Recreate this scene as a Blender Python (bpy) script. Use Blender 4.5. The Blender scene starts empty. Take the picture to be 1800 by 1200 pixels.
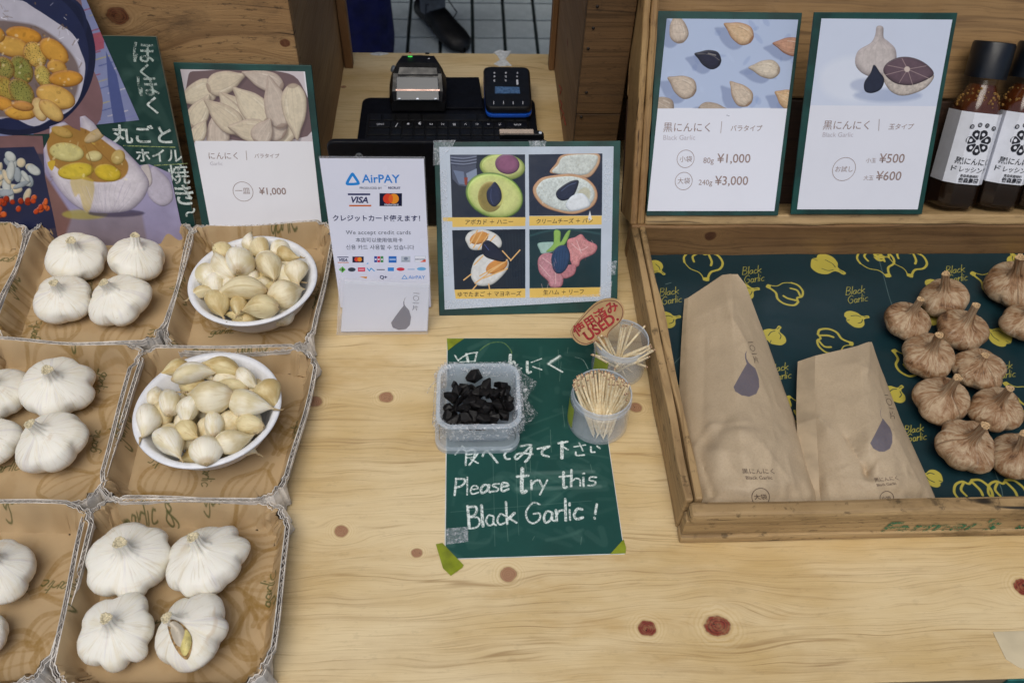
import bpy, math, random
import numpy as np
from math import sin, cos, pi, radians, sqrt
from mathutils import Vector, Matrix
random.seed(7)
rng = np.random.default_rng(7)

# ------------------------------------------------------------------ camera, world, sun, exposure
sc = bpy.context.scene
COL = sc.collection
CAM_H = 0.70                       # metres above the counter top (counter top is z = 0)
FPX = 1500.0                       # focal length in pixels of an 1800 px wide frame
PITCH, ROLL, YAW = radians(48.87), radians(-2.68), radians(-4.24)

def cam_rows():
    fw = np.array([0, cos(PITCH), -sin(PITCH)]); rt = np.array([1., 0, 0]); dn = np.cross(fw, rt)
    m = np.array([rt, dn, fw])
    cy, sy = cos(YAW), sin(YAW)
    m = m @ np.array([[cy, sy, 0], [-sy, cy, 0], [0, 0, 1]])
    cr, sr = cos(ROLL), sin(ROLL)
    return np.array([[cr, sr, 0], [-sr, cr, 0], [0, 0, 1]]) @ m
CM = cam_rows()
cam_data = bpy.data.cameras.new('camera')
cam = bpy.data.objects.new('camera', cam_data); COL.objects.link(cam)
cam_data.sensor_width = 36.0
cam_data.lens = FPX / 1800 * 36
cam_data.clip_start = 0.02; cam_data.clip_end = 400
cam.matrix_world = Matrix(((CM[0][0], -CM[1][0], -CM[2][0], 0), (CM[0][1], -CM[1][1], -CM[2][1], 0),
                           (CM[0][2], -CM[1][2], -CM[2][2], CAM_H), (0, 0, 0, 1)))
cam_data.dof.use_dof = True; cam_data.dof.focus_distance = 0.86; cam_data.dof.aperture_fstop = 11.0
sc.camera = cam

SUN_EL, SUN_AZ = radians(66), radians(-165)       # azimuth: direction the light comes from, clockwise from +y
world = bpy.data.worlds.new("World"); sc.world = world; world.use_nodes = True
wn = world.node_tree.nodes; wl = world.node_tree.links
sky = wn.new('ShaderNodeTexSky'); sky.sky_type = 'NISHITA'; sky.sun_disc = False
sky.sun_elevation = SUN_EL; sky.sun_rotation = SUN_AZ; sky.air_density = 1.0; sky.dust_density = 4.0; sky.ozone_density = 1.0
wl.new(sky.outputs[0], wn['Background'].inputs[0]); wn['Background'].inputs[1].default_value = 0.095
sd = bpy.data.lights.new('sun', 'SUN'); sd.energy = 1.7; sd.angle = radians(45); sd.color = (1, 0.98, 0.90)
sun = bpy.data.objects.new('sun', sd); COL.objects.link(sun)
sdir = Vector((sin(SUN_AZ) * cos(SUN_EL), cos(SUN_AZ) * cos(SUN_EL), sin(SUN_EL)))
sun.rotation_euler = sdir.to_track_quat('Z', 'Y').to_euler(); sun.location = sdir * 5
sc.view_settings.view_transform = 'Standard'; sc.view_settings.look = 'None'
sc.view_settings.gamma = 1.0; sc.view_settings.use_curve_mapping = False
sc.view_settings.exposure = -0.12
sc.cycles.use_denoising = True
sc.cycles.max_bounces = 8; sc.cycles.transparent_max_bounces = 24

# ------------------------------------------------------------------ point helpers (photograph measurements -> metres)
C0 = np.array([0, 0, CAM_H])
def ray(u, v): return CM.T @ np.array([(u - 900) / FPX, (v - 600) / FPX, 1.0])
def at(u, v, z=0.0):
    d = ray(u, v); return Vector(C0 + d * (z - CAM_H) / d[2])
def aty(u, v, y):
    d = ray(u, v); return Vector(C0 + d * y / d[1])
def atx(u, v, x):
    d = ray(u, v); return Vector(C0 + d * x / d[0])
def lerp(a, b, t): return a + (b - a) * t
def sstep(a, b, x):
    t = np.clip((x - a) / (b - a), 0, 1); return t * t * (3 - 2 * t)

class Plane:
    """a leaning or lying plane: origin, x axis, up axis (up the board), normal towards the viewer"""
    def __init__(s, o, lean=None, U=None, V=None):
        s.o = Vector(o); s.U = Vector(U) if U else Vector((1, 0, 0))
        s.V = Vector(V) if V else Vector((0, sin(lean), cos(lean)))
        s.U.normalize(); s.V.normalize(); s.N = s.U.cross(s.V)
    def P(s, x, v, off=0.0): return s.o + s.U * x + s.V * v + s.N * off
    def px(s, u, w):
        d = Vector(ray(u, w)); c = Vector(C0); t = (s.o - c).dot(s.N) / d.dot(s.N)
        q = c + d * t - s.o; return (q.dot(s.U), q.dot(s.V))

# ------------------------------------------------------------------ object helpers
class MB:
    def __init__(s): s.v = []; s.f = []; s.uv = {}; s.m = []
    def add(s, vs, fs, mi=0):
        b = len(s.v); s.v += [tuple(q) for q in vs]
        for f in fs: s.f.append(tuple(b + i for i in f)); s.m.append(mi)
        return b
    def box(s, lo, hi, mi=0):
        x0, y0, z0 = lo; x1, y1, z1 = hi
        s.add([(x0, y0, z0), (x1, y0, z0), (x1, y1, z0), (x0, y1, z0), (x0, y0, z1), (x1, y0, z1), (x1, y1, z1), (x0, y1, z1)],
              [(0, 3, 2, 1), (4, 5, 6, 7), (0, 1, 5, 4), (1, 2, 6, 5), (2, 3, 7, 6), (3, 0, 4, 7)], mi)
    def obox(s, o, a, b, c):
        o, a, b, c = map(Vector, (o, a, b, c))
        s.add([o, o + a, o + a + b, o + b, o + c, o + a + c, o + a + b + c, o + b + c],
              [(0, 3, 2, 1), (4, 5, 6, 7), (0, 1, 5, 4), (1, 2, 6, 5), (2, 3, 7, 6), (3, 0, 4, 7)])
    def grid(s, P, closed_u=False, closed_v=False, mi=0):
        """P: array [n][m] of points; faces between rows"""
        n, m = len(P), len(P[0]); b = len(s.v)
        for r in P: s.v += [tuple(q) for q in r]
        for i in range(n if closed_u else n - 1):
            for j in range(m if closed_v else m - 1):
                i2, j2 = (i + 1) % n, (j + 1) % m
                s.f.append((b + i * m + j, b + i2 * m + j, b + i2 * m + j2, b + i * m + j2)); s.m.append(mi)
        return b
    def tube(s, pts, rad, n=8, caps=True):
        pts = [Vector(p) for p in pts]; rows = []
        if not hasattr(rad, '__len__'): rad = [rad] * len(pts)
        ref = None
        for i, p in enumerate(pts):
            t = (pts[min(i + 1, len(pts) - 1)] - pts[max(i - 1, 0)]).normalized()
            if ref is None: ref = t.orthogonal().normalized()
            ref = (ref - t * ref.dot(t)).normalized(); bt = t.cross(ref)
            rows.append([p + (ref * cos(2 * pi * k / n) + bt * sin(2 * pi * k / n)) * rad[i] for k in range(n)])
        b = s.grid(rows, False, True)
        if caps:
            s.f.append(tuple(b + k for k in range(n))[::-1]); s.m.append(0)
            e = b + (len(pts) - 1) * n; s.f.append(tuple(e + k for k in range(n))); s.m.append(0)
    def lathe(s, prof, c, n=48, axis=Vector((0, 0, 1))):
        axis = Vector(axis).normalized(); a = axis.orthogonal().normalized() if abs(axis.z) < .999 else Vector((1, 0, 0)); b2 = axis.cross(a)
        rows = [[Vector(c) + axis * z + (a * cos(2 * pi * k / n) + b2 * sin(2 * pi * k / n)) * r for k in range(n)] for r, z in prof]
        s.grid(rows, False, True)
    def prism(s, P2, pl, d0, d1, mi=0):
        """polygon (list of 2d) on plane pl, between offsets d0 (back) and d1 (front); front face is face 0"""
        n = len(P2); vs = [pl.P(x, y, d1) for x, y in P2] + [pl.P(x, y, d0) for x, y in P2]
        fs = [tuple(range(n)), tuple(range(2 * n - 1, n - 1, -1))] + [(i, i + n, (i + 1) % n + n, (i + 1) % n) for i in range(n)]
        s.add(vs, fs, mi)

def mk(name, mb, mat, root=None, smooth=False, uv=None, bevel=0, label=None):
    """one mesh object; root: parent object. vertices are in world coordinates"""
    me = bpy.data.meshes.new(name)
    me.from_pydata(mb.v, [], mb.f); me.update()
    mats = mat if isinstance(mat, (list, tuple)) else [mat]
    for m in mats: me.materials.append(m)
    if len(mats) > 1: me.polygons.foreach_set('material_index', mb.m)
    if smooth:
        me.polygons.foreach_set('use_smooth', [True] * len(me.polygons))
        if smooth == 'auto': me.set_sharp_from_angle(angle=radians(38))
    if uv is not None:
        l = me.uv_layers.new(name='UVMap'); co = np.zeros(len(me.vertices) * 3); me.vertices.foreach_get('co', co); co = co.reshape(-1, 3)
        vi = np.zeros(len(me.loops), dtype=np.int32); me.loops.foreach_get('vertex_index', vi)
        w = uv(co) if callable(uv) else np.asarray(uv)
        l.data.foreach_set('uv', w[vi].astype(np.float32).ravel())
    o = bpy.data.objects.new(name, me); COL.objects.link(o)
    if root is not None: attach(o, root)
    if bevel:
        b = o.modifiers.new('bevel', 'BEVEL'); b.width = bevel; b.segments = 2; b.limit_method = 'ANGLE'; b.angle_limit = radians(40)
    if label: o['label'] = label
    return o
def wloc(o):
    v = Vector((0, 0, 0))
    while o is not None: v += o.location; o = o.parent
    return v
def attach(o, root):
    o.location = -wloc(root); o.parent = root
def thing(name, label, cat, loc=(0, 0, 0), group=None):
    o = bpy.data.objects.new(name, None); COL.objects.link(o); o.location = loc; o.empty_display_size = .02
    return tag(o, label, cat, group)
def tag(o, label, cat, group=None):
    o['label'] = label; o['category'] = cat
    if group: o['group'] = group
    return o
def struct(o): o['kind'] = 'structure'; return o

# ------------------------------------------------------------------ material helpers
def lin(c):
    if isinstance(c, str): c = [int(c[i:i + 2], 16) / 255 for i in (0, 2, 4)]
    return tuple(((x + .055) / 1.055) ** 2.4 if x > .04045 else x / 12.92 for x in c)
class NT:
    def __init__(s, name):
        s.m = bpy.data.materials.new(name); s.m.use_nodes = True; s.t = s.m.node_tree
        s.b = s.t.nodes['Principled BSDF']; s.out = s.t.nodes['Material Output']
    def n(s, ty, **k):
        x = s.t.nodes.new(ty)
        for a, b in k.items(): setattr(x, a, b)
        return x
    def put(s, sock, val):
        if isinstance(val, bpy.types.NodeSocket): s.t.links.new(val, sock)
        elif hasattr(val, '__len__') and len(val) == 3 and sock.type == 'RGBA': sock.default_value = (*val, 1)
        else: sock.default_value = val
    def M(s, op, a, b=0.0, c=0.0):
        x = s.n('ShaderNodeMath', operation=op)
        for i, q in enumerate((a, b, c)): s.put(x.inputs[i], q)
        return x.outputs[0]
    def mix(s, f, a, b, blend='MIX'):
        x = s.n('ShaderNodeMix', data_type='RGBA', blend_type=blend); s.put(x.inputs[0], f); s.put(x.inputs[6], a); s.put(x.inputs[7], b)
        return x.outputs[2]
    def ramp(s, f, lo, hi, a=0.0, b=1.0):
        x = s.n('ShaderNodeMapRange', interpolation_type='SMOOTHSTEP'); s.put(x.inputs[0], f)
        for i, q in enumerate((lo, hi, a, b)): x.inputs[i + 1].default_value = q
        return x.outputs[0]
    def coord(s, which='Object'): return s.n('ShaderNodeTexCoord').outputs[which]
    def noise(s, vec, scale, detail=3, rough=.55, dist=0.0):
        x = s.n('ShaderNodeTexNoise'); s.put(x.inputs['Vector'], vec); x.inputs['Scale'].default_value = scale
        x.inputs['Detail'].default_value = detail; x.inputs['Roughness'].default_value = rough; x.inputs['Distortion'].default_value = dist
        return x.outputs[0]
    def vec(s, x, y, z):
        c = s.n('ShaderNodeCombineXYZ')
        for i, q in enumerate((x, y, z)): s.put(c.inputs[i], q)
        return c.outputs[0]
    def sep(s, v):
        c = s.n('ShaderNodeSeparateXYZ'); s.put(c.inputs[0], v); return c.outputs
    def bump(s, h, strength=.3, dist=.001):
        x = s.n('ShaderNodeBump'); s.put(x.inputs['Height'], h); x.inputs['Strength'].default_value = strength; x.inputs['Distance'].default_value = dist
        s.t.links.new(x.outputs[0], s.b.inputs['Normal'])
    def set(s, **k):
        for a, b in k.items(): s.put(s.b.inputs[a.replace('_', ' ')], b)
        return s

def plain(name, col, rough=.6, var=.12, vscale=40, bump=.15, bscale=300, bd=.0003, metal=0.0, spec=.5, alpha=1.0, coat=0.0):
    col = lin(col); t = NT(name); co = t.coord()
    n = t.noise(co, vscale, 4)
    dk = tuple(c * (1 - var * 1.6) for c in col); lt = tuple(min(1, c * (1 + var)) for c in col)
    t.set(Base_Color=t.mix(t.ramp(n, .3, .7), dk, lt), Roughness=t.ramp(t.noise(co, vscale * 1.7, 2), .3, .7, max(0.02, rough - .08), min(1, rough + .08)),
          Metallic=metal, Alpha=alpha, Coat_Weight=coat)
    t.b.inputs['Specular IOR Level'].default_value = spec
    if bump: t.bump(t.noise(co, bscale, 3), bump, bd)
    return t.m

def wood(name, light, mid, dark, g=0, p=1, knots=(), seed=0.0, streak=1.0, knotcol='6a2f1c', rough=.62, warp=.03, band=26, wear=.0, stain='5a4026', bumps=.35, cracks=0.0, cathw=.55, calm=False, knot2=None):
    """grain along axis g, rings across axis p; knots: (g, p, radius)"""
    light, mid, dark, knotcol, stain = map(lin, (light, mid, dark, knotcol, stain))
    t = NT(name); c = t.sep(t.coord()); G, P = c[g], c[p]; T = c[3 - g - p]
    G0, P0 = t.M('ADD', G, seed * 1.37), t.M('ADD', P, seed)
    w1 = t.noise(t.vec(t.M('MULTIPLY', G0, 3.0), t.M('MULTIPLY', P0, 9.0), T), 1.0, 3)
    Pw = t.M('ADD', P0, t.M('MULTIPLY', t.M('SUBTRACT', w1, .5), warp))
    kd = None
    for (kg, kp, kr) in knots:
        dx = t.M('SUBTRACT', G, kg); dy = t.M('SUBTRACT', P, kp)
        a = t.M('DIVIDE', dx, kr * 4.2); b = t.M('DIVIDE', dy, kr * 2.6)
        e = t.M('EXPONENT', t.M('MULTIPLY', t.M('ADD', t.M('MULTIPLY', a, a), t.M('MULTIPLY', b, b)), -1.0))
        Pw = t.M('SUBTRACT', Pw, t.M('MULTIPLY', t.M('MULTIPLY', dy, e), .88))
        d = t.M('DIVIDE', t.M('SQRT', t.M('ADD', t.M('MULTIPLY', t.M('MULTIPLY', dx, dx), .8), t.M('MULTIPLY', dy, dy))), kr)
        kd = d if kd is None else t.M('MINIMUM', kd, d)
    rings = t.noise(t.vec(t.M('MULTIPLY', G0, .9), t.M('MULTIPLY', Pw, band), T), 1.6, 2, .5)
    cath = t.M('ABSOLUTE', t.M('SINE', t.M('ADD', t.M('MULTIPLY', Pw, band * 8), t.M('MULTIPLY', rings, 14.0))))
    fine = t.noise(t.vec(t.M('MULTIPLY', G0, 9.0), t.M('MULTIPLY', Pw, 520.0), t.M('MULTIPLY', T, 60)), 1.0, 3, .6)
    pores = t.noise(t.vec(t.M('MULTIPLY', G0, 26.0), t.M('MULTIPLY', Pw, 1300.0), t.M('MULTIPLY', T, 60)), 1.0, 2, .6)
    blot = t.noise(t.vec(t.M('MULTIPLY', G0, 4.0), t.M('MULTIPLY', P0, 11.0), T), 1.0, 4, .6)
    col = t.mix(t.ramp(blot, .3, .72), light, mid)
    col = t.mix(t.M('MULTIPLY', t.ramp(cath, .05, .5, 1, 0), t.M('MULTIPLY', t.ramp(rings, .35, .65), cathw * streak)), col, dark)
    if calm:
        mk_ = t.ramp(t.noise(t.vec(t.M('MULTIPLY', G0, 2.6), t.M('MULTIPLY', P0, 7.0), T), 1.0, 3, .6), .46, .66)
    else: mk_ = 1.0
    long_ = t.noise(t.vec(t.M('MULTIPLY', G0, 2.2), t.M('MULTIPLY', Pw, 170.0), t.M('MULTIPLY', T, 30)), 1.0, 4, .65)
    col = t.mix(t.M('MULTIPLY', t.M('MULTIPLY', t.ramp(long_, .48, .72), .45 * streak), mk_), col, dark)
    col = t.mix(t.M('MULTIPLY', t.ramp(fine, .52, .78), .55 * streak), col, dark)
    col = t.mix(t.M('MULTIPLY', t.ramp(pores, .60, .75), .35 * streak), col, dark)
    if calm:
        thin = t.noise(t.vec(t.M('MULTIPLY', G0, 1.6), t.M('MULTIPLY', Pw, 95.0), t.M('MULTIPLY', T, 40)), 1.0, 1, .5); tl_ = t.M('ABSOLUTE', t.M('SUBTRACT', thin, .5))
        col = t.mix(t.M('MULTIPLY', t.M('MULTIPLY', t.ramp(tl_, .0, .018, 1, 0), t.ramp(t.noise(t.vec(t.M('MULTIPLY', G0, 5.0), t.M('MULTIPLY', P0, 30.0), T), 1.0, 3), .46, .6)), .55), col, dark)
        yb = t.noise(t.vec(t.M('MULTIPLY', G0, 5.0), t.M('MULTIPLY', P0, 16.0), t.M('ADD', T, 7.0)), 1.0, 5, .65); col = t.mix(t.M('MULTIPLY', t.ramp(yb, .54, .68), .38), col, lin('b58f50'))
    if wear:
        ws = t.noise(t.vec(t.M('MULTIPLY', G0, 9.0), t.M('MULTIPLY', P0, 22.0), t.M('MULTIPLY', T, 15)), 1.0, 6, .7)
        col = t.mix(t.M('MULTIPLY', t.ramp(ws, .5, .72), wear), col, stain)
        w2 = t.noise(t.vec(t.M('MULTIPLY', G0, 60.0), t.M('MULTIPLY', P0, 160.0), t.M('MULTIPLY', T, 60)), 1.0, 5, .7)
        col = t.mix(t.M('MULTIPLY', t.ramp(w2, .56, .66), wear * .8), col, tuple(x * .35 for x in stain))
    if cracks:
        ck = t.noise(t.vec(t.M('MULTIPLY', G0, 5.0), t.M('MULTIPLY', Pw, 190.0), t.M('MULTIPLY', T, 40)), 1.0, 2, .5)
        col = t.mix(t.M('MULTIPLY', t.ramp(ck, .68, .73), cracks), col, tuple(x * .2 for x in stain))
    if kd is not None:
        jit = t.noise(t.coord(), 70, 3); kd = t.M('ADD', kd, t.M('MULTIPLY', t.M('SUBTRACT', jit, .5), .75))
        halo = t.M('ABSOLUTE', t.M('SINE', t.M('MULTIPLY', kd, 9.0)))
        col = t.mix(t.M('MULTIPLY', t.ramp(kd, 1.0, 2.6, 1, 0), .38), col, t.mix(t.ramp(halo, .2, .9), mid, light))
        ringk = t.M('ABSOLUTE', t.M('SINE', t.M('MULTIPLY', kd, 14.0)))
        kc = t.mix(t.ramp(ringk, 0, 1), tuple(x * .6 for x in knotcol), tuple(min(1, x * 1.5) for x in knotcol)); kc = t.mix(t.M('MULTIPLY', t.ramp(t.noise(t.coord(), 140, 4, .6), .4, .65), .5), kc, tuple(x * .5 + m_ * .5 for x, m_ in zip(knotcol, mid)))
        if knot2: kc = t.mix(t.ramp(P, knot2[0], knot2[0] + .004), lin(knot2[1]), kc) if False else t.mix(t.M('MULTIPLY', t.ramp(P, knot2[0], knot2[0] + .004), .8), kc, t.mix(t.ramp(ringk, 0, 1), lin('8f6a4e'), lin(knot2[1])))
        kc = t.mix(t.ramp(kd, .75, 1.0, 0, .55), kc, dark)
        kc = t.mix(t.M('MULTIPLY', t.ramp(t.noise(t.coord(), 190, 2, .5, 2.5), .60, .66), t.ramp(kd, .2, .75, 1, 0)), kc, (.015, .006, .005))
        col = t.mix(t.ramp(kd, .82, 1.05, 1, 0), col, kc)
    t.set(Base_Color=col, Roughness=t.ramp(fine, .3, .8, rough - .08, rough + .15))
    h = t.M('SUBTRACT', t.M('ADD', t.M('MULTIPLY', cath, .3 if not calm else .08), blot), t.M('ADD', fine, t.M('MULTIPLY', pores, .7)))
    t.bump(h, bumps, .0006)
    return t.m

# ------------------------------------------------------------------ flat prints: a small rasteriser (numpy) for lettering-free artwork
def smoothpoly(pts, k=6, closed=True):
    pts = np.array(pts, float); n = len(pts); out = []
    for i in range(n if closed else n - 1):
        p0, p1, p2, p3 = (pts[(i - 1) % n] if closed or i > 0 else pts[0]), pts[i], pts[(i + 1) % n], (pts[(i + 2) % n] if closed or i + 2 < n else pts[-1])
        for j in range(k):
            t = j / k
            out.append(.5 * ((2 * p1) + (-p0 + p2) * t + (2 * p0 - 5 * p1 + 4 * p2 - p3) * t * t + (-p0 + 3 * p1 - 3 * p2 + p3) * t ** 3))
    if not closed: out.append(pts[-1])
    return np.array(out)
def vnoise(h, w, cell, seed=0, octs=3):
    r = np.random.default_rng(seed); o = np.zeros((h, w)); amp = 1; tot = 0
    for k in range(octs):
        gh, gw = int(h / cell) + 3, int(w / cell) + 3; g = r.random((gh, gw))
        y = np.arange(h) / cell; x = np.arange(w) / cell; yi = y.astype(int); xi = x.astype(int); fy = (y - yi)[:, None]; fx = (x - xi)[None]
        fy = fy * fy * (3 - 2 * fy); fx = fx * fx * (3 - 2 * fx)
        o += amp * (g[yi][:, xi] * (1 - fy) * (1 - fx) + g[yi + 1][:, xi] * fy * (1 - fx) + g[yi][:, xi + 1] * (1 - fy) * fx + g[yi + 1][:, xi + 1] * fy * fx)
        tot += amp; amp *= .5; cell = max(1.01, cell / 2)
    return o / tot
class Canvas:
    """pixel rows go up with v.  M maps user points to canvas pixels"""
    def __init__(s, w, h, bg, M=None):
        s.w, s.h = int(w), int(h); s.a = np.ones((s.h, s.w, 3)) * np.array(lin(bg)); s.M = M
    def pts(s, P): return np.array([s.M(*p) if s.M else p for p in P], float)
    def reg(s, P, pad):
        x0, y0 = np.floor(P.min(0) - pad).astype(int); x1, y1 = np.ceil(P.max(0) + pad).astype(int)
        x0, y0 = max(0, x0), max(0, y0); x1, y1 = min(s.w, x1), min(s.h, y1)
        if x1 <= x0 or y1 <= y0: return None
        X, Y = np.meshgrid(np.arange(x0, x1) + .5, np.arange(y0, y1) + .5); return x0, y0, x1, y1, X, Y
    def segd(s, X, Y, P, closed):
        d = np.full(X.shape, 1e9); inside = np.zeros(X.shape, bool); n = len(P)
        for i in range(n if closed else n - 1):
            a, b = P[i], P[(i + 1) % n]; ab = b - a; L = (ab ** 2).sum() + 1e-9
            t = np.clip(((X - a[0]) * ab[0] + (Y - a[1]) * ab[1]) / L, 0, 1)
            d = np.minimum(d, (X - a[0] - t * ab[0]) ** 2 + (Y - a[1] - t * ab[1]) ** 2)
            if closed:
                c = (a[1] > Y) != (b[1] > Y)
                with np.errstate(divide='ignore', invalid='ignore'):
                    inside ^= c & (X < (b[0] - a[0]) * (Y - a[1]) / (b[1] - a[1] + 1e-12) + a[0])
        return np.sqrt(d), inside
    def mixin(s, r, al, col):
        x0, y0, x1, y1 = r[:4]; al = np.clip(al, 0, 1)[..., None]
        s.a[y0:y1, x0:x1] = s.a[y0:y1, x0:x1] * (1 - al) + col * al
    def poly(s, P, col, alpha=1., smooth=0, soft=1.0, raw=False):
        P = np.array(P, float) if raw else s.pts(P)
        if smooth: P = smoothpoly(P, smooth)
        r = s.reg(P, soft + 1)
        if r is None: return
        d, ins = s.segd(r[4], r[5], P, True); sd = np.where(ins, d, -d)
        s.mixin(r, np.clip(sd / soft + .5, 0, 1) * alpha, np.array(lin(col)))
    def stroke(s, P, width, col, alpha=1., smooth=0, chalk=0., soft=1.0, taper=False, seed=0):
        P = s.pts(P)
        if smooth and len(P) > 2: P = smoothpoly(P, smooth, False)
        if taper:
            for i in range(len(P) - 1):
                pass
        r = s.reg(P, width + 2)
        if r is None: return
        d, _ = s.segd(r[4], r[5], P, False); al = np.clip((width / 2 - d) / soft + .5, 0, 1) * alpha
        if chalk:
            nz = vnoise(al.shape[0], al.shape[1], 3.0, seed + 11, 2); al = al * np.clip(1 - chalk * (nz > .52) * 1.0 * nz * 1.6, 0, 1)
        s.mixin(r, al, np.array(lin(col)))
    def pillow(s, P, col, edge, rad, smooth=5, light=(-.3, .6), spots=0., spotcol='3f5a1e', seed=0, ridge=.05, hi=.45):
        P = s.pts(P); P = smoothpoly(P, smooth) if smooth else P; r = s.reg(P, 2)
        if r is None: return
        d, ins = s.segd(r[4], r[5], P, True); sd = np.where(ins, d, -d)
        hgt = np.sqrt(np.clip(np.clip(d, 0, rad) / rad * (2 - np.clip(d, 0, rad) / rad), 0, 1)) * ins
        gy, gx = np.gradient(hgt * rad) if min(hgt.shape) > 2 else (hgt * 0, hgt * 0)
        sh = np.clip(.5 - (gx * light[0] + gy * light[1]) * .45, 0, 1)[..., None]
        c = np.array(lin(edge)) * (1 - hgt[..., None] ** 1.3) + np.array(lin(col)) * hgt[..., None] ** 1.3
        c = c * (.62 + .62 * sh)
        c = np.clip(c + hi * np.clip(sh - .72, 0, 1) * hgt[..., None], 0, 1)
        if ridge:
            nz = vnoise(d.shape[0], d.shape[1], 7, seed, 4)[..., None]; c = c * (1 - ridge * 1.6 + ridge * 3.2 * nz) * (1 - .07 * (vnoise(d.shape[0], d.shape[1], 22, seed + 3, 3)[..., None] > .55))
        if spots:
            nz = vnoise(d.shape[0], d.shape[1], 2.2, seed + 5, 2); k = (nz > 1 - spots)[..., None] * .8; c = c * (1 - k) + np.array(lin(spotcol)) * k
        s.mixin(r, np.clip(sd + .5, 0, 1), c)
    def ell(s, cx, cy, a, b, rot=0, n=20):
        r = radians(rot); return [(cx + a * cos(t) * cos(r) - b * sin(t) * sin(r), cy + a * cos(t) * sin(r) + b * sin(t) * cos(r)) for t in [2 * pi * k / n for k in range(n)]]
    def mul(s, nz): s.a *= nz[..., None]
    def mottle(s, amt=.12, cell=26, seed=1, cast=(1, 1, 1)):
        n_ = vnoise(s.h, s.w, cell, seed, 5)[..., None] - .5; g_ = np.random.default_rng(seed).normal(0, .012, (s.h, s.w, 1)); s.a = np.clip(s.a * (1 + n_ * amt * 2) * np.array(cast) + g_ * (s.a + .03), 0, 1)
    def image(s, name):
        im = bpy.data.images.new(name, s.w, s.h, alpha=False, float_buffer=False)
        c = np.clip(s.a, 0, 1); c = np.where(c <= .0031308, c * 12.92, 1.055 * c ** (1 / 2.4) - .055)
        px = np.ones((s.h, s.w, 4), np.float32); px[..., :3] = c; im.pixels.foreach_set(px.ravel()); im.update(); im.pack(); return im
def printmat(name, cv, rough=.4, spec=.4, bump=.0, coat=0.0):
    t = NT(name); x = t.n('ShaderNodeTexImage', image=cv.image(name), extension='EXTEND'); t.t.links.new(t.coord('UV'), x.inputs[0])
    n = t.noise(t.coord(), 25, 3)
    t.set(Base_Color=t.mix(t.ramp(n, .35, .8, 0, .10), x.outputs[0], t.mix(1.0, x.outputs[0], (.72, .72, .74), 'MULTIPLY')), Roughness=t.ramp(n, .3, .7, rough - .06, rough + .08), Coat_Weight=coat)
    t.b.inputs['Specular IOR Level'].default_value = spec
    if bump: t.bump(t.noise(t.coord(), 22, 2), bump, .004)
    return t.m

# handwriting strokes, unit height
GL = {'B': ([[(0, 0), (0, 1)], [(0, 1), (.42, .93), (.45, .72), (.3, .56), (.02, .52)], [(.02, .52), (.5, .42), (.56, .2), (.35, .02), (0, 0)]], .72),
 'l': ([[(0, 1), (.02, 0)]], .2), 'a': ([[(.38, .42), (.15, .48), (0, .22), (.1, .01), (.32, .1), (.4, .44), (.4, .12), (.5, 0)]], .58),
 'c': ([[(.4, .4), (.2, .48), (0, .22), (.14, 0), (.42, .06)]], .52), 'k': ([[(0, 1), (0, 0)], [(.4, .5), (.03, .22)], [(.1, .27), (.45, 0)]], .55),
 'G': ([[(.6, .85), (.3, 1), (0, .6), (.05, .2), (.3, 0), (.6, .15), (.6, .45), (.33, .45)]], .8), 'r': ([[(0, .5), (.03, 0)], [(.02, .28), (.15, .45), (.34, .5)]], .42),
 'i': ([[(0, .48), (.02, 0)], [(0, .7), (.02, .74)]], .2), 'P': ([[(0, 0), (0, 1)], [(0, 1), (.42, .95), (.46, .7), (.3, .52), (0, .46)]], .58),
 'e': ([[(.02, .24), (.36, .3), (.28, .48), (.1, .46), (0, .2), (.12, .0), (.4, .06)]], .5), 's': ([[(.32, .46), (.1, .48), (.05, .34), (.3, .2), (.26, .02), (0, .04)]], .44),
 't': ([[(.15, .9), (.17, .05), (.3, 0)], [(-.03, .6), (.4, .64)]], .48), 'y': ([[(0, .5), (.18, .14)], [(.42, .5), (.05, -.35)]], .52),
 'h': ([[(0, 1), (0, 0)], [(0, .3), (.2, .48), (.34, .35), (.35, 0)]], .48), '!': ([[(.02, .95), (0, .35)], [(0, .1), (.02, .04)]], .2),
 'g': ([[(.38, .42), (.15, .48), (0, .22), (.12, .02), (.36, .2), (.4, .44), (.34, -.3), (.12, -.4), (0, -.25)]], .5), ' ': ([], .4)}
def script(cv, text, o, ux, uy, width, col, alpha=1, chalk=0., jitter=.03, seed=1, space=1.0):
    """o, ux (per unit advance), uy (unit height) in user units"""
    r = random.Random(seed); x = 0; o = np.array(o, float); ux = np.array(ux, float); uy = np.array(uy, float)
    for ch in text:
        st, adv = GL[ch]
        for s in st:
            P = [tuple(o + ux * (x + a + r.uniform(-jitter, jitter)) + uy * (b + r.uniform(-jitter, jitter))) for a, b in s]
            cv.stroke(P, width * r.uniform(.85, 1.15), col, alpha, 4, chalk, seed=r.randrange(999))
        x += adv * space
    return x

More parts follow.
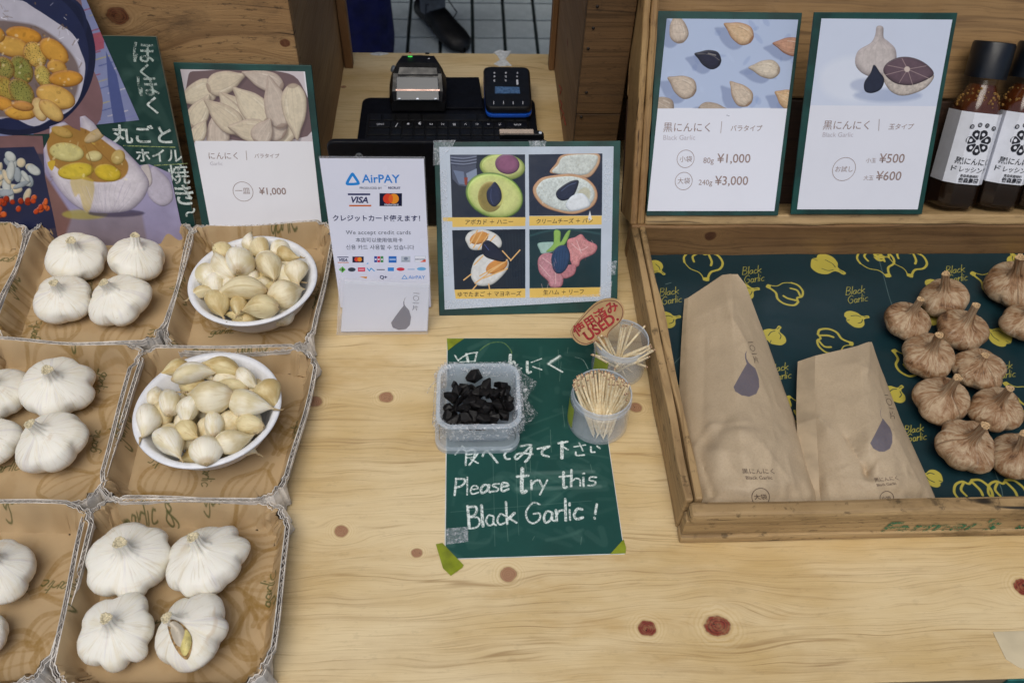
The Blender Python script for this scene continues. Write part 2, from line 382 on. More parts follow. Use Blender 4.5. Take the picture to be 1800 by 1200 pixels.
# ------------------------------------------------------------------ lettering (fonts built into Blender), converted to meshes on a plane
def text(body, pl, p0, p1, mat, parent, h=None, off=.0003, bold=0.0, shear=0.0, vertical=False, space=1.0, label=None, pixel=True, depth=0.0):
    """letters whose baseline runs from p0 to p1 (photograph positions if pixel, else plane coordinates)"""
    cu = bpy.data.curves.new('lettering', 'FONT'); cu.body = '\n'.join(body) if vertical else body
    cu.size = 1; cu.resolution_u = 3; cu.offset = bold; cu.shear = shear; cu.space_character = space
    if vertical: cu.space_line = .82; cu.align_x = 'CENTER'
    tmp = bpy.data.objects.new('lettering', cu); me = bpy.data.meshes.new_from_object(tmp)
    bpy.data.objects.remove(tmp); bpy.data.curves.remove(cu)
    n = len(me.vertices); co = np.zeros(n * 3); me.vertices.foreach_get('co', co); co = co.reshape(-1, 3)
    if n == 0: return None
    lo, hi = co.min(0), co.max(0)
    a = np.array(pl.px(*p0) if pixel else p0); b = np.array(pl.px(*p1) if pixel else p1); d = b - a; L = np.linalg.norm(d); ex = d / L; ey = np.array([-ex[1], ex[0]])
    if vertical:       # p0 top, p1 bottom
        sc_ = L / (hi[1] - lo[1]); dn = ex; rt = np.array([-ex[1], ex[0]]); q = a + np.outer((hi[1] - co[:, 1]) * sc_, dn) + np.outer(co[:, 0] * sc_ * (h or 1), rt)
    else:
        sx = L / (hi[0] - lo[0]); sy = sx if h is None else h
        q = a + np.outer((co[:, 0] - lo[0]) * sx, ex) + np.outer(co[:, 1] * sy, ey)
    W = np.array([pl.P(x, y, off) for x, y in q]); me.vertices.foreach_set('co', W.ravel()); me.materials.clear(); me.materials.append(mat); me.update()
    me.name = 'lettering'; o = bpy.data.objects.new('lettering', me); COL.objects.link(o); attach(o, parent)
    if label: o['label'] = label
    return o

# ================================================================== LARGE STRUCTURE
K = lambda u, v, r: (at(u, v).x, at(u, v).y, r * .98)
counter_wood = wood('plywood', 'dfcaa0', 'c6a973', '8c6a3c', 0, 1, [K(678, 698, .0075), K(553, 706, .0075), K(1117, 716, .007), K(733, 971, .0048), K(600, 933, .0062),
    K(893, 1009, .0075), K(1137, 1104, .0078), K(1262, 1100, .0108), K(1800, 1031, .009), K(977, 111, .009), K(604, 153, .004), K(1470, 1262, .008)], .31, 1.0, '6e2a1e', .5, .06, 15, wear=.13, cathw=.10, stain='8a6a44', calm=True, knot2=(.322, 'b08a6a'))
edge_wood = wood('plywood_edge', '9a8a70', '7f7058', '4d4030', 0, 2, [], 2.2, 1.2, rough=.8, band=60, wear=.5)
frame_wood = wood('counter_frame_wood', 'b3925f', '9b7a4a', '6b4d2c', 0, 2, [], .9, 1.0, wear=.4)
YF, YB = .2365, 1.1975
counter = thing('counter', 'long pale plywood market counter with reddish knots that everything stands on', 'counter', (0, .7, 0))
m = MB(); m.box((-.98, YF, -.0018), (1.02, YB, 0)); mk('counter_top', m, counter_wood, counter, bevel=.0004)
m = MB(); m.box((-.98, YF, -.016), (1.02, YB, -.0019)); mk('counter_edge', m, edge_wood, counter)
m = MB(); m.box((-.95, YF + .012, -.11), (.99, YF + .034, -.0165)); m.box((-.95, YB - .04, -.11), (.99, YB - .02, -.0165)); mk('rail', m, frame_wood, counter)
for x in (-.94, .95):
    for y in (YF + .036, YB - .09):
        m = MB(); m.box((x - .02, y, -.779), (x + .02, y + .045, -.0168)); mk('leg', m, frame_wood, counter)
# painted green-grey edge strip at the right of the front edge
m = MB(); m.box((.44, YF - .0016, -.0155), (1.02, YF - .0002, -.001)); mk('edge_tape', m, plain('teal_paint', '1f6a66', .6, .3, 60), counter)

GZ = -.78
ground = MB(); ground.add([(-40, -30, GZ - .012), (40, -30, GZ - .012), (40, 50, GZ - .012), (-40, 50, GZ - .012)], [(0, 1, 2, 3)])
ground = struct(mk('pavement', ground, plain('joint', '182628', .9, .3, 30)))
t = NT('paving_tile'); co = t.coord()
sp = t.noise(co, 260, 3, .7)
t.set(Base_Color=t.mix(t.ramp(sp, .60, .68), t.mix(t.ramp(t.noise(co, 9, 3), .3, .7), lin('a9b4b8'), lin('c0cacd')), lin('4a5658')), Roughness=.75); t.bump(sp, .2, .001); tilemat = t.m
TX, TY = .1065, .1172; tx0, ty0 = .0165, 2.748
tm = MB(); w, h = TX - .011, TY - .010; tm.box((0, 0, -.012), (w, h, 0)); tproto = None; far = MB()
for i in range(-36, 40):
    for j in range(-12, 34):
        x, y = tx0 + i * TX + .0055, ty0 + j * TY + .005
        if -9 <= i <= 9 and -5 <= j <= 8:
            if tproto is None:
                tproto = mk('tile', tm, tilemat, bevel=.002); o = tproto
            else:
                o = tproto.copy(); COL.objects.link(o)
            o.parent = ground; o.location = (x, y, GZ + .0005 * random.random())
        else: far.box((x, y, GZ - .012), (x + w, y + h, GZ))
fo = mk('far_tile', far, tilemat, ground); fo.name = 'tile_field'; fo['kind'] = 'stuff'
m = MB(); m.box((-2.2, 2.90, GZ - .001), (2.4, 2.93, 1.2)); wallo = mk('partition_wall', m, plain('dark_cloth', '0c1220', .85, .2, 6))
tag(wallo, 'dark navy partition standing on the pavement far behind the counter', 'partition')

# ---- person standing behind the counter (only trousers and shoes come into the frame)
def skinned(name, pts, edges, mat, root, sub=2, rootv=0):
    me = bpy.data.meshes.new(name); me.from_pydata([p[:3] for p in pts], edges, []); me.update(); me.materials.append(mat)
    o = bpy.data.objects.new(name, me); COL.objects.link(o); attach(o, root)
    s = o.modifiers.new('skin', 'SKIN'); s.use_smooth_shade = True
    lay = me.skin_vertices[0].data
    for i, p in enumerate(pts):
        r = p[3]; lay[i].radius = r if hasattr(r, '__len__') else (r, r)
    lay[rootv].use_root = True
    u = o.modifiers.new('sub', 'SUBSURF'); u.levels = sub; u.render_levels = sub
    return o
navy = plain('navy_cloth', '0b1250', .85, .25, 18, .4, 700); jacketm = plain('jacket_cloth', '1a2148', .8, .2, 14, .4, 500)
skinm = plain('skin', 'c99878', .5, .08, 20); hairm = plain('hair', '17120f', .5, .3, 60, .5, 400); shoem = plain('black_shoe', '08080a', .45, .2, 60)
shoelace = plain('lace', '262a33', .7); sockm = plain('grey_sock', '6e747c', .9)
px0, py0 = -.22, 2.56
person = thing('person', 'person standing behind the counter in wide navy trousers and black laced shoes', 'person', (px0, py0, GZ))
HL, HR = Vector((px0 - .11, py0 + .0, .12)), Vector((px0 + .10, py0 + .03, .12))
FL, FR = Vector((-.315, 2.38, GZ)), Vector((-.115, 2.70, GZ))
KL, KR = lerp(HL, Vector((FL.x, FL.y, GZ + .08)), .5) + Vector((0, -.03, 0)), lerp(HR, Vector((FR.x, FR.y, GZ + .08)), .5) + Vector((0, -.03, 0))
W0 = Vector((px0, py0, .2))
pts = [(*W0, (.13, .10)), (*HL, (.10, .10)), (*KL, (.085, .085)), (FL.x, FL.y, GZ + .30, (.112, .10)), (FL.x, FL.y, GZ + .04, (.128, .11)),
       (*HR, (.10, .10)), (*KR, (.082, .082)), (FR.x, FR.y, GZ + .33, (.085, .085)), (FR.x, FR.y, GZ + .10, (.096, .096))]
skinned('trousers', pts, [(0, 1), (1, 2), (2, 3), (3, 4), (0, 5), (5, 6), (6, 7), (7, 8)], navy, person)
ch = Vector((px0, py0, .50)); pts = [(px0, py0, .16, (.155, .11)), (px0, py0, .32, (.145, .105)), (*ch, (.17, .115)), (px0, py0, .61, (.075, .07)),
      (px0 - .17, py0, .58, (.06, .06)), (px0 - .24, py0 - .02, .34, (.05, .05)), (px0 - .22, py0 - .16, .16, (.042, .042)),
      (px0 + .17, py0, .58, (.06, .06)), (px0 + .24, py0 - .02, .34, (.05, .05)), (px0 + .22, py0 - .16, .16, (.042, .042))]
skinned('jacket', pts, [(0, 1), (1, 2), (2, 3), (2, 4), (4, 5), (5, 6), (2, 7), (7, 8), (8, 9)], jacketm, person)
hd = Vector((px0, py0 - .01, .80))
pts = [(px0, py0, .56, .05), (px0, py0 - .005, .66, (.047, .05)), (px0, py0 - .02, .71, (.055, .06)), (hd.x, hd.y - .012, hd.z - .02, (.07, .088)), (hd.x, hd.y, hd.z + .05, (.066, .08)), (hd.x, hd.y, hd.z + .085, (.04, .05)),
       (hd.x, hd.y - .095, hd.z - .03, .011), (hd.x - .076, hd.y, hd.z - .02, .014), (hd.x + .076, hd.y, hd.z - .02, .014)]
skinned('head', pts, [(0, 1), (1, 2), (2, 3), (3, 4), (4, 5), (3, 6), (3, 7), (3, 8)], skinm, person)
m = MB()
for s_ in (-1, 1): m.lathe([(0.0005, 0), (.009, .002), (.011, .006), (.0005, .009)], hd + Vector((s_ * .03, -.083, .0)), 12, (0, -1, 0))
mk('eye', m, plain('eye', '15100e', .2), person, True)
m = MB(); m.tube([hd + Vector((-.024, -.082, -.062)), hd + Vector((0, -.09, -.064)), hd + Vector((.024, -.082, -.062))], [.003, .006, .003], 8); mk('mouth', m, plain('lips', '9c5a50', .5), person, True)
rows = []
for i in range(13):
    ph = pi * .62 * i / 12; rows.append([hd + Vector((.083 * sin(ph) * cos(a), .096 * sin(ph) * sin(a) + .012, .03 + .098 * cos(ph))) if not (sin(a) < -.3 and ph > 1.0) else hd + Vector((.083 * sin(1.0) * cos(a), .096 * sin(1.0) * sin(a) + .012, .03 + .098 * cos(1.0))) for a in [2 * pi * k / 32 for k in range(32)]])
m = MB(); m.grid(rows, False, True); mk('hair', m, hairm, person, True)
for s_ in (-1, 1):
    wr = Vector((px0 + s_ * .22, py0 - .18, .145)); fw = Vector((-s_ * .25, -.8, -.5)).normalized(); side = Vector((s_, -.2, 0)).normalized()
    pts = [(*(wr - fw * .02), .024), (*(wr + fw * .03), (.026, .016)), (*(wr + fw * .07), (.034, .014))]; ed = [(0, 1), (1, 2)]
    for k, (o_, L) in enumerate(((-.026, .055), (-.009, .068), (.009, .072), (.025, .062))):
        b = len(pts); q = wr + fw * .085 + side * o_
        pts += [(*q, .0095), (*(q + fw * L * .5 + Vector((0, 0, -.008))), .0085), (*(q + fw * L * .9 + Vector((0, 0, -.028))), .007)]; ed += [(2, b), (b, b + 1), (b + 1, b + 2)]
    b = len(pts); q = wr + fw * .035 - side * s_ * s_ * .034
    pts += [(*q, .011), (*(q + fw * .03 - side * .014), .0095), (*(q + fw * .052 - side * .012 + Vector((0, 0, -.01))), .008)]; ed += [(1, b), (b, b + 1), (b + 1, b + 2)]
    skinned('hand', pts, ed, skinm, person)
for F, dr in ((FL, Vector((-.1, -1, 0))), (FR, Vector((.52, -.86, 0)))):
    dr.normalize(); sd_ = Vector((-dr.y, dr.x, 0)); rows = []
    for k, (s, w_, hh) in enumerate(((-.085, .012, .05), (-.075, .034, .075), (-.03, .040, .088), (.03, .042, .082), (.08, .046, .064), (.13, .05, .05), (.175, .044, .042), (.198, .022, .03), (.203, .004, .02))):
        rows.append([F + dr * s + sd_ * (w_ * cos(a)) + Vector((0, 0, .004 + max(0, hh * (.5 + .5 * sin(a))))) for a in [2 * pi * q / 20 for q in range(20)]])
    m = MB(); m.grid(rows, False, True); sh = mk('shoe', m, shoem, person, True)
    m = MB()
    for q in range(5):
        c = F + dr * (.02 + q * .017); z = .004 + .086 - q * .0085
        m.tube([c - sd_ * .026 + Vector((0, 0, z - .008)), c + Vector((0, 0, z + .001)), c + sd_ * .026 + Vector((0, 0, z - .008))], .0028, 6)
    for s_ in (-1, 1): m.tube([F + dr * .02 + Vector((0, 0, .092)), F + dr * .03 + sd_ * s_ * .04 + Vector((0, 0, .10)), F + dr * .055 + sd_ * s_ * .06 + Vector((0, 0, .06)), F + dr * .05 + sd_ * s_ * .045 + Vector((0, 0, .035))], .0022, 6)
    mk('lace', m, shoelace, sh, True).location = (0, 0, 0)
    m = MB(); m.tube([F + Vector((0, 0, .06)), F + Vector((0, 0, .16))], .042, 16); mk('sock', m, sockm, person, True)

# ---- added unseen canopy over the seller's side, put in to darken the counter's back
cano = thing('added_shade_canopy', 'added canvas canopy on four poles, out of view, shading the back of the counter', 'canopy', (.1, 1.36, GZ))
m = MB(); rows = [[(lerp(-1.9, 2.3, i / 12), lerp(.72, 2.0, j / 8), 1.32 - .05 * (j - 4) ** 2 / 16 - .015 * sin(i * 1.1)) for i in range(13)] for j in range(9)]; m.grid(rows)
o = mk('added_shade_roof', m, plain('canvas', 'b8b4a8', .9, .08, 8), cano, True); so = o.modifiers.new('s', 'SOLIDIFY'); so.thickness = .002
for x in (-1.88, 2.28):
    for y in (.74, 1.98):
        m = MB(); m.tube([(x, y, GZ), (x, y, 1.30)], .018, 12); mk('pole', m, plain('pole_metal', '8a8e90', .4, .1, 30, metal=.7), cano, True)

# ---- wooden box on the left
front_l = wood('left_box_front', 'ad8a5e', '967047', '65462a', 0, 2, [(aty(205, 28, .85).x, aty(205, 28, .85).z, .011), (aty(500, 76, .85).x, aty(500, 76, .85).z, .005)], .77, 1.0, '58301a', .62, .09, 13, wear=.85, stain='5c4630', cracks=1.0, bumps=.7)
side_l = wood('left_box_side', '9c7c55', '876642', '5f452b', 1, 2, [], 1.9, .8, wear=.2, warp=.05)
post_w = wood('post_wood', '8a6642', '75522f', '4c331b', 2, 0, [], .4, .8, wear=.15)
XL = -.1845; ZT = .345
lb = thing('wooden_box', 'tall weathered wooden box at the left behind the garlic trays with signs leaning on it', 'wooden box', (-.55, .9, 0))
m = MB(); m.box((-.97, .85, .0005), (XL, .8645, ZT)); mk('front_board', m, front_l, lb, bevel=.0012)
m = MB(); m.box((XL - .0145, .865, .0005), (XL - .0006, 1.164, ZT)); mk('side_board', m, side_l, lb, bevel=.0008)
m = MB(); m.box((-.97, .865, .0005), (-.9555, 1.164, ZT)); mk('side_board', m, side_l, lb, bevel=.0008)
m = MB(); m.box((-.955, 1.15, .0005), (XL - .0152, 1.164, ZT)); mk('back_board', m, side_l, lb)
m = MB(); m.box((XL + .0005, 1.152, .0005), (-.1715, 1.168, ZT)); mk('corner_post', m, post_w, lb, bevel=.001)

# ---- wooden box on the right
XR = .1300; YRF = .877
zj = aty(1060, 200, YRF).z
frw = [wood('right_box_plank_a', '6f5434', '5e4429', '38270f', 0, 2, [], 3.1, 1.2, wear=.5, warp=.02, stain='45301a', cracks=.6), wood('right_box_plank_b', '745636', '61472b', '3c2912', 0, 2, [], 5.7, 1.2, wear=.5, warp=.02, stain='45301a', cracks=.6)]
side_r = wood('right_box_side', '937250', '7e6042', '59402a', 1, 2, [(1.02, .12, .006)], 4.4, .9, wear=.25, warp=.06)
rb = thing('wooden_box', 'narrow dark wooden box standing between the laptop and the leaning crate', 'wooden box', (.157, .9, 0))
m = MB(); m.box((XR + .0003, YRF, .0005), (.1835, YRF + .014, zj - .0006)); mk('front_plank', m, frw[0], rb, bevel=.0012)
m = MB(); m.box((XR - .0003, YRF - .0008, zj + .0004), (.1835, YRF + .014, ZT)); mk('front_plank', m, frw[1], rb, bevel=.0012)
m = MB(); m.box((XR, YRF + .0145, .0005), (XR + .014, 1.164, ZT)); mk('side_board', m, side_r, rb, bevel=.0008)
m = MB(); m.box((.1695, YRF + .0145, .0005), (.1835, 1.164, ZT)); mk('side_board', m, side_r, rb, bevel=.0008)
m = MB(); m.box((XR + .0145, 1.15, .0005), (.169, 1.164, ZT)); mk('back_board', m, side_r, rb)
m = MB(); m.box((.1215, 1.150, .0005), (XR - .0006, 1.168, ZT)); mk('corner_post', m, post_w, rb, bevel=.001)
sup = thing('wooden_box', 'plain wooden box hidden behind the leaning crate, propping it up', 'wooden box', (.46, 1.06, 0))
m = MB(); m.box((.19, .975, .0005), (.735, .989, ZT)); mk('front_board', m, frw[0], sup); m = MB(); m.box((.19, .9895, .0005), (.204, 1.164, ZT)); mk('side_board', m, side_r, sup)
m = MB(); m.box((.721, .9895, .0005), (.735, 1.164, ZT)); mk('side_board', m, side_r, sup); m = MB(); m.box((.2045, 1.15, .0005), (.7205, 1.164, ZT)); mk('back_board', m, side_r, sup)
nailm = plain('rusty_nail', '1c120c', .6, .3, 200)
for u, v in ((1050, 12), (1043, 50), (1034, 86), (1031, 163), (1022, 206)):
    q = aty(u, v, YRF - .0012); m = MB(); m.lathe([(.0001, .0006), (.0016, .0005), (.0018, 0), (.0018, -.002)], q, 10, (0, -1, 0)); mk('nail', m, nailm, rb, True)
redm = plain('red_marker', 'a01818', .6, .2, 200, 0)
m = MB(); pl = Plane((XR - .0004, 0, 0), U=(0, -1, 0), V=(0, 0, 1))
for (a, b) in (((986, 160), (984, 168)), ((984, 176), (988, 184)), ((988, 184), (985, 192)), ((985, 190), (991, 200)), ((990, 200), (987, 210)), ((991, 205), (994, 220)), ((983, 150), (987, 158))):
    A, B = atx(*a, XR - .0004), atx(*b, XR - .0004); m.tube([A, B], .0005, 5)
mk('red_scribble', m, redm, rb)

# ================================================================== CRATES
crate_g = dict(wear=.8, stain='54401f', cracks=1.0, rough=.7, bumps=.9)
cw_y = wood('crate_wood_side', 'b99c70', 'a08258', '6a5032', 1, 2, [], 6.3, 1.1, warp=.02, band=40, **crate_g)
cw_x = wood('crate_wood_front', 'b5986c', '9b7d53', '685031', 0, 2, [], 8.1, 1.1, warp=.02, band=40, **crate_g)
cw_b = wood('crate_wood_back', '8e6d47', '785836', '4e361f', 0, 2, [(aty(1250, 418, .735).x, aty(1250, 418, .735).z, .007)], 2.7, 1.2, warp=.03, band=22, wear=.3, knotcol='4a2c1a', stain='4a341e')
cw_f = wood('crate_floor_wood', 'a07b4c', '8a673c', '5c4024', 0, 1, [], 3.3)
XC0, XC1, YC0, YC1, ZR = .1865, .712, .3635, .7545, .0505
cr = thing('display_crate', 'shallow wooden crate lying open on the counter, lined with dark green garlic paper', 'crate', (.45, .56, 0))
def plankmesh(lo, hi, ax, seed, amp=.0008):
    """a board whose long edges wander slightly"""
    n = 26; lo, hi = np.array(lo), np.array(hi); r = np.random.default_rng(seed); o = [i for i in range(3) if i != ax]
    w = [np.interp(np.linspace(0, 1, n), np.linspace(0, 1, 9), r.normal(0, amp, 9)) for _ in range(8)]
    rows = []
    for i in range(n):
        row = []
        for k, (a, b) in enumerate(((0, 0), (1, 0), (1, 1), (0, 1))):
            p = np.zeros(3); p[ax] = lerp(lo[ax], hi[ax], i / (n - 1)); p[o[0]] = (lo, hi)[a][o[0]] + w[k * 2][i]; p[o[1]] = (lo, hi)[b][o[1]] + (w[k * 2 + 1][i] if (b or k == 1) and ax != 9 else 0) * (1 if b else 0)
            row.append(tuple(p))
        rows.append(row)
    m = MB(); b = m.grid(rows, False, True); m.f.append((0, 1, 2, 3)[::-1]); m.m.append(0); e = (n - 1) * 4; m.f.append((e, e + 1, e + 2, e + 3)); m.m.append(0)
    m.f = [f for f in m.f]
    if ax == 1: m.f = [f[::-1] for f in m.f]
    return m
def board(name, lo, hi, ax, mat, root, seed, amp=.0008, bev=.002):
    m = plankmesh(lo, hi, ax, seed, amp); o = mk(name, m, mat, root, bevel=bev)
    import bmesh
    bm = bmesh.new(); bm.from_mesh(o.data); bmesh.ops.recalc_face_normals(bm, faces=bm.faces); bm.to_mesh(o.data); bm.free(); return o
board('side_board', (XC0, YC0 + .0165, .0004), (XC0 + .0085, YC1 - .0155, ZR), 1, cw_y, cr, 1)
board('side_batten', (XC0 + .009, YC0 + .0165, .0075), (XC0 + .0165, YC1 - .0155, ZR + .0008), 1, cw_y, cr, 2)
board('side_board', (XC1 - .0165, YC0 + .0165, .0004), (XC1, YC1 - .0155, ZR), 1, cw_y, cr, 3)
board('front_rail', (XC0 + .0035, YC0, .0352), (XC1, YC0 + .0155, ZR), 0, cw_x, cr, 4, .0005, .0040)
board('front_board', (XC0 + .002, YC0 + .0040, .0112), (XC1, YC0 + .0150, .0347), 0, cw_x, cr, 7, .0003, .001)
board('front_batten', (XC0 + .001, YC0 + .0010, .0004), (XC1, YC0 + .0155, .0107), 0, cw_x, cr, 5, .0004)
board('back_board', (XC0, YC1 - .015, .0004), (XC1, YC1, ZR), 0, cw_b, cr, 6)
m = MB(); m.box((XC0 + .009, YC0 + .0165, .0006), (XC1 - .017, YC1 - .0155, .0048)); mk('floor_board', m, cw_f, cr)
# faded green stencil on the front board
fpl = Plane((0, YC0 + .0034, 0), 0.0)
GREEN_ST = plain('green_stencil', '2c6a4a', .8, .35, 160, 0); 
def chalkmat(name, col, dens=.5, scale=900, rough=.9):
    t = NT(name); n = t.noise(t.coord(), scale, 3, .6); n2 = t.noise(t.coord(), scale * .12, 3)
    t.set(Base_Color=lin(col), Roughness=rough, Alpha=t.ramp(t.M('ADD', t.M('MULTIPLY', n, .6), t.M('MULTIPLY', n2, .4)), dens - .09, dens + .05)); return t.m
stencil = chalkmat('green_stencil_worn', '2f7350', .53, 420)
text("Farmer's", fpl, (1540, 938), (1750, 931), stencil, cr, off=.0004, bold=.02, shear=.3)
text("M", fpl, (1779, 931), (1800, 930), stencil, cr, off=.0004, bold=.02, shear=.3)

# ---- green patterned paper lining the crate
LZ = .0062; lpl = Plane((0, 0, LZ), U=(1, 0, 0), V=(0, 1, 0))
lx0, lx1, ly0, ly1 = XC0 + .0172, XC1 - .0175, YC0 + .0162, YC1 - .0158; KL_ = 2300
cv = Canvas((lx1 - lx0) * KL_, (ly1 - ly0) * KL_, '122d34', lambda x, y: ((x - lx0) * KL_, (y - ly0) * KL_))
GF = [(-.08, 1.12), (-.13, .95), (-.12, .8), (-.22, .6), (-.55, .45), (-.82, .05), (-.75, -.4), (-.45, -.62), (-.2, -.58), (0, -.72), (.32, -.66), (.72, -.45), (.85, .0), (.62, .4), (.22, .58), (.12, .8), (.14, .98), (.1, 1.1)]
def motif(u, v, spx, rot, kind, pl=lpl, c=None, yellow='b3a648'):
    c = c or cv
    x, y = pl.px(u, v); x2, _ = pl.px(u + 10, v); s = spx * abs(x2 - x) / 10; a = radians(rot - 90)
    T = lambda P: [(x + s * (p * cos(a) - q * sin(a)), y + s * (p * sin(a) + q * cos(a))) for p, q in P]
    if kind == 'fill':
        c.poly(T(GF), yellow, 1, 3)
        c.stroke(T([(-.12, .5), (-.3, .25), (-.34, -.15)]), 2.0, '122d34', 1, 4); c.stroke(T([(.15, .5), (.38, .3), (.42, .0)]), 2.0, '122d34', 1, 4); c.stroke(T([(-.05, .75), (.0, 1.0)]), 1.6, '122d34', 1, 4)
        c.stroke(T([(0, -.7), (-.02, -.45)]), 1.6, '122d34', 1, 4)
    else:
        w = 6.2
        c.stroke(T([(-.1, 1.08), (-.14, .85), (-.3, .55), (-.68, .35), (-.85, -.05), (-.7, -.5), (-.35, -.62)]), w, yellow, 1, 5)
        c.stroke(T([(-.35, -.62), (-.1, -.5), (.1, -.68), (.5, -.62), (.8, -.3), (.82, .05)]), w * .9, yellow, 1, 5)
        c.stroke(T([(.82, .05), (.6, .42), (.25, .62), (.12, .85), (.1, 1.05)]), w * .45, yellow, 1, 5)
        c.stroke(T([(-.32, .15), (-.38, -.1), (-.3, -.5)]), w, yellow, 1, 5); c.stroke(T([(.1, -.6), (.42, -.35), (.4, -.02)]), w * .9, yellow, 1, 5)
        c.poly(T([(-.18, 1.0), (-.05, 1.15), (.12, 1.1), (.1, .92), (-.12, .9)]), yellow)
for q in ((1450, 466, 33, -40, 'fill'), (1172, 562, 24, 15, 'fill'), (1360, 592, 26, 55, 'fill'), (1503, 561, 24, 12, 'fill'), (1308, 512, 26, 12, 'fill'), (1150, 470, 22, -50, 'fill'),
          (1756, 592, 28, 130, 'fill'), (1645, 505, 24, 10, 'fill'), (1572, 692, 24, 40, 'fill'), (1194, 690, 26, 120, 'fill'), (1630, 560, 24, 100, 'fill'), (1640, 840, 22, 150, 'fill'), (1330, 770, 24, 20, 'fill'), (1433, 870, 24, 200, 'fill'), (1545, 452, 14, 0, 'fill'), (1790, 460, 26, 100, 'fill'), (1440, 820, 22, 80, 'fill'),
          (1236, 462, 40, -95, 'out'), (1385, 516, 34, 150, 'out'), (1460, 600, 34, -12, 'out'), (1408, 722, 32, 115, 'out'), (1540, 458, 38, -80, 'out'), (1595, 458, 38, -105, 'out'),
          (1600, 640, 34, 120, 'out'), (1752, 500, 40, 140, 'out'), (1712, 868, 40, -75, 'out'), (1772, 868, 40, -75, 'out'), (1800, 700, 36, 120, 'out'), (1250, 640, 34, 60, 'out'), (1350, 690, 34, 60, 'out'), (1560, 800, 34, 60, 'out'), (1850, 560, 34, 60, 'out'), (1860, 800, 34, 160, 'out'), (1862, 660, 24, 60, 'fill')): motif(*q)
def bgtext(u, v, spx, c=cv, pl=lpl, col='b3a648', w=1.4):
    o = pl.px(u, v); a = pl.px(u + spx, v - spx * .14); b = pl.px(u + spx * .12, v - spx); o2 = pl.px(u + spx * .25, v + spx * 1.15)
    ux = np.subtract(a, o) * 1.02; uy = np.subtract(b, o) * 1.05
    script(c, 'Black', o, ux, uy, w, col, 1, seed=3); script(c, 'Garlic', o2, ux, uy, w, col, 1, seed=4)
for u, v in ((1160, 521), (1305, 484), (1487, 519), (1662, 483), (1590, 762), (1352, 655), (1746, 652), (1650, 700), (1450, 700), (1240, 840), (1500, 640), (1830, 600)): bgtext(u, v, 13)
cv.mul(.82 + .36 * vnoise(cv.h, cv.w, 140, 3, 5)); 
q0 = lpl.px(1543, 452); q1 = lpl.px(1590, 600); cv.stroke([q0, lpl.px(1562, 520), q1], 1.2, '7f9896', .5)
cv.stroke([lpl.px(1700, 700), lpl.px(1760, 860), lpl.px(1765, 885)], 1.3, '7f9896', .55); cv.stroke([lpl.px(1170, 500), lpl.px(1180, 497)], 1.5, '7f9896', .6); cv.stroke([lpl.px(1180, 645), lpl.px(1205, 618)], 1.3, '7f9896', .5)
n1, n2 = 60, 50; hz = vnoise(n2, n1, 9, 5, 4)
rows = [[(lerp(lx0, lx1, i / (n1 - 1)), lerp(ly0, ly1, j / (n2 - 1)), LZ + .0035 * abs(hz[j, i] - .5)) for i in range(n1)] for j in range(n2)]
m = MB(); m.grid(rows); m.f = [f[::-1] for f in m.f]
ln = mk('lining_paper', m, printmat('green_garlic_paper', cv, .34, .5, .25), cr, 'auto', uv=lambda co: np.c_[(co[:, 0] - lx0) / (lx1 - lx0), (co[:, 1] - ly0) / (ly1 - ly0)])
ln['label'] = 'dark green paper printed with yellow garlic drawings'

# ---- upper crate, on its side and leaning back against the right wooden box
LA = radians(27.4)
CP = Plane((.185, .740, .0515), LA)           # local x, v (up the crate), offset is towards the viewer
def cbox(name, x0, x1, v0, v1, w0, w1, mat, root, seed=1, bev=.0025, amp=.0006):
    """w grows into the crate"""
    n = 24; r = np.random.default_rng(seed); ax = 0 if (x1 - x0) > (v1 - v0) else 1; rows = []
    for i in range(n):
        t_ = i / (n - 1); row = []
        for a, b in ((0, 0), (1, 0), (1, 1), (0, 1)):
            jj = r.normal(0, amp, 2) if 0 < i < n - 1 else (0, 0)
            if ax == 0: x = lerp(x0, x1, t_); v = (v0, v1)[a] + jj[0]; w = (w0, w1)[b] + (jj[1] if b == 0 else 0)
            else: v = lerp(v0, v1, t_); x = (x0, x1)[a] + jj[0]; w = (w0, w1)[b] + (jj[1] if b == 0 else 0)
            row.append(CP.P(x, v, -w))
        rows.append(row)
    m = MB(); m.grid(rows, False, True); e = (n - 1) * 4; m.f += [(3, 2, 1, 0), (e, e + 1, e + 2, e + 3)]; m.m += [0, 0]
    o = mk(name, m, mat, root, bevel=bev)
    import bmesh
    bm = bmesh.new(); bm.from_mesh(o.data); bmesh.ops.recalc_face_normals(bm, faces=bm.faces); bm.to_mesh(o.data); bm.free(); return o
cwv = wood('leaning_crate_stile_wood', 'b0905f', '96754a', '5f4328', 2, 0, [], 9.3, 1.2, warp=.012, band=60, wear=.5, stain='6e4522', cracks=.9, rough=.6)
cwh = wood('leaning_crate_rim_wood', 'b89c70', '9f8257', '6a4f31', 0, 2, [], 5.1, 1.1, warp=.02, band=40, wear=.4, cracks=.6)
cwk = wood('leaning_crate_back_wood', 'a07e52', '896a42', '5c4227', 0, 2, [], 7.7, 1.3, warp=.05, band=15, wear=.15)
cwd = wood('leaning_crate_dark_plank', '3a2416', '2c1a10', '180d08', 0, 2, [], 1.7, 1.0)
uc = thing('leaning_crate', 'shallow wooden crate stood on edge and leaning back, price boards and bottles inside', 'crate', tuple(CP.P(.26, 0)))
cbox('stile', .0, .0078, .0, .39, 0, .062, cwv, uc, 1, amp=.0003)
cbox('stile', .0084, .0165, .0004, .39, .0008, .062, cwv, uc, 2, amp=.0003)
cbox('rim_board', .017, .53, .0, .0125, 0, .062, cwh, uc, 3, amp=.0004)
cbox('stile', .5305, .545, .0, .39, 0, .062, cwv, uc, 4)
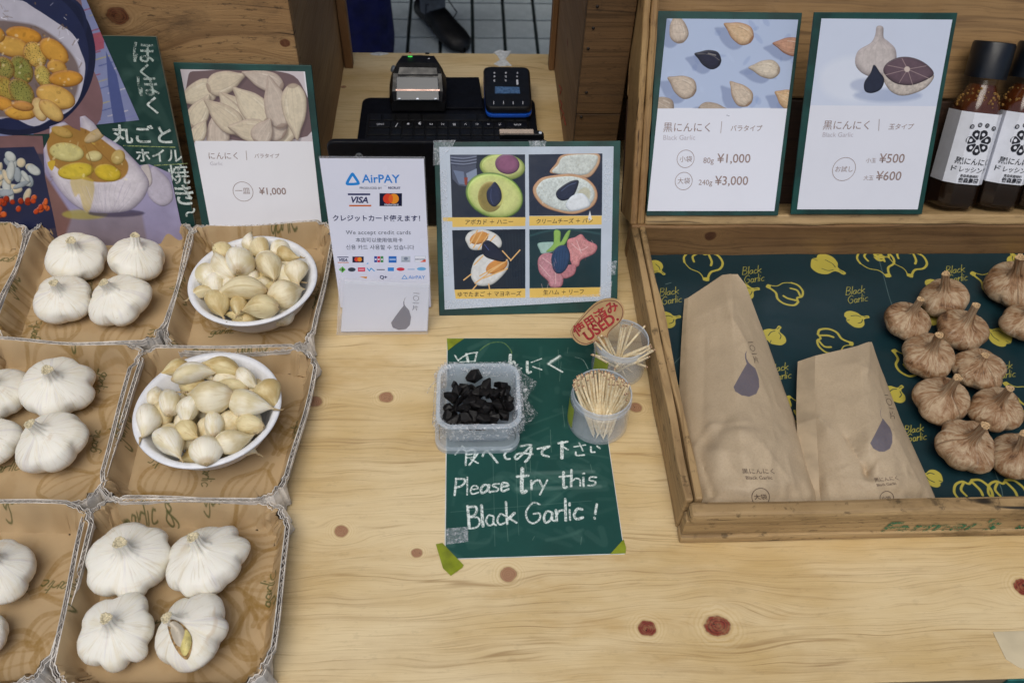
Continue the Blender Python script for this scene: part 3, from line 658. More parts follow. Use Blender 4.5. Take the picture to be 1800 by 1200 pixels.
cbox('back_plank', .0, .545, .0, .134, .0626, .0700, cwd, uc, 5)
cbox('back_plank', .0, .545, .1365, .39, .0626, .0700, cwk, uc, 6)
stainm = chalkmat('orange_stain', '6b3312', .46, 260)

# ================================================================== PRICE BOARDS AND SIGNS
def Z(ox, oy, s): return lambda *p: [(ox + p[i] / s, oy + p[i + 1] / s) for i in range(0, len(p), 2)]
boardgreen = plain('green_board', '0c3f3a', .5, .25, 30, .2, 200)
inkbrown = plain('brown_ink', '94807c', .6, .05, 90, 0); inkgrey = plain('pale_ink', 'b9b4bd', .6, .05, 90, 0)
white_chalk = chalkmat('white_chalk', 'd0dad5', .47, 1500); faint_chalk = chalkmat('faint_chalk', 'aebdb6', .50, 1300); yellow_chalk = chalkmat('yellow_chalk', 'a8b878', .50, 1300)
def sheet_canvas(pl, quad, k, bg):
    P = [pl.px(*q) for q in quad]; xs, vs = [p[0] for p in P], [p[1] for p in P]; x0, x1, v0, v1 = min(xs), max(xs), min(vs), max(vs)
    c = Canvas((x1 - x0) * k, (v1 - v0) * k, bg, lambda u, v: tuple((np.array(pl.px(u, v)) - (x0, v0)) * k)); c.box = (x0, x1, v0, v1); c.k = k; return c
def sheet(name, pl, quad, cv, root, off0, off1, rough=.4, label=None, bump=.15, smooth=0, coat=0.):
    """flat printed sheet of the given outline; its print comes from the canvas"""
    P = [pl.px(*q) for q in quad]
    if smooth: P = [tuple(p) for p in smoothpoly(P, smooth)]
    m = MB(); m.prism(P, pl, off0, off1); x0, x1, v0, v1 = cv.box
    o = mk(name, m, printmat(name + '_print', cv, rough, .4, bump, coat), root, uv=lambda co: np.array([[((Vector(c) - pl.o).dot(pl.U) - x0) / (x1 - x0), ((Vector(c) - pl.o).dot(pl.V) - v0) / (v1 - v0)] for c in co]))
    if label: o['label'] = label
    return o
def slab(name, pl, P, d0, d1, mat, root, bevel=.0006):
    m = MB(); m.prism(P, pl, d0, d1); return mk(name, m, mat, root, bevel=bevel)
def ring(pl, c, r, w, mat, root, off=.0003):
    cx, cy = pl.px(*c); rr = abs(pl.px(c[0] + r, c[1])[0] - cx); ww = w * rr / r; m = MB(); rows = []
    for q in range(49):
        a = 2 * pi * q / 48; rows.append([pl.P(cx + (rr + e) * cos(a), cy + (rr + e) * sin(a), off) for e in (-ww / 2, ww / 2)])
    m.grid(rows); m.f = [f[::-1] for f in m.f]; o = mk('printed_ring', m, mat, root); return o
def clove2d(c, u, v, L, W, rot, col='d8cbb0', edge='8c7868', rad=16, shadow=None, tip=True, **k):
    a = radians(rot); T = lambda P: [(u + x * L * cos(a) + y * W * sin(a), v - x * L * sin(a) + y * W * cos(a)) for x, y in P]
    S = [(.62, .0), (.42, .2), (.15, .42), (-.2, .5), (-.42, .3), (-.5, 0), (-.42, -.3), (-.2, -.48), (.15, -.4), (.42, -.17)] if tip else [(.5, 0), (.35, .35), (0, .5), (-.35, .35), (-.5, 0), (-.35, -.35), (0, -.5), (.35, -.35)]
    if shadow: c.poly([(x + shadow[0], y + shadow[1]) for x, y in T(S)], shadow[2], .55, 4, soft=7)
    c.pillow(T(S), col, edge, rad, 4, **k)
    rr = random.Random(int(u * 7 + v)); 
    for e in (-.3, -.12, .05, .22, .36):
        c.stroke(T([(-.42, e * .55), (-.1, e * 1.05), (.2, e * .8), (.5, e * .15)]), rr.uniform(.8, 1.6), edge if rr.random() < .6 else 'f2eadc', rr.uniform(.18, .4), 5)
    c.poly(T([(-.5, -.14), (-.44, -.2), (-.40, .0), (-.44, .2), (-.5, .14)]), edge, .55, 3, soft=2)
    c.stroke(T([(-.2, .30), (.1, .26)]), 3.2, 'f6f0e4', .30, 3, soft=3)

# --- black garlic loose-clove price board
a1 = math.atan2(.1175, .182); p1 = Plane((.28, .7435, .0655), a1)
root = thing('price_board', 'green edged white price board with scattered cloves photo, nearest the crate stile', 'price board', tuple(p1.P(0, 0)), 'price boards')
bl = p1.px(1368, 379); tr_ = p1.px(1410.7, 22.7)
X0 = .2024 - .28
slab('backing_board', p1, [(X0, bl[1]), (bl[0], bl[1]), (tr_[0], tr_[1]), (X0 + .0015, tr_[1] + .0005)], -.0035, -.0004, boardgreen, root)
quad = [(1138, 371), (1361, 371), (1403, 35), (1172, 33)]
cv = sheet_canvas(p1, quad, 3400, 'dfe2ee')
cv.poly([(1100, 190), (1388, 190), (1420, 25), (1150, 25)], 'b0bfdc')
r_ = random.Random(3)
for q in range(40): cv.poly(cv.ell(r_.uniform(1165, 1400), r_.uniform(35, 190), r_.uniform(2, 14), r_.uniform(2, 6), r_.uniform(0, 180)), ('8197c4', 'b9c8e4')[q % 2], .35, soft=5)
for u, v, L, W, rt, cl, ed in ((1192, 52, 50, 34, 100, 'd2c3b4', '84705f'), (1300, 58, 52, 38, 150, 'd6b894', '8a5a3a'), (1246, 104, 44, 34, 160, '25263c', '0c0c18'), (1388, 82, 50, 34, 170, 'c89a80', '7c4c38'),
                              (1346, 122, 50, 34, 175, 'd8ccba', '8c7a68'), (1200, 152, 50, 40, 150, 'cdbdac', '7b6656'), (1302, 166, 48, 36, 130, 'd0c0ae', '86684c'), (1383, 174, 40, 36, 150, 'd8b890', '8a6440'), (1165, 186, 40, 34, 150, 'b8a898', '75655a'), (1252, 194, 50, 30, 0, 'b8a898', '75655a')):
    clove2d(cv, u, v, L, W, rt, cl, ed, 22, (-16, 8, '6a78a0'), ridge=.12)
    if v < 180: cv.stroke([(u - 16, v - 6), (u, v - 9), (u + 14, v - 2)], 1.2, ed, .5, 4); cv.stroke([(u - 12, v + 4), (u + 2, v + 6), (u + 13, v + 4)], 1.2, ed, .4, 4)
cv.poly([(1100, 191), (1400, 191), (1400, 420), (1100, 420)], 'dfe2ee')
for q in ((1278, 203), (1281, 204)): cv.poly(cv.ell(*q, 1, .7), '555a70')
sheet('printed_sheet', p1, quad, cv, root, -.0003, .0002)
z = Z(1100, 0, 3); tx = lambda s, x0, y0, x1, y1, mt=inkbrown, **k: text(s, p1, z(x0, y0)[0], z(x1, y1)[0], mt, root, off=.0004, **k)
tx('黒にんにく', 197, 692, 443, 692); tx('Black Garlic', 197, 738, 365, 738, inkgrey); tx('バラタイプ', 552, 690, 718, 690, bold=.005)
tx('小袋', 283, 852, 348, 852); tx('80g', 408, 860, 463, 860); tx('¥1,000', 480, 858, 655, 858, bold=.008); tx('大袋', 272, 967, 338, 967); tx('240g', 383, 975, 455, 975); tx('¥3,000', 468, 975, 643, 975, bold=.008)
def bar(pl, a, b, w, mat, root, off=.0004):
    A, B = Vector(pl.px(*a)), Vector(pl.px(*b)); d = (B - A).normalized(); n = Vector((-d.y, d.x)) * w / 2
    m = MB(); m.add([pl.P(*(A - n), off), pl.P(*(B - n), off), pl.P(*(B + n), off), pl.P(*(A + n), off)], [(0, 1, 2, 3)]); return mk('printed_bar', m, mat, root)
bar(p1, *z(500, 703, 506, 640), .0006, inkbrown, root); ring(p1, z(315, 838)[0], 15, .9, inkbrown, root, .0004); ring(p1, z(305, 955)[0], 15, .9, inkbrown, root, .0004)

# --- whole black garlic price board
a2 = math.atan2(.092, .2015); p2 = Plane((.44, .7405, .0645), a2)
root = thing('price_board', 'green edged white price board with whole and halved bulb photo, beside the sauce bottles', 'price board', tuple(p2.P(0, 0)), 'price boards')
slab('backing_board', p2, [p2.px(*q) for q in ((1390, 377), (1621, 377), (1684, 23), (1432, 22))], -.0035, -.0004, boardgreen, root)
quad = [(1401, 368), (1613, 368), (1674, 35), (1444, 33)]
cv = sheet_canvas(p2, quad, 3400, 'dfe2ee'); cv.poly([(1380, 185), (1660, 187), (1690, 20), (1430, 20)], 'cdd6ea')
cv.poly(cv.ell(1500, 140, 60, 40), 'dfe5f2', .6, soft=30); cv.poly(cv.ell(1560, 168, 60, 12), '9aa8c8', .7, soft=14); cv.poly(cv.ell(1520, 150, 26, 12), '8896ba', .5, soft=12)
cv.pillow([(1541, 47), (1538, 62), (1530, 76), (1508, 90), (1503, 112), (1514, 128), (1535, 136), (1560, 132), (1574, 114), (1574, 88), (1562, 74), (1553, 66), (1552, 48)], 'cfc6c4', '8f8588', 30, ridge=.08)
for q in (-22, -12, -2, 10, 20): cv.stroke([(1546, 70), (1541 + q, 90), (1541 + q * 1.1, 125)], 1.1, '9c9294', .45, 4)
cv.pillow([(1553, 128), (1560, 155), (1580, 168), (1605, 165), (1630, 152), (1640, 130), (1600, 120)], 'c6bcb4', '847870', 14, ridge=.2)
cv.pillow([(1553, 128), (1558, 112), (1580, 101), (1605, 102), (1628, 113), (1641, 130), (1625, 142), (1600, 150), (1572, 146)], '6a5660', '2f232c', 16)
for q in ((1560, 115), (1585, 103), (1628, 116), (1632, 138), (1580, 146), (1604, 150), (1556, 132)): cv.stroke([(1595, 122), q], 1.8, 'b8a2a0', .8)
cv.poly(cv.ell(1594, 122, 5, 5), 'cbbcb4', 1, soft=2)
cv.pillow([(1536, 114), (1530, 128), (1519, 145), (1520, 160), (1532, 164), (1548, 157), (1554, 140), (1546, 127)], '2b3044', '10131f', 12)
sheet('printed_sheet', p2, quad, cv, root, -.0003, .0002)
z = Z(1400, 0, 3); tx = lambda s, x0, y0, x1, y1, mt=inkbrown, **k: text(s, p2, z(x0, y0)[0], z(x1, y1)[0], mt, root, off=.0004, **k)
tx('黒にんにく', 138, 680, 380, 680); tx('Black Garlic', 136, 722, 297, 722, inkgrey); tx('玉タイプ', 483, 681, 615, 681, bold=.005, shear=.1)
tx('お試し', 203, 904, 295, 904); tx('小玉', 365, 856, 417, 856); tx('¥500', 432, 858, 565, 858, bold=.008); tx('大玉', 352, 948, 403, 948); tx('¥600', 415, 950, 548, 950, bold=.008)
bar(p2, *z(433, 690, 436, 628), .0006, inkbrown, root); ring(p2, z(250, 892)[0], 20, .9, inkbrown, root, .0004)

# --- loose garlic price board on the left
p3 = Plane((-.24, .7565, .0005), radians(25)); 
root = thing('price_board', 'green edged white price board with a photo of piled pale cloves, leaning on left box', 'price board', tuple(p3.P(0, 0)), 'price boards')
def ext(pl, a, b, v):      # continue edge a->b (photo) down to plane height v
    A, B = pl.px(*a), pl.px(*b); t_ = (v - A[1]) / (B[1] - A[1]); return (A[0] + (B[0] - A[0]) * t_, v)
slab('backing_board', p3, [ext(p3, (304, 110), (355, 400), .001), ext(p3, (547, 115), (576, 388), .001), p3.px(547, 115), p3.px(304, 110)], -.0035, -.0004, boardgreen, root)
quad = [(369, 398), (565, 388), (536, 126), (317, 122)]
b0 = ext(p3, (317, 122), (369, 398), .005); b1 = ext(p3, (536, 126), (565, 388), .005)
cv = sheet_canvas(p3, [(340, 420), (590, 420), (536, 110), (300, 110)], 3200, 'e4e4ea')
cv.poly([(343, 248), (549, 249), (530, 100), (290, 100)], 'c9c0c4')
cv.poly([(330, 140), (345, 235), (540, 240), (530, 150), (480, 125), (360, 125)], '6e5a5c', 1, 5)
for q, (u, v, L, W, rt) in enumerate(((350, 165, 70, 46, 200), (395, 145, 66, 44, 20), (465, 142, 70, 36, 160), (350, 198, 60, 40, 60), (405, 190, 50, 50, 120), (383, 230, 70, 42, 90), (410, 205, 80, 40, 120), (500, 232, 66, 44, 40), (480, 225, 50, 44, 150),
                                     (443, 188, 78, 50, 135), (395, 206, 78, 44, 140), (485, 184, 86, 46, 105), (518, 192, 90, 46, 275), (440, 230, 66, 44, 170), (462, 232, 44, 40, 60), (350, 232, 40, 30, 60))):
    clove2d(cv, u, v, L, W, rt, ('dccfb6', 'd4c6ae', 'cbbcae')[q % 3], '8f7a6e', 16, (3, 4, '4c3c40'), ridge=.06)
cv.poly([(343, 248), (552, 249), (600, 430), (360, 430)], 'e4e4ea')
x0, x1, v0, v1 = cv.box
def sheet2(name, pl, P, cv, root, off0, off1, **k):
    m = MB(); m.prism(P, pl, off0, off1); x0, x1, v0, v1 = cv.box
    return mk(name, m, printmat(name + '_print', cv, k.get('rough', .4), .4, k.get('bump', .15)), root, uv=lambda co: np.array([[((Vector(c) - pl.o).dot(pl.U) - x0) / (x1 - x0), ((Vector(c) - pl.o).dot(pl.V) - v0) / (v1 - v0)] for c in co]))
sheet2('printed_sheet', p3, [b0, b1, p3.px(536, 126), p3.px(317, 122)], cv, root, -.0003, .0002)
z = Z(300, 0, 3); tx = lambda s, x0, y0, x1, y1, mt=inkbrown, **k: text(s, p3, z(x0, y0)[0], z(x1, y1)[0], mt, root, off=.0004, **k)
tx('にんにく', 203, 837, 355, 837); tx('Garlic', 210, 872, 275, 872, inkgrey); tx('バラタイプ', 443, 832, 575, 832, shear=.1, bold=.004); tx('一皿', 343, 1020, 420, 1020); tx('¥1,000', 468, 1025, 610, 1025, bold=.015)
bar(p3, *z(402, 845, 398, 795), .0006, inkbrown, root); ring(p3, z(382, 1010)[0], 17.5, .9, inkbrown, root, .0004)

# --- hand written recipe chalkboard with cut-out food prints
p4 = Plane((-.42, .7635, .0005), radians(15)); z = Z(0, 0, 3)
root = thing('recipe_chalkboard', 'dark green chalkboard with white Japanese chalk writing and cut-out food prints, at far left', 'chalkboard', tuple(p4.P(0, 0)))
tl = p4.px(190, 62); tr_ = p4.px(275, 65)
cv = Canvas(.34 * 2600, .26 * 2600, '0d3530', lambda u, v: tuple((np.array(p4.px(u, v)) - (-.20, -.01)) * 2600)); cv.box = (-.20, -.20 + .34, -.01, .25)
for q in range(26):
    u, v = random.uniform(215, 330), random.uniform(80, 395); cv.stroke([(u, v), (u + random.uniform(-30, 30), v + random.uniform(10, 60)), (u + random.uniform(-20, 40), v + random.uniform(20, 70))], random.uniform(6, 22), '5d7f74', .10, 5, soft=9)
brd = [ext(p4, (275, 65), (345, 402), .001), tr_, (tl[0] - .20, tl[1] + .001), (tl[0] - .20, .001)][::-1]
slab('backing_board', p4, brd, -.0035, -.0004, plain('board_edge', '6f6a58', .8), root)
sheet2('chalk_surface', p4, [(x - .0006 if i in (2, 3) else x, y) for i, (x, y) in enumerate(brd)], cv, root, -.0003, .0001, rough=.6)
# skillet print
q1_ = [(-60, -40), (138, -40), (152, 0), (245, 211), (170, 219), (150, 232), (60, 236), (-60, 242)]
cv = sheet_canvas(p4, q1_, 2800, '7f86ad')
for q in range(26):
    u = 150 + (q % 5) * 16; v = 20 + q * 8; cv.stroke([(u - 8, v), (u + 26, v - 10)], 4, ('8d3a4c', 'a8a060', '3f4f8a', 'c8c2c8', '7a7ab0')[q % 5], .7, chalk=.4, seed=q)
cv.poly([(160, 60), (182, 55), (183, 85), (163, 92)], 'a04a58', .9, soft=3); cv.poly([(186, 90), (205, 130), (222, 215), (200, 217), (190, 150)], '4a5588', 1, soft=2)
cv.poly([(60, -40), (130, -40), (150, 60), (160, 110), (175, 150), (180, 190), (160, 225), (60, 240)], '7a5c60', 1, 4)
cv.poly(cv.ell(30, 98, 138, 140, 0, 40), '141a38', 1, 3); cv.stroke([(112, -10), (140, 10), (150, 40), (146, 66)], 9, '1a2142', 1, 5); cv.stroke([(95, 0), (118, 14), (128, 44)], 4, 'a9b8d8', .8, 5)
cv.poly(cv.ell(28, 100, 128, 128, 0, 40), '20274a', 1, 3)
cv.poly([(-40, 10), (30, 0), (60, 14), (100, 40), (128, 60), (142, 90), (150, 120), (140, 170), (120, 196), (95, 206), (60, 222), (20, 206), (-40, 200)], 'b9b6c4', 1, 4)
for q in range(170):
    u, v = random.uniform(-30, 150), random.uniform(-5, 220)
    if (u - 28) ** 2 / 118 ** 2 + (v - 100) ** 2 / 112 ** 2 < 1: cv.stroke([(u, v), (u + random.uniform(-10, 10), v + random.uniform(-9, 9))], random.uniform(1.5, 4), ('d6d4e4', '8a7c78', '9d9cb4', 'eceaf6', '75604c')[q % 5], .6)
cv.poly([(-40, 50), (40, 40), (90, 60), (130, 100), (140, 140), (120, 190), (60, 205), (-40, 190)], '5f4430', .8, 5, soft=8)
for q, (u, v, a, b, rt, c) in enumerate(((42, 62, 32, 15, 12, 'd99a38'), (20, 82, 34, 18, 15, 'd8a850'), (62, 96, 25, 19, 55, 'd9b45c'), (95, 90, 30, 18, 40, 'dca344'), (38, 122, 27, 19, 60, '8f9048'), (8, 120, 22, 17, 60, '98904a'), (76, 134, 22, 14, 65, 'cdb860'), (100, 118, 18, 13, 20, 'dcaa50'),
        (116, 138, 30, 15, 0, 'd99c3c'), (10, 155, 28, 17, 40, 'b49c48'), (38, 162, 28, 19, 50, '97944a'), (98, 170, 36, 20, 20, 'dcb05c'), (4, 182, 24, 12, 20, 'd89c40'), (36, 198, 28, 13, 5, 'dca848'), (70, 192, 22, 13, 70, 'e4c98c'), (90, 194, 26, 14, 40, 'e0bc70'), (40, 186, 20, 9, 10, 'd09850'), (-20, 60, 30, 18, 10, 'd8a040'), (-22, 110, 25, 20, 30, 'd8a850'), (-25, 165, 25, 18, 10, 'b09838'))):
    cv.pillow(cv.ell(u, v, a, b, rt, 14), c, '8a5420', 20, 2, spots=.32 if c in ('8f9048', '98904a', '97944a', 'b49c48', 'd9b45c', 'cdb860') else 0, spotcol='2f3c18', seed=q)
for q in range(150):
    u, v = random.uniform(-40, 145), random.uniform(45, 210)
    if (u - 40) ** 2 / 95 ** 2 + (v - 130) ** 2 / 78 ** 2 < 1: cv.poly(cv.ell(u, v, random.uniform(1, 5), random.uniform(.8, 3), random.uniform(0, 180), 8), ('fff0c0', '8a4c14', 'f0c060', '5a3a14')[q % 4], random.uniform(.15, .5), soft=2.5)
cv.mottle(.16, 40, 5); sheet('food_print', p4, q1_, cv, root, .0002, .0007, label='print of herbed potatoes in a foil lined skillet', rough=.35)
# small side print
q2_ = [(-60, 236), (75, 239), (82, 305), (106, 388), (100, 430), (-60, 430)]
cv = sheet_canvas(p4, q2_, 2800, '3f3a4c'); cv.poly([(-60, 230), (75, 232), (80, 270), (-60, 270)], '7a5a5c', 1, soft=8); cv.poly([(-60, 262), (60, 258), (75, 290), (100, 400), (-60, 420)], '252a48', 1, 0)
for q in range(34): cv.pillow(cv.ell(random.uniform(-40, 60), random.uniform(275, 345), random.uniform(8, 18), random.uniform(4, 9), random.uniform(0, 180), 10), ('c8ccc8', 'a4adb4', 'd8c8a8')[q % 3], '6f7c84', 9, 2)
for q in range(34): cv.pillow(cv.ell(random.uniform(-40, 84), random.uniform(345, 378), random.uniform(5, 8), random.uniform(4, 6), random.uniform(0, 180), 9), ('c8481c', 'd8642c', 'a83414')[q % 3], '5a1408', 7, 2, hi=1.2)
cv.mottle(.16, 40, 5); sheet('food_print', p4, q2_, cv, root, .0002, .0006, label='print of sliced onion and red beans in a dark dish', rough=.35)
# halved garlic cut-out
q3_ = [(105, 430), (96, 384), (80, 310), (77, 262), (88, 240), (88, 222), (113, 213), (128, 224), (142, 230), (141, 205), (150, 203), (166, 216), (180, 236), (215, 258), (246, 290), (262, 288), (282, 296), (300, 304), (320, 400), (326, 430)]
cv = sheet_canvas(p4, q3_, 2800, '9a94b4'); cv.poly([(70, 290), (130, 380), (130, 440), (70, 440)], '7c5c58', 1, soft=10); cv.poly([(130, 372), (250, 372), (260, 430), (110, 430)], '8a7f8c', 1, soft=10); cv.poly(cv.ell(150, 376, 40, 9), 'a89c50', .8, soft=8); cv.poly(cv.ell(205, 374, 50, 7), '3c3450', .8, soft=6)
cv.pillow([(282, 300), (300, 320), (304, 350), (285, 362), (262, 345), (258, 310), (268, 292)], 'c3bccc', '857c90', 14); cv.pillow([(250, 290), (262, 290), (268, 320), (255, 330), (246, 305)], 'cfc6c4', '8b8090', 8)
cv.pillow([(80, 245), (88, 225), (113, 214), (128, 226), (142, 232), (141, 205), (150, 203), (168, 218), (182, 238), (218, 262), (246, 292), (262, 318), (258, 338), (246, 356), (225, 370), (180, 374), (145, 368), (115, 345), (88, 305), (78, 265)], 'ddd6de', '8a8098', 34)
for q in range(12): cv.stroke([(110 + q * 11, 310 + abs(q - 6) * 2), (120 + q * 9, 340), (140 + q * 7, 366)], 1.6, '9f96ac', .35, 5)
cv.poly([(84, 242), (112, 220), (150, 226), (190, 252), (225, 285), (214, 314), (160, 318), (95, 290)], 'a2793c', 1, 5, soft=4); cv.poly([(84, 285), (98, 282), (92, 300)], 'c9a83c', 1, 3)
for u, v, a, b, rt, c in ((118, 267, 31, 17, 8, 'd9cf8c'), (166, 274, 15, 10, 0, 'dccf94'), (208, 276, 12, 14, 30, 'd2b874'), (134, 300, 32, 15, -6, 'd8c040'), (190, 303, 24, 15, 14, 'd9bc38'), (110, 232, 20, 9, 20, 'c8a45c'), (168, 238, 22, 10, -30, 'cbb48c')): cv.pillow(cv.ell(u, v, a, b, rt, 14), c, '8f6f20', 15, 2)
cv.stroke([(150, 255), (162, 290), (160, 312)], 3, '8d6d34', .8, 4); cv.stroke([(160, 250), (200, 290), (214, 300)], 3, '8a6030', .8, 4); cv.poly([(125, 312), (165, 316), (160, 366), (148, 368), (140, 340), (132, 345)], 'c9b04c', .65, 3, soft=5)
for q in range(60):
    u, v = random.uniform(90, 225), random.uniform(225, 318); cv.poly(cv.ell(u, v, random.uniform(1, 5), random.uniform(.8, 2.5), random.uniform(0, 180), 8), ('fff4b8', '8a5a20', 'e8cc60', '6a4418')[q % 4], random.uniform(.12, .4), soft=2.5)
for q in range(34):
    a = random.uniform(0, 1); cv.stroke([(100 + 150 * a, 318 + 10 * sin(a * 3)), (118 + 118 * a, 345), (150 + 60 * a, 372)], random.uniform(.8, 1.6), ('8f86a0', 'e8e2f0', 'a89cb8')[q % 3], .22, 5)
cv.mottle(.16, 40, 5); sheet('food_print', p4, q3_, cv, root, .0008, .0013, label='cut-out print of a roasted garlic bulb sliced open', rough=.35)
tx = lambda s, x0, y0, x1, y1, mt=white_chalk, **k: text(s, p4, z(x0, y0)[0], z(x1, y1)[0], mt, root, off=.0005, **k)
tx('ほ', 705, 320, 820, 330, faint_chalk, bold=.012, shear=.15); tx('く', 745, 415, 800, 418, faint_chalk, bold=.012); tx('ほ', 735, 500, 845, 502, faint_chalk, bold=.012); tx('く', 780, 590, 838, 594, white_chalk, bold=.012)
tx('丸ごと', 592, 745, 915, 752, bold=.02, shear=.12); tx('ホイル', 722, 848, 965, 850, bold=.016, shear=.1); tx('焼', 890, 962, 1008, 958, bold=.01, shear=.1); tx('き', 935, 1072, 1032, 1072, bold=.016); tx('〜', 1000, 1160, 1052, 1120, bold=.02)
bar(p4, *z(650, 768, 925, 776), .0009, yellow_chalk, root, .0005); bar(p4, *z(815, 872, 988, 862), .0009, yellow_chalk, root, .0005)

# --- food pairing card in front of the laptop
LB = math.atan2(.111, .155); p5 = Plane((.064, .6485, .0005), LB); z = Z(750, 230, 3.53)
root = thing('food_card', 'square green card with four food photos, leaning on the laptop', 'card', tuple(p5.P(0, 0)))
slab('backing_board', p5, [p5.px(*q) for q in ((772, 556), (1085, 547.5), (1091, 247.6), (763, 250))], -.0035, -.0004, boardgreen, root)
quad = z(112, 1108, 1142, 1050, 1160, 97, 78, 100)
cv = sheet_canvas(p5, quad, 4200, 'b9c4d2'); navyb = '1d2a3e'
for q, Q in enumerate((z(145, 150, 610, 148, 612, 537, 158, 538), z(632, 148, 1090, 142, 1087, 525, 636, 528), z(158, 617, 612, 610, 612, 978, 172, 985), z(636, 612, 1082, 606, 1078, 970, 638, 977))):
    cv.poly(Q, ('1f2838', '232c3e', '141f2c', '163238')[q])
pz = lambda *p: z(*p)
def ze(x, y, a, b, rot=0): return [z(px_, py_)[0] for px_, py_ in Canvas.ell(None, x, y, a, b, rot)]
# honey jar, avocado
cv.poly(pz(148, 155, 310, 150, 305, 260, 245, 345, 200, 340, 160, 300), '4b5266', 1); 
for q in range(6): cv.stroke(pz(150, 165 + q * 9, 230, 172 + q * 9, 308, 160 + q * 9), 3, ('8a93ac', '2c3448')[q % 2], .9, 4)
cv.poly(pz(165, 245, 230, 255, 240, 335, 200, 330), '6e7c98', .9); cv.poly(pz(245, 265, 310, 235, 312, 275, 255, 320), '8794ac', .9); cv.poly(pz(232, 290, 255, 290, 250, 340, 236, 335), '8c3a20', .9)
clip = lambda P: P
cv.pillow(ze(470, 225, 142, 84, 5), 'b9c46c', '3c5c28', 30); cv.pillow(ze(470, 222, 128, 72, 5), 'cbd08a', 'a4b860', 30); cv.pillow(ze(500, 208, 76, 62, 10), '8c5878', '4a2c4a', 26, hi=.6)
cv.poly(pz(330, 60, 620, 60, 620, 147, 330, 149), 'b9c4d2')
cv.pillow(ze(420, 402, 182, 138, 18), '8fae58', '31501f', 24); cv.pillow(ze(422, 402, 172, 128, 18), 'cfd68c', '9dba5a', 34); cv.pillow(ze(395, 410, 78, 95, 0), '8e8048', 'a89c58', 20); cv.poly(ze(440, 400, 40, 66, -10), 'c6c878', .75, soft=8)
cv.pillow(pz(425, 318, 460, 370, 462, 430, 420, 472, 380, 440, 372, 380, 400, 340), '2c3450', '0b0e18', 16); cv.stroke(pz(400, 360, 398, 420, 412, 455), 2, '56628c', .7, 4)
cv.poly(pz(100, 538, 620, 537, 620, 560, 100, 562), 'd9b85e'); cv.poly(pz(612, 140, 632, 140, 636, 600, 614, 600), 'b9c4d2')
# bread
cv.pillow(pz(765, 262, 800, 205, 850, 148, 1050, 140, 1075, 190, 1040, 260, 1000, 292, 960, 288, 880, 270), 'c8a888', '8a5030', 9); cv.pillow(pz(785, 262, 815, 212, 860, 158, 1040, 150, 1058, 190, 1020, 250, 960, 276), 'ccd3cf', 'b9bfba', 14, ridge=.15)
cv.pillow(pz(658, 360, 680, 320, 720, 290, 800, 275, 900, 268, 985, 292, 1040, 340, 1060, 400, 1040, 460, 980, 500, 900, 518, 800, 500, 720, 468, 670, 410), 'c8a482', '8a4c2c', 9); cv.pillow(pz(680, 362, 705, 322, 740, 300, 810, 288, 900, 284, 975, 304, 1025, 345, 1042, 400, 1020, 450, 970, 485, 890, 502, 800, 484, 730, 450, 690, 405), 'cfd8d6', 'bcc4c0', 18, ridge=.16)
cv.poly(ze(975, 400, 40, 50, 20), 'b3ac88', .6, soft=8); cv.pillow(pz(802, 385, 830, 352, 890, 315, 940, 308, 935, 350, 905, 410, 850, 435, 812, 420), '283048', '0c101c', 16)
cv.pillow(pz(865, 450, 900, 405, 960, 388, 1000, 420, 1014, 465, 960, 490, 900, 500, 870, 480), 'e2e8ee', 'a8b4c0', 14)
rb_ = random.Random(2)
for q in range(220):
    x_, y_ = rb_.uniform(690, 1060), rb_.uniform(150, 500)
    if ((x_ - 860) / 175) ** 2 + ((y_ - 392) / 100) ** 2 < 1 or ((x_ - 930) / 105) ** 2 + ((y_ - 212) / 55) ** 2 < 1: cv.poly(ze(x_, y_, rb_.uniform(2, 7), rb_.uniform(1.5, 4), rb_.uniform(0, 180)), ('9aa49c', 'e4e8e2', 'a8a48c')[q % 3], .4, soft=1.5)
cv.pillow(pz(802, 385, 830, 352, 890, 315, 940, 308, 935, 350, 905, 410, 850, 435, 812, 420), '283048', '0c101c', 16); cv.stroke(pz(835, 375, 880, 340, 925, 325), 2.5, '5a6a90', .7, 4)
cv.pillow(pz(865, 450, 900, 405, 960, 388, 1000, 420, 1014, 465, 960, 490, 900, 500, 870, 480), 'e2e8ee', 'a8b4c0', 14)
cv.poly(pz(760, 100, 1110, 100, 1110, 141, 760, 146), 'b9c4d2'); cv.poly(pz(1090, 120, 1110, 120, 1110, 520, 1087, 525), 'b9c4d2')
# eggs
for q in range(8): cv.stroke(pz(470 + q * 20, 640, 500 + q * 16, 960), 5, '22323e', .35, soft=4)
cv.pillow(pz(240, 665, 270, 625, 350, 612, 430, 640, 465, 685, 455, 725, 400, 720, 330, 740, 275, 735, 250, 700), 'dcdcda', '8f948e', 14); cv.pillow(ze(325, 665, 60, 36, -20), 'd2954c', 'a86c30', 16)
cv.pillow(pz(275, 870, 300, 800, 350, 765, 420, 770, 500, 800, 505, 850, 460, 910, 400, 955, 320, 960, 280, 920), 'dedfde', '8f948e', 16); cv.pillow(ze(435, 840, 72, 40, -25), 'd2914a', 'a46628', 16)
for P in ((270, 700, 315, 618), (290, 725, 345, 625), (320, 735, 385, 640), (352, 735, 425, 650), (300, 945, 500, 800), (330, 900, 470, 820), (295, 830, 350, 775), (230, 925, 275, 890), (285, 985, 310, 955), (390, 985, 385, 950), (470, 745, 520, 800), (520, 805, 578, 740), (350, 915, 500, 855)): cv.stroke(pz(*P), 3.6 * 1.6, 'dcb074', 1)
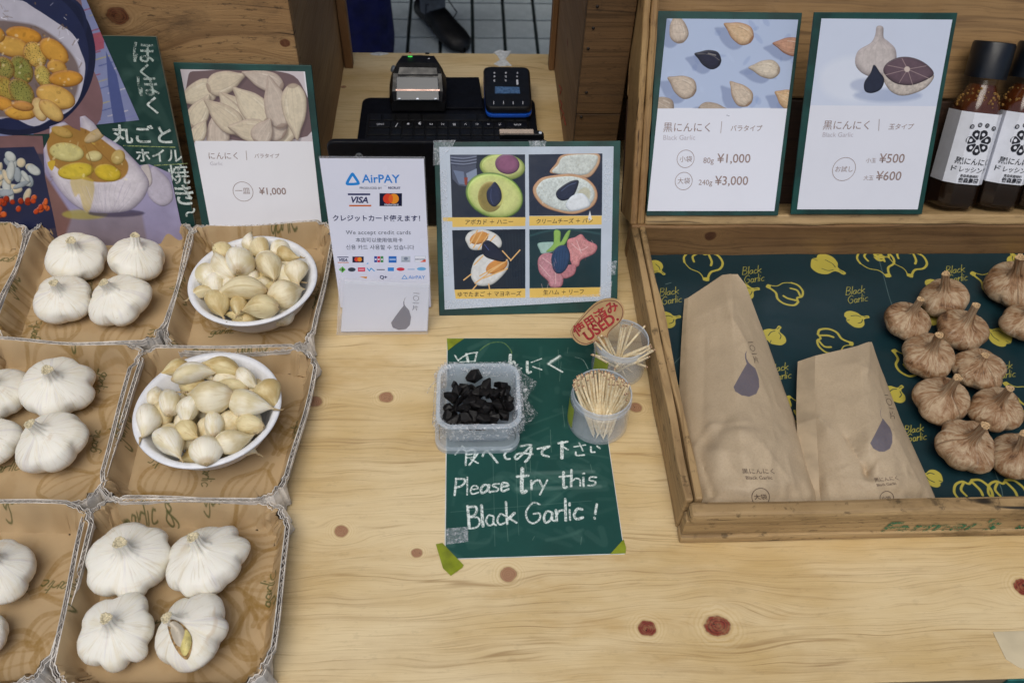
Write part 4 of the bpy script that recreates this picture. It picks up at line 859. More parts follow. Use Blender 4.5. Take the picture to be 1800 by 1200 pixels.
cv.pillow(pz(342, 720, 352, 690, 385, 680, 440, 720, 490, 790, 480, 812, 430, 805, 370, 785, 345, 755), '1e2438', '070910', 16); cv.stroke(pz(358, 705, 385, 740), 3, '4c5c98', .8)
# ham
cv.stroke(pz(645, 650, 760, 620, 900, 612, 1075, 640), 10, '2a4c50', .8, 4)
cv.pillow(pz(688, 700, 740, 690, 800, 695, 790, 745, 720, 765, 700, 740), 'a9c8c0', '5c8880', 12); cv.pillow(pz(790, 620, 830, 625, 830, 690, 860, 640, 880, 618, 892, 625, 860, 700, 800, 740, 740, 750, 785, 700), '8fb85c', '3c6c28', 8)
cv.pillow(pz(690, 800, 730, 760, 800, 770, 850, 840, 850, 900, 835, 965, 770, 970, 750, 930, 700, 880), 'c08a94', '8a4450', 14, ridge=.2); cv.pillow(pz(870, 690, 920, 660, 960, 642, 995, 680, 1055, 710, 1040, 760, 960, 800, 940, 840, 900, 830), 'cf8f90', '96485a', 16, ridge=.2); cv.pillow(pz(830, 850, 920, 830, 915, 890, 850, 915), 'c08088', '86404c', 10, ridge=.2)
for P in ((720, 790, 790, 850, 800, 950), (700, 830, 760, 900), (900, 700, 950, 740, 1000, 720), (930, 680, 960, 760)): cv.stroke(pz(*P), 3, 'e4c4c4', .7, 4)
cv.pillow(pz(772, 800, 790, 740, 830, 710, 870, 718, 890, 780, 870, 850, 830, 886, 790, 870), '29466c', '0a1420', 16)
rb_ = random.Random(6)
for q in range(46):
    x_, y_ = (rb_.uniform(705, 830), rb_.uniform(780, 950)) if q % 2 else (rb_.uniform(890, 1030), rb_.uniform(670, 790)); cv.stroke(pz(x_, y_, x_ + rb_.uniform(-14, 14), y_ + rb_.uniform(6, 30)), rb_.uniform(1, 2.4), ('f0d4d4', '9c4454', 'e8b4b8')[q % 3], .35, soft=1.5)
for q in range(5): cv.stroke(pz(795 + q * 16, 745, 788 + q * 17, 800, 812 + q * 8, 865), 1.5, '0c1830', .8, 4)
for Q in (z(158, 540, 612, 538, 612, 597, 160, 598), z(636, 530, 1085, 527, 1085, 582, 636, 590), z(172, 985, 612, 978, 612, 1035, 180, 1042), z(638, 977, 1078, 970, 1075, 1028, 638, 1037)): cv.poly(Q, 'dcb960')
cv.poly(z(145, 598, 1090, 584, 1090, 604, 145, 615), 'b9c4d2'); cv.poly(z(612, 600, 636, 600, 638, 1050, 612, 1050), 'b9c4d2')
cv.poly(z(1000, 545, 1012, 495, 1024, 548, 1008, 560), 'd8dadc', 1); cv.a *= (.93 + .14 * vnoise(cv.h, cv.w, 60, 9, 3))[..., None]
sheet('printed_sheet', p5, quad, cv, root, -.0003, .0002, rough=.3, bump=.3)
inkdk = plain('dark_brown_ink', '3a2c1c', .6, .05, 90, 0)
tx = lambda s, x0, y0, x1, y1: text(s, p5, z(x0, y0)[0], z(x1, y1)[0], inkdk, root, off=.0004, bold=.006, shear=.08)
tx('アボカド ＋ ハニー', 240, 580, 537, 576); tx('クリームチーズ ＋ パン', 680, 574, 1030, 569); tx('ゆでたまご ＋ マヨネーズ', 193, 1027, 588, 1021); tx('生ハム ＋ リーフ', 722, 1014, 975, 1009)
# clear sticky tape on the card
t = NT('clear_tape'); co = t.coord(); n = t.noise(co, 220, 3, .6, 1.5); t.set(Base_Color=(.8, .84, .9), Roughness=.18, Alpha=t.ramp(n, .45, .72, .08, .36)); t.bump(n, .6, .0008); tapem = t.m
def tape(pl, P, root, name='clear_tape', mat=None, off=.0006, th=.0003):
    m = MB(); m.prism([pl.px(*q) for q in P], pl, off, off + th); return mk(name, m, mat or tapem, root)
for P in (z(42, 60, 180, 58, 160, 100, 110, 150, 80, 210, 40, 215), z(632, 62, 742, 62, 735, 100, 640, 100), z(80, 240, 125, 240, 140, 900, 105, 905), z(112, 1050, 700, 1030, 705, 1075, 115, 1105), z(1100, 180, 1150, 180, 1145, 560, 1100, 560), z(1120, 810, 1180, 805, 1170, 890, 1120, 900), z(700, 1030, 1100, 1010, 1110, 1050, 705, 1075), z(1080, 940, 1150, 930, 1140, 1045, 1060, 1050)): tape(p5, P, root)

# --- acrylic stand with the card payment sheet and the pocket of business cards
p6 = Plane((-.0975, .6600, .0015), radians(17.6)); z = Z(550, 250, 3.243)
t = NT('clear_acrylic'); t.set(Base_Color=(.80, .82, .90), Roughness=.10, Alpha=.13); t.b.inputs['IOR'].default_value = 1.45; t.bump(t.noise(t.coord(), 60, 2), .05, .001); acrylic = t.m
root = thing('payment_stand', 'clear acrylic stand holding the card payment sheet, business card pocket at its foot', 'sign stand', tuple(p6.P(0, 0)))
e0 = ext(p6, (561.7, 278), (591.6, 487), .001); e1 = ext(p6, (745, 279), (755, 487), .001)
quadL = [e0, e1, p6.px(745, 279), p6.px(561.7, 278)]
slab('back_panel', p6, [(x + (-.001 if i in (0, 3) else .001), y + (.0015 if i > 1 else 0)) for i, (x, y) in enumerate(quadL)], -.0022, -.0008, acrylic, root, .0003)
0 and slab('front_panel', p6, [(x + (-.001 if i in (0, 3) else .001), y + (.0015 if i > 1 else 0)) for i, (x, y) in enumerate(quadL)], .0011, .0018, plain('acrylic_face', 'e8ecf4', .1, alpha=.06, bump=0, var=0), root, 0)
cv = sheet_canvas(p6, [(585, 620), (770, 620), (745, 270), (555, 270)], 4600, 'dcdff0')
def rq(x0, y0, x1, y1, c, a=1): cv.poly(z(x0, y0, x1, y0, x1, y1, x0, y1), c, a)
tri = [z(228, 178)[0], z(262, 232)[0], z(195, 234)[0]]
cv.stroke([z(228, 181)[0], z(259, 228)[0], z(250, 236)[0], z(205, 238)[0], z(196, 230)[0], z(222, 184)[0], z(228, 181)[0]], 13, '2a86d8', 1, 3)
rq(200, 291, 327, 301, '222a5c'); rq(207, 356, 333, 365, 'c86838'); rq(380, 290, 508, 363, '1a1c38')
cv.poly(ze.__wrapped__ if False else [z(*q)[0] for q in Canvas.ell(None, 429, 321, 29, 29)], 'd8402c'); cv.poly([z(*q)[0] for q in Canvas.ell(None, 461, 321, 29, 29)], 'e8922c'); cv.poly([z(*q)[0] for q in Canvas.ell(None, 445, 321, 12, 24)], 'e0602c')
rq(140, 651, 203, 656, '222a5c'); rq(142, 682, 205, 686, 'c86838'); rq(226, 650, 290, 684, '1a1c38'); cv.poly([z(*q)[0] for q in Canvas.ell(None, 250, 666, 13, 13)], 'd8402c'); cv.poly([z(*q)[0] for q in Canvas.ell(None, 267, 666, 13, 13)], 'e8922c')
cv.poly(z(304, 692, 316, 684, 316, 692), '2a9ad8')
for q, c in enumerate(('2a4c9c', 'c8304c', '3a8c4c')): rq(350 + q * 18, 648, 366 + q * 18, 683, c); rq(353 + q * 18, 662, 363 + q * 18, 670, 'e8e8f4')
rq(432, 648, 477, 685, '2a6cc0'); rq(436, 662, 473, 671, 'b8d0f0', .7); rq(503, 648, 556, 682, 'b8c0cc'); cv.poly([z(*q)[0] for q in Canvas.ell(None, 530, 662, 12, 9)], '7c8698'); rq(507, 674, 552, 678, '8c94a4'); rq(580, 646, 643, 682, 'c0c8d8'); rq(583, 648, 640, 680, 'e4e6f0'); cv.poly(z(610, 681, 643, 664, 643, 681), 'e05c3c')
cv.poly(z(148, 724, 168, 706, 188, 724, 168, 742), '5cb03c'); cv.poly(z(158, 724, 168, 714, 178, 724, 168, 734), '285c20')
cv.poly([z(*q)[0] for q in Canvas.ell(None, 222, 724, 22, 12)], '3c4450'); rq(257, 712, 298, 735, 'd8405c'); rq(262, 721, 292, 726, 'f0b8c4'); cv.stroke(z(310, 716, 322, 732, 332, 716, 350, 732), 5, '3c9cd8', 1); rq(364, 722, 410, 727, '4c5468')
rq(427, 712, 462, 733, '3c8cd8'); cv.poly([z(*q)[0] for q in Canvas.ell(None, 500, 722, 23, 10)], 'd03c4c'); rq(540, 720, 580, 725, '8cb0d8'); cv.poly([z(*q)[0] for q in Canvas.ell(None, 619, 720, 26, 10)], '6cb0e0'); cv.poly(z(265, 764, 310, 764, 306, 776), 'd89030')
cv.stroke(z(508, 776, 522, 756, 538, 776, 508, 776), 3.5, '4a94d8', 1)
sheet2('payment_sheet', p6, [(x, y) for x, y in quadL], cv, root, .0002, .0008, rough=.22, bump=.05)
inkblue = plain('blue_ink', '2280d6', .5, .03, 90, 0); inknavy = plain('navy_ink', '20285a', .5, .03, 90, 0); inkslate = plain('slate_ink', '4c5468', .6, .03, 90, 0); inkwhite = plain('white_ink', 'dcdff0', .5, .02, 90, 0)
tx = lambda s, x0, y0, x1, y1, mt, **k: text(s, p6, z(x0, y0)[0], z(x1, y1)[0], mt, root, off=.00095, **k)
tx('AirPAY', 281, 228, 497, 230, inkblue, bold=.016); tx('PRODUCED BY', 268, 265, 395, 266, inkslate, bold=.01); tx('ɼ', 404, 264, 426, 264, inknavy, bold=.03); tx('RECRUIT', 430, 264, 500, 265, inknavy, bold=.03)
tx('VISA', 220, 342, 316, 344, inknavy, bold=.03, shear=.25); tx('mastercard', 408, 358, 487, 359, inkwhite, bold=.01); tx('クレジットカード使えます！', 115, 444, 612, 446, inknavy, bold=.018)
tx('We accept credit cards', 190, 523, 558, 523, inkslate, space=1.08); tx('本店可以使用信用卡', 245, 565, 512, 566, inkslate, bold=.005); tx('신용 카드 사용할 수 있습니다', 190, 607, 578, 608, inkslate, bold=.005)
tx('VISA', 150, 676, 198, 677, inknavy, bold=.03, shear=.25); tx('DISCOVER', 584, 669, 640, 669, inkslate, bold=.02); tx('Q+', 382, 776, 424, 776, inknavy, bold=.03); tx('AirPAY', 545, 776, 640, 777, inkblue, bold=.0)
# pocket
pk = Plane((-.0940, .6215, .0), radians(9)); zz = z
PQ = [pk.px(*q) for q in (zz(135, 1098, 656, 1108, 668, 786, 150, 772))]
PQ = [(PQ[0][0], .0004), (PQ[1][0], .0004), PQ[2], PQ[3]]
slab('pocket_front', pk, PQ, .0, .0013, acrylic, root, .0003)
m = MB()
for i, j, s_ in ((0, 3, 1), (1, 2, -1)):
    A, B = pk.P(*PQ[i], 0), pk.P(*PQ[j], 0); m.obox(A, B - A, Vector((.0012 * s_, 0, 0)), Vector((0, .022, .000)))
mk('pocket_side', m, acrylic, root)['kind'] = 'stuff'
m = MB(); m.box((pk.o.x + PQ[0][0] + .002, .6245, .0003), (pk.o.x + PQ[1][0] - .002, .652, .0016)); mk('pocket_floor', m, acrylic, root)
# cards
cards = thing('business_cards', 'stack of white business cards with grey clove logo in the clear pocket', 'business cards', tuple(pk.P(0, .002, -.004)))
CQ = [pk.px(*q) for q in zz(160, 1084, 651, 1096, 663, 828, 178, 808)]; CQ = [(CQ[0][0], .0035), (CQ[1][0] , .0035), CQ[2], CQ[3]]
cv = Canvas(430, 260, 'e6ebfa', lambda u, v: tuple((np.array(pk.px(u, v)) - (CQ[0][0] - .004, 0)) * 4200)); cv.box = (CQ[0][0] - .004, CQ[0][0] - .004 + 430 / 4200, 0, 260 / 4200)
PEAR = (535, 883, 528, 889, 521, 905, 521, 925, 526, 936, 548, 960, 560, 1000, 553, 1045, 530, 1068, 490, 1073, 455, 1060, 445, 1032, 470, 995, 500, 955, 516, 936, 515, 915, 524, 891)
cv.poly(z(*PEAR), '5a5a70', 1, 0, soft=1.2)
cardm = plain('card_stock', 'dfe3ee', .5, .03, 200, .05)
for k in range(7):
    mm = MB(); dx = random.uniform(-.0006, .0006) if k else 0; mm.prism([(x + dx, y + random.uniform(-.0003, .0003) * (k > 0)) for x, y in CQ], pk, -.0016 - k * .00075, -.001 - k * .00075)
    if k == 0:
        o = sheet2('business_card', pk, CQ, cv, cards, -.0016, -.001, rough=.5, bump=.02)
        text(['一', '〇', '一', '片'], pk, z(590, 862)[0], z(583, 962)[0], plain('card_ink', '555a70', .6, 0, bump=0), o, off=-.0008, vertical=True, h=.9)
    else: mk('business_card', mm, cardm, cards)

# ================================================================== CARDBOARD TRAYS
TK = 1700
def tray_canvas(seed, w, h):
    c = Canvas(w * TK, h * TK, 'b59c78', lambda x, y: (x * TK, y * TK)); r = random.Random(seed)
    for q in range(9):
        cx, cy, s, a = r.uniform(.01, w - .01), r.uniform(.01, h - .01), r.uniform(.022, .034), r.uniform(0, 2 * pi)
        if q == 0: cx, cy = w * .72, h * .18
        if q == 1: cx, cy = w * .86, h * .6
        T = lambda P: [(cx + s * (p * cos(a) - v * sin(a)), cy + s * (p * sin(a) + v * cos(a))) for p, v in P]; col, al = '8a6a30', .48
        c.stroke(T([(-.1, 1.08), (-.16, .8), (-.5, .5), (-.85, .1), (-.8, -.45), (-.4, -.75), (0, -.62), (.4, -.78), (.85, -.4), (.85, .1), (.5, .5), (.14, .8), (.1, 1.1)]), r.uniform(6, 9), col, al, 5, .25, seed=q)
        for e in (-.5, -.28, 0, .28, .52): c.stroke(T([(e * .2, .85), (e * 1.05, .35), (e * 1.3, -.1), (e * 1.0, -.6)]), r.uniform(3.0, 6.0), col, al * .7, 5, .3, seed=q + 9)
    for q in range(8):
        x, y, a, s = r.uniform(0, w), r.uniform(0, h), r.choice((0, pi / 2, -pi / 2, pi)) + r.uniform(-.2, .2), r.uniform(.010, .014)
        if q < 3: x, y = ((w * .9, h * .45), (w * .1, h * .4), (w * .55, h * .92))[q]; a = (pi / 2, pi / 2, .1)[q]
        script(c, 'garlic', (x, y), (s * cos(a), s * sin(a)), (-s * sin(a) + s * .3 * cos(a), s * cos(a) + s * .3 * sin(a)), 1.9, '3c4a22', .8, seed=seed + q, jitter=.06)
    nz = vnoise(c.h, c.w, 60, seed, 5); c.mul(.86 + .26 * nz); st = np.clip((vnoise(c.h, c.w, 34, seed + 40, 4) - .58) * 6, 0, 1)[..., None] * .25; c.a = c.a * (1 - st) + c.a * np.array([.72, .6, .42]) * st
    return c
liner_grey = plain('tray_outer_paper', 'd9d3cb', .8, .22, 70, .3, 300); flute = plain('corrugation_paper', 'cfc6bc', .85, .25, 300, .2, 500)
gapm = plain('cardboard_gap', '3a2a20', .95, .2, 200, 0)
tray_inner_mats = {}
def tray(corners, seed, label, H=.030, torn=()):
    """corners: world (x, y) rim corners in order front-left, back-left, back-right, front-right"""
    r = random.Random(seed); C = [Vector((c[0], c[1])) for c in corners]; cen = sum(C, Vector((0, 0))) / 4
    pts = []; ch = .020
    for i in range(4):           # chamfered corners
        a, b, c = C[i - 1], C[i], C[(i + 1) % 4]; d1, d2 = (a - b).normalized(), (c - b).normalized(); k1, k2 = ch * r.uniform(.8, 1.5), ch * r.uniform(.8, 1.5)
        P0, P1, P2 = b + d1 * k1, b + (d1 * k1 + d2 * k2) * .30, b + d2 * k2
        pts += [(P0, 0), ((P0 * .25 + P1 * .6 + P2 * .15) if r.random() < .5 else (P0 + P1) / 2, 1), (P1, 1), ((P1 + P2) / 2, 1), (P2, 0)]
    # dense path
    path = []
    n = len(pts)
    for i in range(n):
        a, b = pts[i], pts[(i + 1) % n]; L = (b[0] - a[0]).length; k = max(2, int(L / .0016))
        for j in range(k): path.append((a[0].lerp(b[0], j / k), a[1] * (1 - j / k) + b[1] * j / k))
    N = len(path); ph = [r.uniform(0, 6.28) for _ in range(8)]
    inner, outer, hts, corner = [], [], [], []
    for i, (p, c) in enumerate(path):
        q0, q1 = path[i - 1][0], path[(i + 1) % N][0]; tdir = (q1 - q0).normalized(); nrm = Vector((tdir.y, -tdir.x)); nrm = -nrm if nrm.dot(p - cen) < 0 else nrm
        wob = sum(sin(2 * pi * (k + 2) * i / N + ph[k]) * .0011 / (k + 1) for k in range(5)); crumple = c * (.0012 * sin(i * .9 + ph[5]) + .0009 * sin(i * 2.3 + ph[6]))
        hh = H + sum(sin(2 * pi * (k + 1) * i / N + ph[-k - 1]) * .0013 for k in range(4)) + c * (.002 * sin(i * .55 + ph[1]) - .001)
        inner.append((p + nrm * (wob + crumple), nrm)); hts.append(hh); corner.append(c)
    root = thing('cardboard_tray', label, 'tray', (cen.x, cen.y, 0), 'cardboard trays of garlic')
    x0 = min(c.x for c in C) - .01; x1 = max(c.x for c in C) + .01; y0 = min(c.y for c in C) - .01; y1 = max(c.y for c in C) + .01
    cv = tray_canvas(seed, x1 - x0, y1 - y0); im = printmat('tray_liner_print', cv, .75, .2, .0)
    nt = im.node_tree; bm_ = nt.nodes.new('ShaderNodeBump'); bm_.inputs['Strength'].default_value = .35; bm_.inputs['Distance'].default_value = .002
    nz_ = nt.nodes.new('ShaderNodeTexNoise'); nz_.inputs['Scale'].default_value = 55; nz_.inputs['Detail'].default_value = 4; tc_ = nt.nodes.new('ShaderNodeTexCoord')
    nt.links.new(tc_.outputs['Object'], nz_.inputs[0]); nt.links.new(nz_.outputs[0], bm_.inputs['Height']); nt.links.new(bm_.outputs[0], nt.nodes['Principled BSDF'].inputs['Normal'])
    # inner liner: rim edge, wall, fold, floor
    rows = []; IN = .0125
    for f, zf in ((0, 1.0), (.12, .93), (.35, .66), (.6, .40), (.85, .16), (1.0, .085), (1.12, .075)):
        row = []
        for i in range(N):
            p, nr = inner[i]; fold = .0009 * sin(i * .35 + ph[2]) * (1 if .2 < f < .9 else 0) + corner[i] * .002 * sin(f * 9 + i * .4)
            q = p - nr * (IN * f + fold); row.append((q.x, q.y, max(.0024, hts[i] * zf) if f < 1 else .0026))
        rows.append(row)
    for s_ in (.8, .5, .2, .02):
        row = []
        for i in range(N):
            p, nr = inner[i]; q = (p - nr * IN * 1.12); q = cen.lerp(q, s_); row.append((q.x, q.y, .0026 + .0012 * (sin(q.x * 90 + ph[0]) * sin(q.y * 70 + ph[1])) ** 2))
        rows.append(row)
    m = MB(); m.grid(rows, False, True)
    mk('inner_liner', m, im, root, 'auto', uv=lambda co: np.c_[(co[:, 0] - x0) / (x1 - x0), (co[:, 1] - y0) / (y1 - y0)])
    T = .0040
    def wallring(o0, o1, z0f, z1f, name, mat, thick=True):
        rows = []
        for f in (1.0, .55, .1):
            row = []
            for i in range(N):
                p, nr = inner[i]; q = p + nr * (o1 - IN * .75 * (1 - f) + corner[i] * .013 * (1 - f)); row.append((q.x, q.y, max(.0006, hts[i] * (z1f if f == 1 else f * .95))))
            rows.append(row)
        # small top lip back to o0
        lip = [(*(inner[i][0] + inner[i][1] * o0), hts[i] * z1f) for i in range(N)]; dn = [(*(inner[i][0] + inner[i][1] * o0), hts[i] * z1f - .006) for i in range(N)]
        m = MB(); m.grid([dn, lip] + rows, False, True); return mk(name, m, mat, root, 'auto')
    wallring(T - .0006, T, 0, 1.0, 'outer_liner', liner_grey)
    # thin top edge on the inner liner
    m = MB(); m.grid([[(*(inner[i][0] - inner[i][1] * .0001), hts[i] + .0001) for i in range(N)], [(*(inner[i][0] + inner[i][1] * .0006), hts[i] + .0001) for i in range(N)], [(*(inner[i][0] + inner[i][1] * .0006), hts[i] - .006) for i in range(N)]], False, True)
    mk('liner_edge', m, liner_grey, root, 'auto')
    # zigzag corrugation between the two liners
    top, bot = [], []; top2, bot2 = [], []; acc = 0; step = 0
    for i in range(N):
        acc += (inner[i][0] - inner[i - 1][0]).length; squash = .12 if corner[i] > .4 else (1 if sin(i * .06 + ph[3]) > -.75 else .4)
        tri = abs(((acc / .0068) % 1) * 2 - 1); o_ = .0006 + (T - .0013) * (.5 + (tri - .5) * squash)
        p = inner[i][0] + inner[i][1] * o_; p2 = inner[i][0] + inner[i][1] * (o_ + .00035); top.append((p.x, p.y, hts[i] - .0002)); bot.append((p.x, p.y, hts[i] - .006)); top2.append((p2.x, p2.y, hts[i] - .0002)); bot2.append((p2.x, p2.y, hts[i] - .006))
    m = MB(); m.grid([bot, top, top2, bot2], False, True); mk('corrugation', m, flute, root)
    m = MB(); m.grid([[(*(inner[i][0] + inner[i][1] * .0005), hts[i] - .0052) for i in range(N)], [(*(inner[i][0] + inner[i][1] * (T - .0007)), hts[i] - .0052) for i in range(N)]], False, True); mk('rim_gap', m, gapm, root)
    # torn liner flaps at some corners
    for ci, dx, dy in torn:
        b = C[ci]; inw = (cen - b).normalized(); sd_ = Vector((-inw.y, inw.x)); o_ = b + inw * .012; m = MB(); rows = []
        for a in range(7):
            t_ = a / 6; w_ = .011 * (1 - .6 * t_) ; row = []
            for e in (-1, -.3, .3, 1): q = o_ + sd_ * (e * w_ + dx * t_) + inw * (-.006 + t_ * .013 + dy * t_); row.append((q.x, q.y, H + .001 + .0035 * sin(pi * t_ * .8) + .0012 * e * sin(a * 1.7)))
            rows.append(row)
        m.grid(rows); f = mk('torn_flap', m, liner_grey, root, 'auto'); so = f.modifiers.new('s', 'SOLIDIFY'); so.thickness = .0006
    return root
def rimc(*px): return [(at(px[i], px[i + 1], .030).x, at(px[i], px[i + 1], .030).y) for i in range(0, 8, 2)]
# corner order: front-left, back-left, back-right, front-right
tray(rimc(-14, 596, 62, 384, 338, 392, 282, 604), 11, 'cardboard tray with four white bulbs, in front of the recipe chalkboard')
tray(rimc(290, 613, 338, 394, 586, 396, 545, 612), 12, 'cardboard tray under the rear bowl of cloves, beside the payment stand')
tray(rimc(-95, 880, -35, 598, 252, 612, 168, 878), 13, 'cardboard tray of white bulbs cut off by the left edge, middle row')
tray(rimc(176, 872, 240, 612, 556, 610, 492, 880), 14, 'cardboard tray under the front bowl of cloves')
tray(rimc(88, 1206, 160, 878, 508, 878, 464, 1206), 15, 'cardboard tray with four white bulbs at the front edge, one bulb split open')
tray([(at(-200, 560, .03).x - .03, .60), (at(-200, 560, .03).x - .03, .772), (at(52, 392, .03).x, at(52, 392, .03).y), (at(-18, 575, .03).x, at(-18, 575, .03).y)], 16, 'empty cardboard tray corner at the far left edge, rear row')
tray([(-.51, at(88, 1190, .03).y), (-.515, .402), (at(168, 888, .03).x, at(168, 888, .03).y), (at(78, 1200, .03).x, at(78, 1200, .03).y)], 17, 'cardboard tray of white bulbs at the lower left corner')

# ================================================================== GARLIC BULBS
def garlic_mats():
    out = []
    for nm, base, tint, dark, st, strk in (('white_garlic_skin', 'ece9df', 'ddd2b4', 'b5a37c', .12, .35), ('aged_garlic_skin', 'b9a284', '86603e', '3c2414', .55, 1.0)):
        t = NT(nm); uv = t.coord('UV'); s = t.sep(uv); u, v = s[0], s[1]
        oi = t.n('ShaderNodeObjectInfo').outputs['Random']; off = t.M('MULTIPLY', oi, 37.0)
        st1 = t.noise(t.vec(t.M('MULTIPLY', u, 34.0 if strk < .5 else 17.0), t.M('MULTIPLY', v, 2.6 if strk < .5 else 4.5), off), 1.0, 5, .65, .6 if strk < .5 else 1.6)
        st2 = t.noise(t.vec(t.M('MULTIPLY', u, 90.0), t.M('MULTIPLY', v, 4.0), off), 1.0, 3, .6, .3)
        pat = t.noise(t.vec(t.M('MULTIPLY', u, 5.0), t.M('MULTIPLY', v, 3.0), t.M('ADD', off, 9.0)), 1.0, 4, .6, .5)
        spk = t.noise(t.vec(t.M('MULTIPLY', u, 60.0), t.M('MULTIPLY', v, 40.0), off), 1.0, 3)
        b, c, d = lin(base), lin(tint), lin(dark)
        if strk < .5:
            col = t.mix(t.M('MULTIPLY', t.ramp(pat, .48, .75), .45), b, c); col = t.mix(t.M('MULTIPLY', t.ramp(st1, .50, .70), .42), col, c); col = t.mix(t.M('MULTIPLY', t.ramp(st2, .56, .68), .30), col, d); col = t.mix(t.M('MULTIPLY', t.ramp(t.noise(t.vec(t.M('MULTIPLY', u, 3.0), t.M('MULTIPLY', v, 5.0), t.M('ADD', off, 21.0)), 1.0, 4, .6), .60, .72), .35), col, lin('c4a67c')); col = t.mix(t.M('MULTIPLY', t.ramp(t.noise(t.vec(t.M('MULTIPLY', u, 26.0), t.M('MULTIPLY', v, 1.6), t.M('ADD', off, 5.0)), 1.0, 2), .58, .66), .22), col, lin('b9b2c4'))
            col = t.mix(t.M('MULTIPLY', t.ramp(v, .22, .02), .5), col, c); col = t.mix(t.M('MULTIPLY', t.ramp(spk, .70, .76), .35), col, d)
        else:
            col = t.mix(t.ramp(st1, .34, .70), b, c); col = t.mix(t.M('MULTIPLY', t.ramp(pat, .44, .62), .85), col, c); col = t.mix(t.M('MULTIPLY', t.ramp(t.M('ADD', t.M('MULTIPLY', pat, .6), t.M('MULTIPLY', st1, .4)), .54, .66), .85), col, d)
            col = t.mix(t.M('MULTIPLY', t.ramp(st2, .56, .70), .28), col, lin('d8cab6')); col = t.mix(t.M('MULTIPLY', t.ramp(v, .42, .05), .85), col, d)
        t.set(Base_Color=col, Roughness=.48 if strk < .5 else .58); t.b.inputs['Subsurface Weight'].default_value = .10 if strk < .5 else 0; t.b.inputs['Subsurface Radius'].default_value = (.006, .004, .0025); t.b.inputs['Subsurface Scale'].default_value = .6
        t.b.inputs['Specular IOR Level'].default_value = .35
        t.bump(t.M('ADD', st1, t.M('MULTIPLY', st2, .6 if strk < .5 else .35)), .35 if strk < .5 else .9, .0008 if strk < .5 else .0013); out.append(t.m)
    return out
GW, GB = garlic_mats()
stemw = plain('white_garlic_stem_cut', 'cfc3a2', .7, .25, 700, .4, 900); stemb = plain('aged_garlic_stem_cut', 'b99a72', .7, .35, 700, .5, 900)
cutdark = plain('stem_core', '7c6844', .8, .3, 600)
PROF = [(.0, .10), (.12, .06), (.28, .02), (.45, .005), (.62, .03), (.78, .12), (.90, .25), (.975, .42), (1.0, .58), (.97, .76), (.90, .92), (.79, 1.03), (.62, 1.135), (.45, 1.21), (.31, 1.28), (.215, 1.37), (.17, 1.48), (.150, 1.62), (.145, 1.76), (.152, 1.86)]
